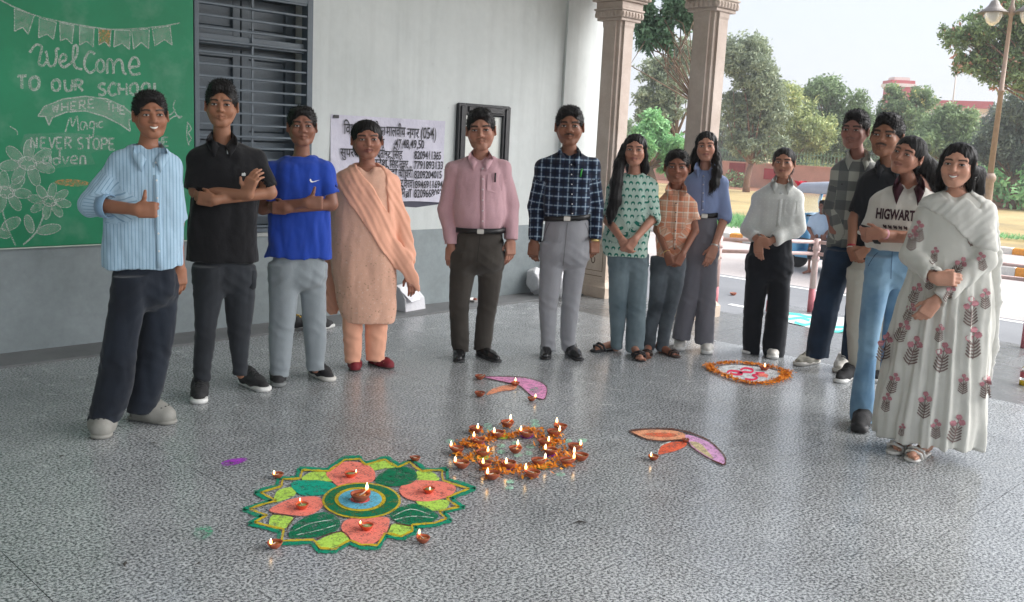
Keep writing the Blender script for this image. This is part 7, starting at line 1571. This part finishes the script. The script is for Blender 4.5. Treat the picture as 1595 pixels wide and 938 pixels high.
p.legs += [[p.L(1440, 560), p.L(1425, 640), p.L(1410, 690)], [p.L(1470, 560), p.L(1455, 640), p.L(1445, 696)]]
p.body(p.nb0, p.chest(rows), fem=True, smile=True, neck_r=.043, lip=hexc('#9c4f50'), feet=[(W2(G(1416, 696))+V3(0, 0, .02), W2(G(1390, 708))+V3(0, 0, .018), 1), (W2(G(1446, 704))+V3(0, 0, .02), W2(G(1414, 722))+V3(0, 0, .018), 1)])
SK = p.rows(skirt, .6)
zs_ = min(r[0] for r in SK); zw = p.L(1480, 392)[2]
zk_ = [r[0] for r in sorted(SK)]; xk_ = [r[1] for r in sorted(SK)]
def skirtf(F): F.loft(SK, .012, n=2.1)
o = p.top('dress', M, rows, [(0, 1.92, .058, .056, .045), (1, 1.92, .058, .058, .045)], fold=.004, neckr=.062, shcap=.048, uvf=lambda V: V[:, [0, 2]], extra=skirtf, hem=0., xpts=[(r[1]+e*r[3], r[2]+e2*r[4], r[0]) for r in SK for e in (-1, 1) for e2 in (-1, 1)], vneck=(1486, 312), vw=.05,
   post=lambda F: F.disp(lambda X, Y, Z: np.clip((zw-Z)/.25, 0, 1)*(.008*np.sin(np.arctan2(X-np.interp(Z, zk_, xk_), Y)*13+1.6*np.sin(Z*4+X*9))+.0035*np.sin(np.arctan2(X-np.interp(Z, zk_, xk_), Y)*29+2+1.2*np.sin(Z*6))), .04))
V_, F_ = p.lastF
bv = p.bv(o)
M_STEM = plain('print_stem', hexc('#7d6b66'), .85, .3, 60); M_PNK = plain('print_pink', hexc('#b87f86'), .85, .25, 60)
rr = np.random.default_rng(5); stems, blooms = [], []
def sprig(px, py, s=1., tilt=0., nb_=3):
    s *= .82; tilt += rr.uniform(-.12, .12)
    c = p.L(px, py, -.1); x, z = c[0], c[2]
    def T(u, v): return (x+s*(u*math.cos(tilt)-v*math.sin(tilt)), z+s*(u*math.sin(tilt)+v*math.cos(tilt)))
    stems.append(([T(0, -.055), T(.003, -.01), T(0, .045)], .0034*s))
    for v in (-.048, -.034, -.020, -.006, .008):
        for e in (-1, 1): ln = .030*(1-.25*(v+.05)/.06); stems.append(([T(0, v), T(e*ln*.5, v+.007), T(e*ln, v+.022)], .0062*s))
    for u, v, q in ((-.017, .040, .0145), (.018, .050, .0150), (.001, .072, .0135))[:nb_]:
        stems.append(([T(0, .0), T(u*.5, v*.5), T(u, v-.01)], .0028*s)); blooms.append([T(u+q*(1+.16*math.cos(7*t_+u*90))*math.cos(t_), v+q*(.92+.16*math.sin(6*t_))*math.sin(t_)) for t_ in np.linspace(0, 6.28, 22)[:-1]])
for px, py, s, t in ((1474,330,.75,-.3),(1512,352,1.2,-.5),(1520,370,1.1,-.4),(1431,365,.95,.2),(1420,378,.95,.1),(1455,400,.7,0),(1424,460,.95,-.25),(1403,520,1.1,-.2),(1415,490,.9,-.15),(1376,548,1.3,-.15),(1390,600,1.0,-.2),(1421,550,1.35,-.1),(1467,560,1.35,-.05),(1440,632,1.2,-.1),(1512,490,1.3,.0),(1516,540,1.4,.0),(1463,520,.8,0),(1448,440,.8,0),(1535,470,.9,.1),(1488,670,1.3,0),(1535,610,1.0,.1),(1405,668,.6,0),(1530,410,.8,.2),(1490,420,1.0,-.3),(1500,600,.9,0),(1458,668,.9,0),(1478,455,.8,-.2),(1380,630,.9,-.15)): sprig(px, py, s, t)
for l, w_ in stems: pass
m = MB()
for l, w_ in stems: ribbon(m, l, w_, 0, lambda u, v, z: tuple(p.front(bv, u, v, .0035)))
po_ = m.build('flower_stems', M_STEM, o, True); po_['kind'] = 'stuff'
m = MB()
for b_ in blooms: polyfill(m, b_, 0, lambda u, v, z: tuple(p.front(bv, u, v, .0042)))
po_ = m.build('flower_heads', M_PNK, o, True); po_['kind'] = 'stuff'
L = p.L
def dreg2(F):
    F.chain([L(1444, 312, -.02), L(1464, 314, -.07), L(1492, 326, -.09), L(1516, 350, -.09), L(1540, 384, -.05)], [.045, .055, .065, .065, .050], .02)
    F.chain([L(1530, 306, .02), L(1540, 330, .0), L(1548, 372, .0)], [.075, .075, .05], .02)
    F.chain([L(1450, 300, .06), L(1490, 296, .10), L(1535, 304, .06)], [.045, .05, .06], .02)
    F.cap(p.nb+V3(-.01, -.05, -.055), p.nb+V3(0, -.02, .10), .055, .075, .012, sub=True)
def dhang2(F):
    F.chain([L(1543, 345, .03), L(1549, 400, .03), L(1548, 470, .04), L(1545, 540, .05), L(1540, 592, .06)], [.035, .032, .032, .028, .014], .02, flat=(V3(0, 1, 0), 2.2))
def dfold2(X, Y, Z):
    w = .75*X-.66*Z; return .0026*(np.abs(np.sin(w*80+1.2*np.sin(Z*11+X*9)))-.6)+.0011*np.sin(w*210+1.4*np.sin(Z*19))
p.shell('dupatta', MD2, dreg2, .010, dhang2, dfold2)
p.hair('long', locks=[([p.H(.070, .0, -.02), p.L(1524, 270, .03), p.L(1526, 298, .04)], [.022, .032, .024]), ([p.H(-.066, .01, -.05), p.L(1464, 290, .05), p.L(1466, 300, .07)], [.018, .018, .014]), ([p.H(0, .07, 0), p.L(1498, 298, .10)], [.06, .055])], amp=.0018, part=.004, front=.076)
for e in (1,):
    q = p.H(.083, -.002, -.045); m = MB(); m.lathe([(.0005, -.012), (.007, -.008), (.007, 0), (.0005, .006)], 10, tuple(q)); m.lathe([(.0005, -.02), (.005, -.016), (.0005, -.011)], 8, tuple(q)); m.build('earring', WHT, p.root, True)
p.shoe('heel', dict(sole=WSD, strap=WSD, upper=WSD), (1418, 695), (1388, 708), 1.); p.shoe('heel', dict(sole=WSD, strap=WSD, upper=WSD), (1450, 703), (1412, 722), 1.)

# ================================================================ auto rickshaw and its driver
M_AB = plain('auto_blue', hexc('#5fa8d0'), .35, .08, 3, coat=.3); M_ATOP = plain('auto_canopy', hexc('#aeb4c0'), .55, .08, 5, .2); M_ABK = plain('auto_black', (.02, .02, .022), .5); M_SEAT = plain('seat_vinyl', hexc('#2b3038'), .5); M_TYRE = plain('tyre', (.02, .02, .02), .85, .2, 30); M_RIM = plain('wheel_rim', (.35, .35, .36), .4, .1, metallic=.6)
q = G(1247, 420, GZ); au = empty('auto_rickshaw', (q[0]+.25, q[1]+.1, GZ), 'light blue auto rickshaw with pale canopy parked across the street', 'auto rickshaw', rz=math.pi/2)
# local x forward, y left, z up
def ring(x, w, z0, z1, r=.12, n=4):
    P_ = []
    for cy_, cz_, a0 in ((w/2-r, z1-r, 0), (-w/2+r, z1-r, 90), (-w/2+r, z0+r, 180), (w/2-r, z0+r, 270)):
        for i in range(n+1): t = math.radians(a0+90*i/n); P_.append((x, cy_+r*math.cos(t), cz_+r*math.sin(t)))
    return P_
MB().loft([ring(.34, .34, .34, .62, .1), ring(.26, .62, .28, .95, .14), ring(.08, .92, .26, 1.04, .16), ring(-.12, 1.06, .26, 1.06, .16)]).build('front_cowl', M_AB, au, True)
MB().loft([ring(-.10, 1.10, .26, .38, .05), ring(-1.0, 1.16, .26, .38, .05)]).build('floor_pan', M_AB, au, True)
MB().loft([ring(-1.0, 1.2, .26, .98, .12), ring(-1.9, 1.22, .26, 1.0, .14), ring(-2.25, 1.12, .34, .96, .16)]).build('rear_body', M_AB, au, True)
MB().loft([ring(.05, 1.0, 1.42, 1.50, .035), ring(-.1, 1.14, 1.44, 1.62, .08), ring(-.9, 1.2, 1.44, 1.70, .1), ring(-1.9, 1.2, 1.42, 1.66, .1), ring(-2.2, 1.1, 1.30, 1.52, .09)]).build('canopy', M_ATOP, au, True)
MB().loft([ring(-1.95, 1.18, .98, 1.45, .08), ring(-2.18, 1.10, .98, 1.42, .08)]).build('canopy_back', M_ATOP, au, True)
for e in (-1, 1):
    MB().tube([(-.02, e*.50, 1.0), (.04, e*.49, 1.25), (.0, e*.50, 1.46)], .035, 8).build('windscreen_pillar', M_AB, au, True); MB().tube([(-1.0, e*.57, .95), (-1.0, e*.57, 1.46)], .022, 8).build('canopy_post', M_ABK, au, True)
    MB().tube([(-.1, e*.56, .62), (-.5, e*.58, .60), (-1.0, e*.58, .62)], .016, 6).build('side_rail', M_ABK, au, True)
gl = N('windscreen_glass'); gl.P(Base__Color=(.85, .9, .92), Roughness=.05); gl.b.inputs['Transmission Weight'].default_value = .9
MB().box((.0, -.47, 1.05), (.008, .47, 1.43)).build('windscreen', gl.m, au)
MB().bbox((-.78, -.32, .39), (-.42, .32, .66), .05).build('driver_seat', M_SEAT, au, True); MB().bbox((-1.75, -.52, .99), (-1.3, .52, 1.08), .03).build('rear_seat', M_SEAT, au, True)
MB().tube([(-.14, -.28, 1.02), (-.2, 0, 1.0), (-.14, .28, 1.02)], .018, 8).build('handlebar', M_ABK, au, True); MB().lathe([(.0, -.03), (.08, -.02), (.09, .03)], 14, (0, 0, 0)).build('headlamp', M_RIM, au, True, loc=(.36, 0, .72)).rotation_euler = (0, math.pi/2, 0)
for x, y in ((.12, 0), (-1.75, .5), (-1.75, -.5)):
    w_ = bpy.data.objects.new('wheel', None); link(w_, au); w_.location = (x, y, .21); w_.rotation_euler = (math.pi/2, 0, 0)
    MB().lathe([(.12, -.05), (.19, -.055), (.21, -.03), (.21, .03), (.19, .055), (.12, .05)], 20).build('tyre', M_TYRE, w_, True); MB().lathe([(.0, -.045), (.12, -.04), (.125, 0), (.12, .04), (0, .045)], 16).build('rim', M_RIM, w_, True)
fl_ = empty('red_flower', (0, 0, 0), 'red cloth flower tied on the roof corner of the auto rickshaw', 'flower'); qf = Vector((q[0]+.25, q[1]+.1, GZ))+Matrix.Rotation(math.pi/2, 3, 'Z') @ Vector((-.02, .42, 1.60)); fl_.location = qf
m = MB()
for i in range(9):
    a_ = i*2.4; m.add([(0, 0, -.10), (.09*math.cos(a_), .09*math.sin(a_), .0), (.12*math.cos(a_+.3), .12*math.sin(a_+.3), .05), (.05*math.cos(a_+.7), .05*math.sin(a_+.7), .03)], [(0, 1, 2, 3)])
m.build('petals', plain('red_cloth', hexc('#c8203a'), .8), fl_)
p = Person('person', 'auto rickshaw driver in pale blue shirt sitting with one foot on the street', (1262, 424), group='people on the street', skin='#6f4636', z0=GZ)
p.head((1282, 311), (1281, 329), -.5, .1, 0); p.nb0 = p.L(1280, 333)
rows = [(372,1264,1292,.7),(355,1262,1292,.66),(342,1264,1291,.62),(336,1268,1288,.6),(333,1274,1286,.6)]
p.arm(p.L(1266, 340), p.L(1260, 356, -.05), p.L(1266, 368, -.22)); p.arm(p.L(1290, 340), p.L(1293, 356), p.L(1284, 368, -.2))
hang(p, p.arms[0][2], False); hang(p, p.arms[1][2], True)
p.legs.append([p.L(1268, 372, -.1), p.L(1262, 388, -.35), p.L(1260, 416, -.32)])
p.trousers(cloth('driver_trousers', solid('#2a2a2e')), [[(404,1257,1269,1.,-.33),(392,1257,1273,1.,-.33),(380,1260,1276,1.2,-.2),(370,1264,1282,1.2,-.05)], [(404,1276,1288,1.,-.3),(392,1274,1290,1.,-.3),(380,1274,1292,1.2,-.2),(370,1274,1294,1.2,-.05)]], [(376,1264,1292),(368,1266,1290)], res=.012)
p.body(p.nb0, p.chest(rows), res=.008, feet=[(p.L(1260, 421, -.32)*V3(1, 1, 0)+V3(0, 0, .02), p.L(1260, 421, -.32)*V3(1, 1, 0)+V3(-.12, -.2, .02), 1)])
p.top('shirt', cloth('driver_shirt', solid('#a9bccf')), rows, [(0, .9, .062, .06, .064), (1, .9, .062, .06, .064)], res=.01)
p.hair('short', quiff=.3)
# pair of shoes left by the wall
for i, (px, py, rz_) in enumerate(((470, 512, 1.3), (500, 513, 1.9))):
    t = empty('loose_shoe', tuple(G(px, py)[:2])+(0.,), ['black shoe standing alone near the wall behind the boy in blue', 'black shoe lying on the floor beside the leg of the woman in peach'][i], 'shoe', rz=rz_)
    for nm, qq in shoe_kind('sneaker_black'): (qq.build(nm, BLK, t, True) if isinstance(qq, MB) else put(nm, qq.copy(), None, t))
yt = empty('yellow_cap', tuple(G(462, 505)[:2])+(0.,), 'crumpled yellow and black cloth by the wall behind the boy in blue', 'cloth')
m = MB(); rng_ = np.random.default_rng(3); nn = 9
V = [((i-4)*.016, (j-4)*.014, .012+.05*math.exp(-((i-4)**2+(j-4)**2)/14)+rng_.uniform(0, .022)) for i in range(nn) for j in range(nn)]
kk = N('yellow_black_cloth'); kk.P(Base__Color=kk.ramp(kk.noise(38, 2, .5, kk.obj()), [(.45, (.02, .02, .02)), (.52, hexc('#b8962c'))]), Roughness=.8)
m.add(V, [(i*nn+j, (i+1)*nn+j, (i+1)*nn+j+1, i*nn+j+1) for i in range(nn-1) for j in range(nn-1)]); o_ = m.build('cloth_piece', kk.m, yt, True); o_.modifiers.new('t', 'SOLIDIFY').thickness = .008
# ---------------------------------------------------------------- hazy air round the whole scene
hz_m = bpy.data.materials.new('hazy_air'); hz_m.use_nodes = True; hn = hz_m.node_tree; hn.nodes.remove(hn.nodes['Principled BSDF'])
pv_ = hn.nodes.new('ShaderNodeVolumePrincipled'); pv_.inputs['Color'].default_value = (.92, .94, .98, 1); pv_.inputs['Density'].default_value = .0015; hn.links.new(pv_.outputs[0], hn.nodes['Material Output'].inputs['Volume'])
ha = MB().box((-310, -310, GZ-1.3), (610, 610, 26)).build('haze', hz_m); tag(ha, 'thin pale haze in the air over the street and field', 'haze', kind='stuff')
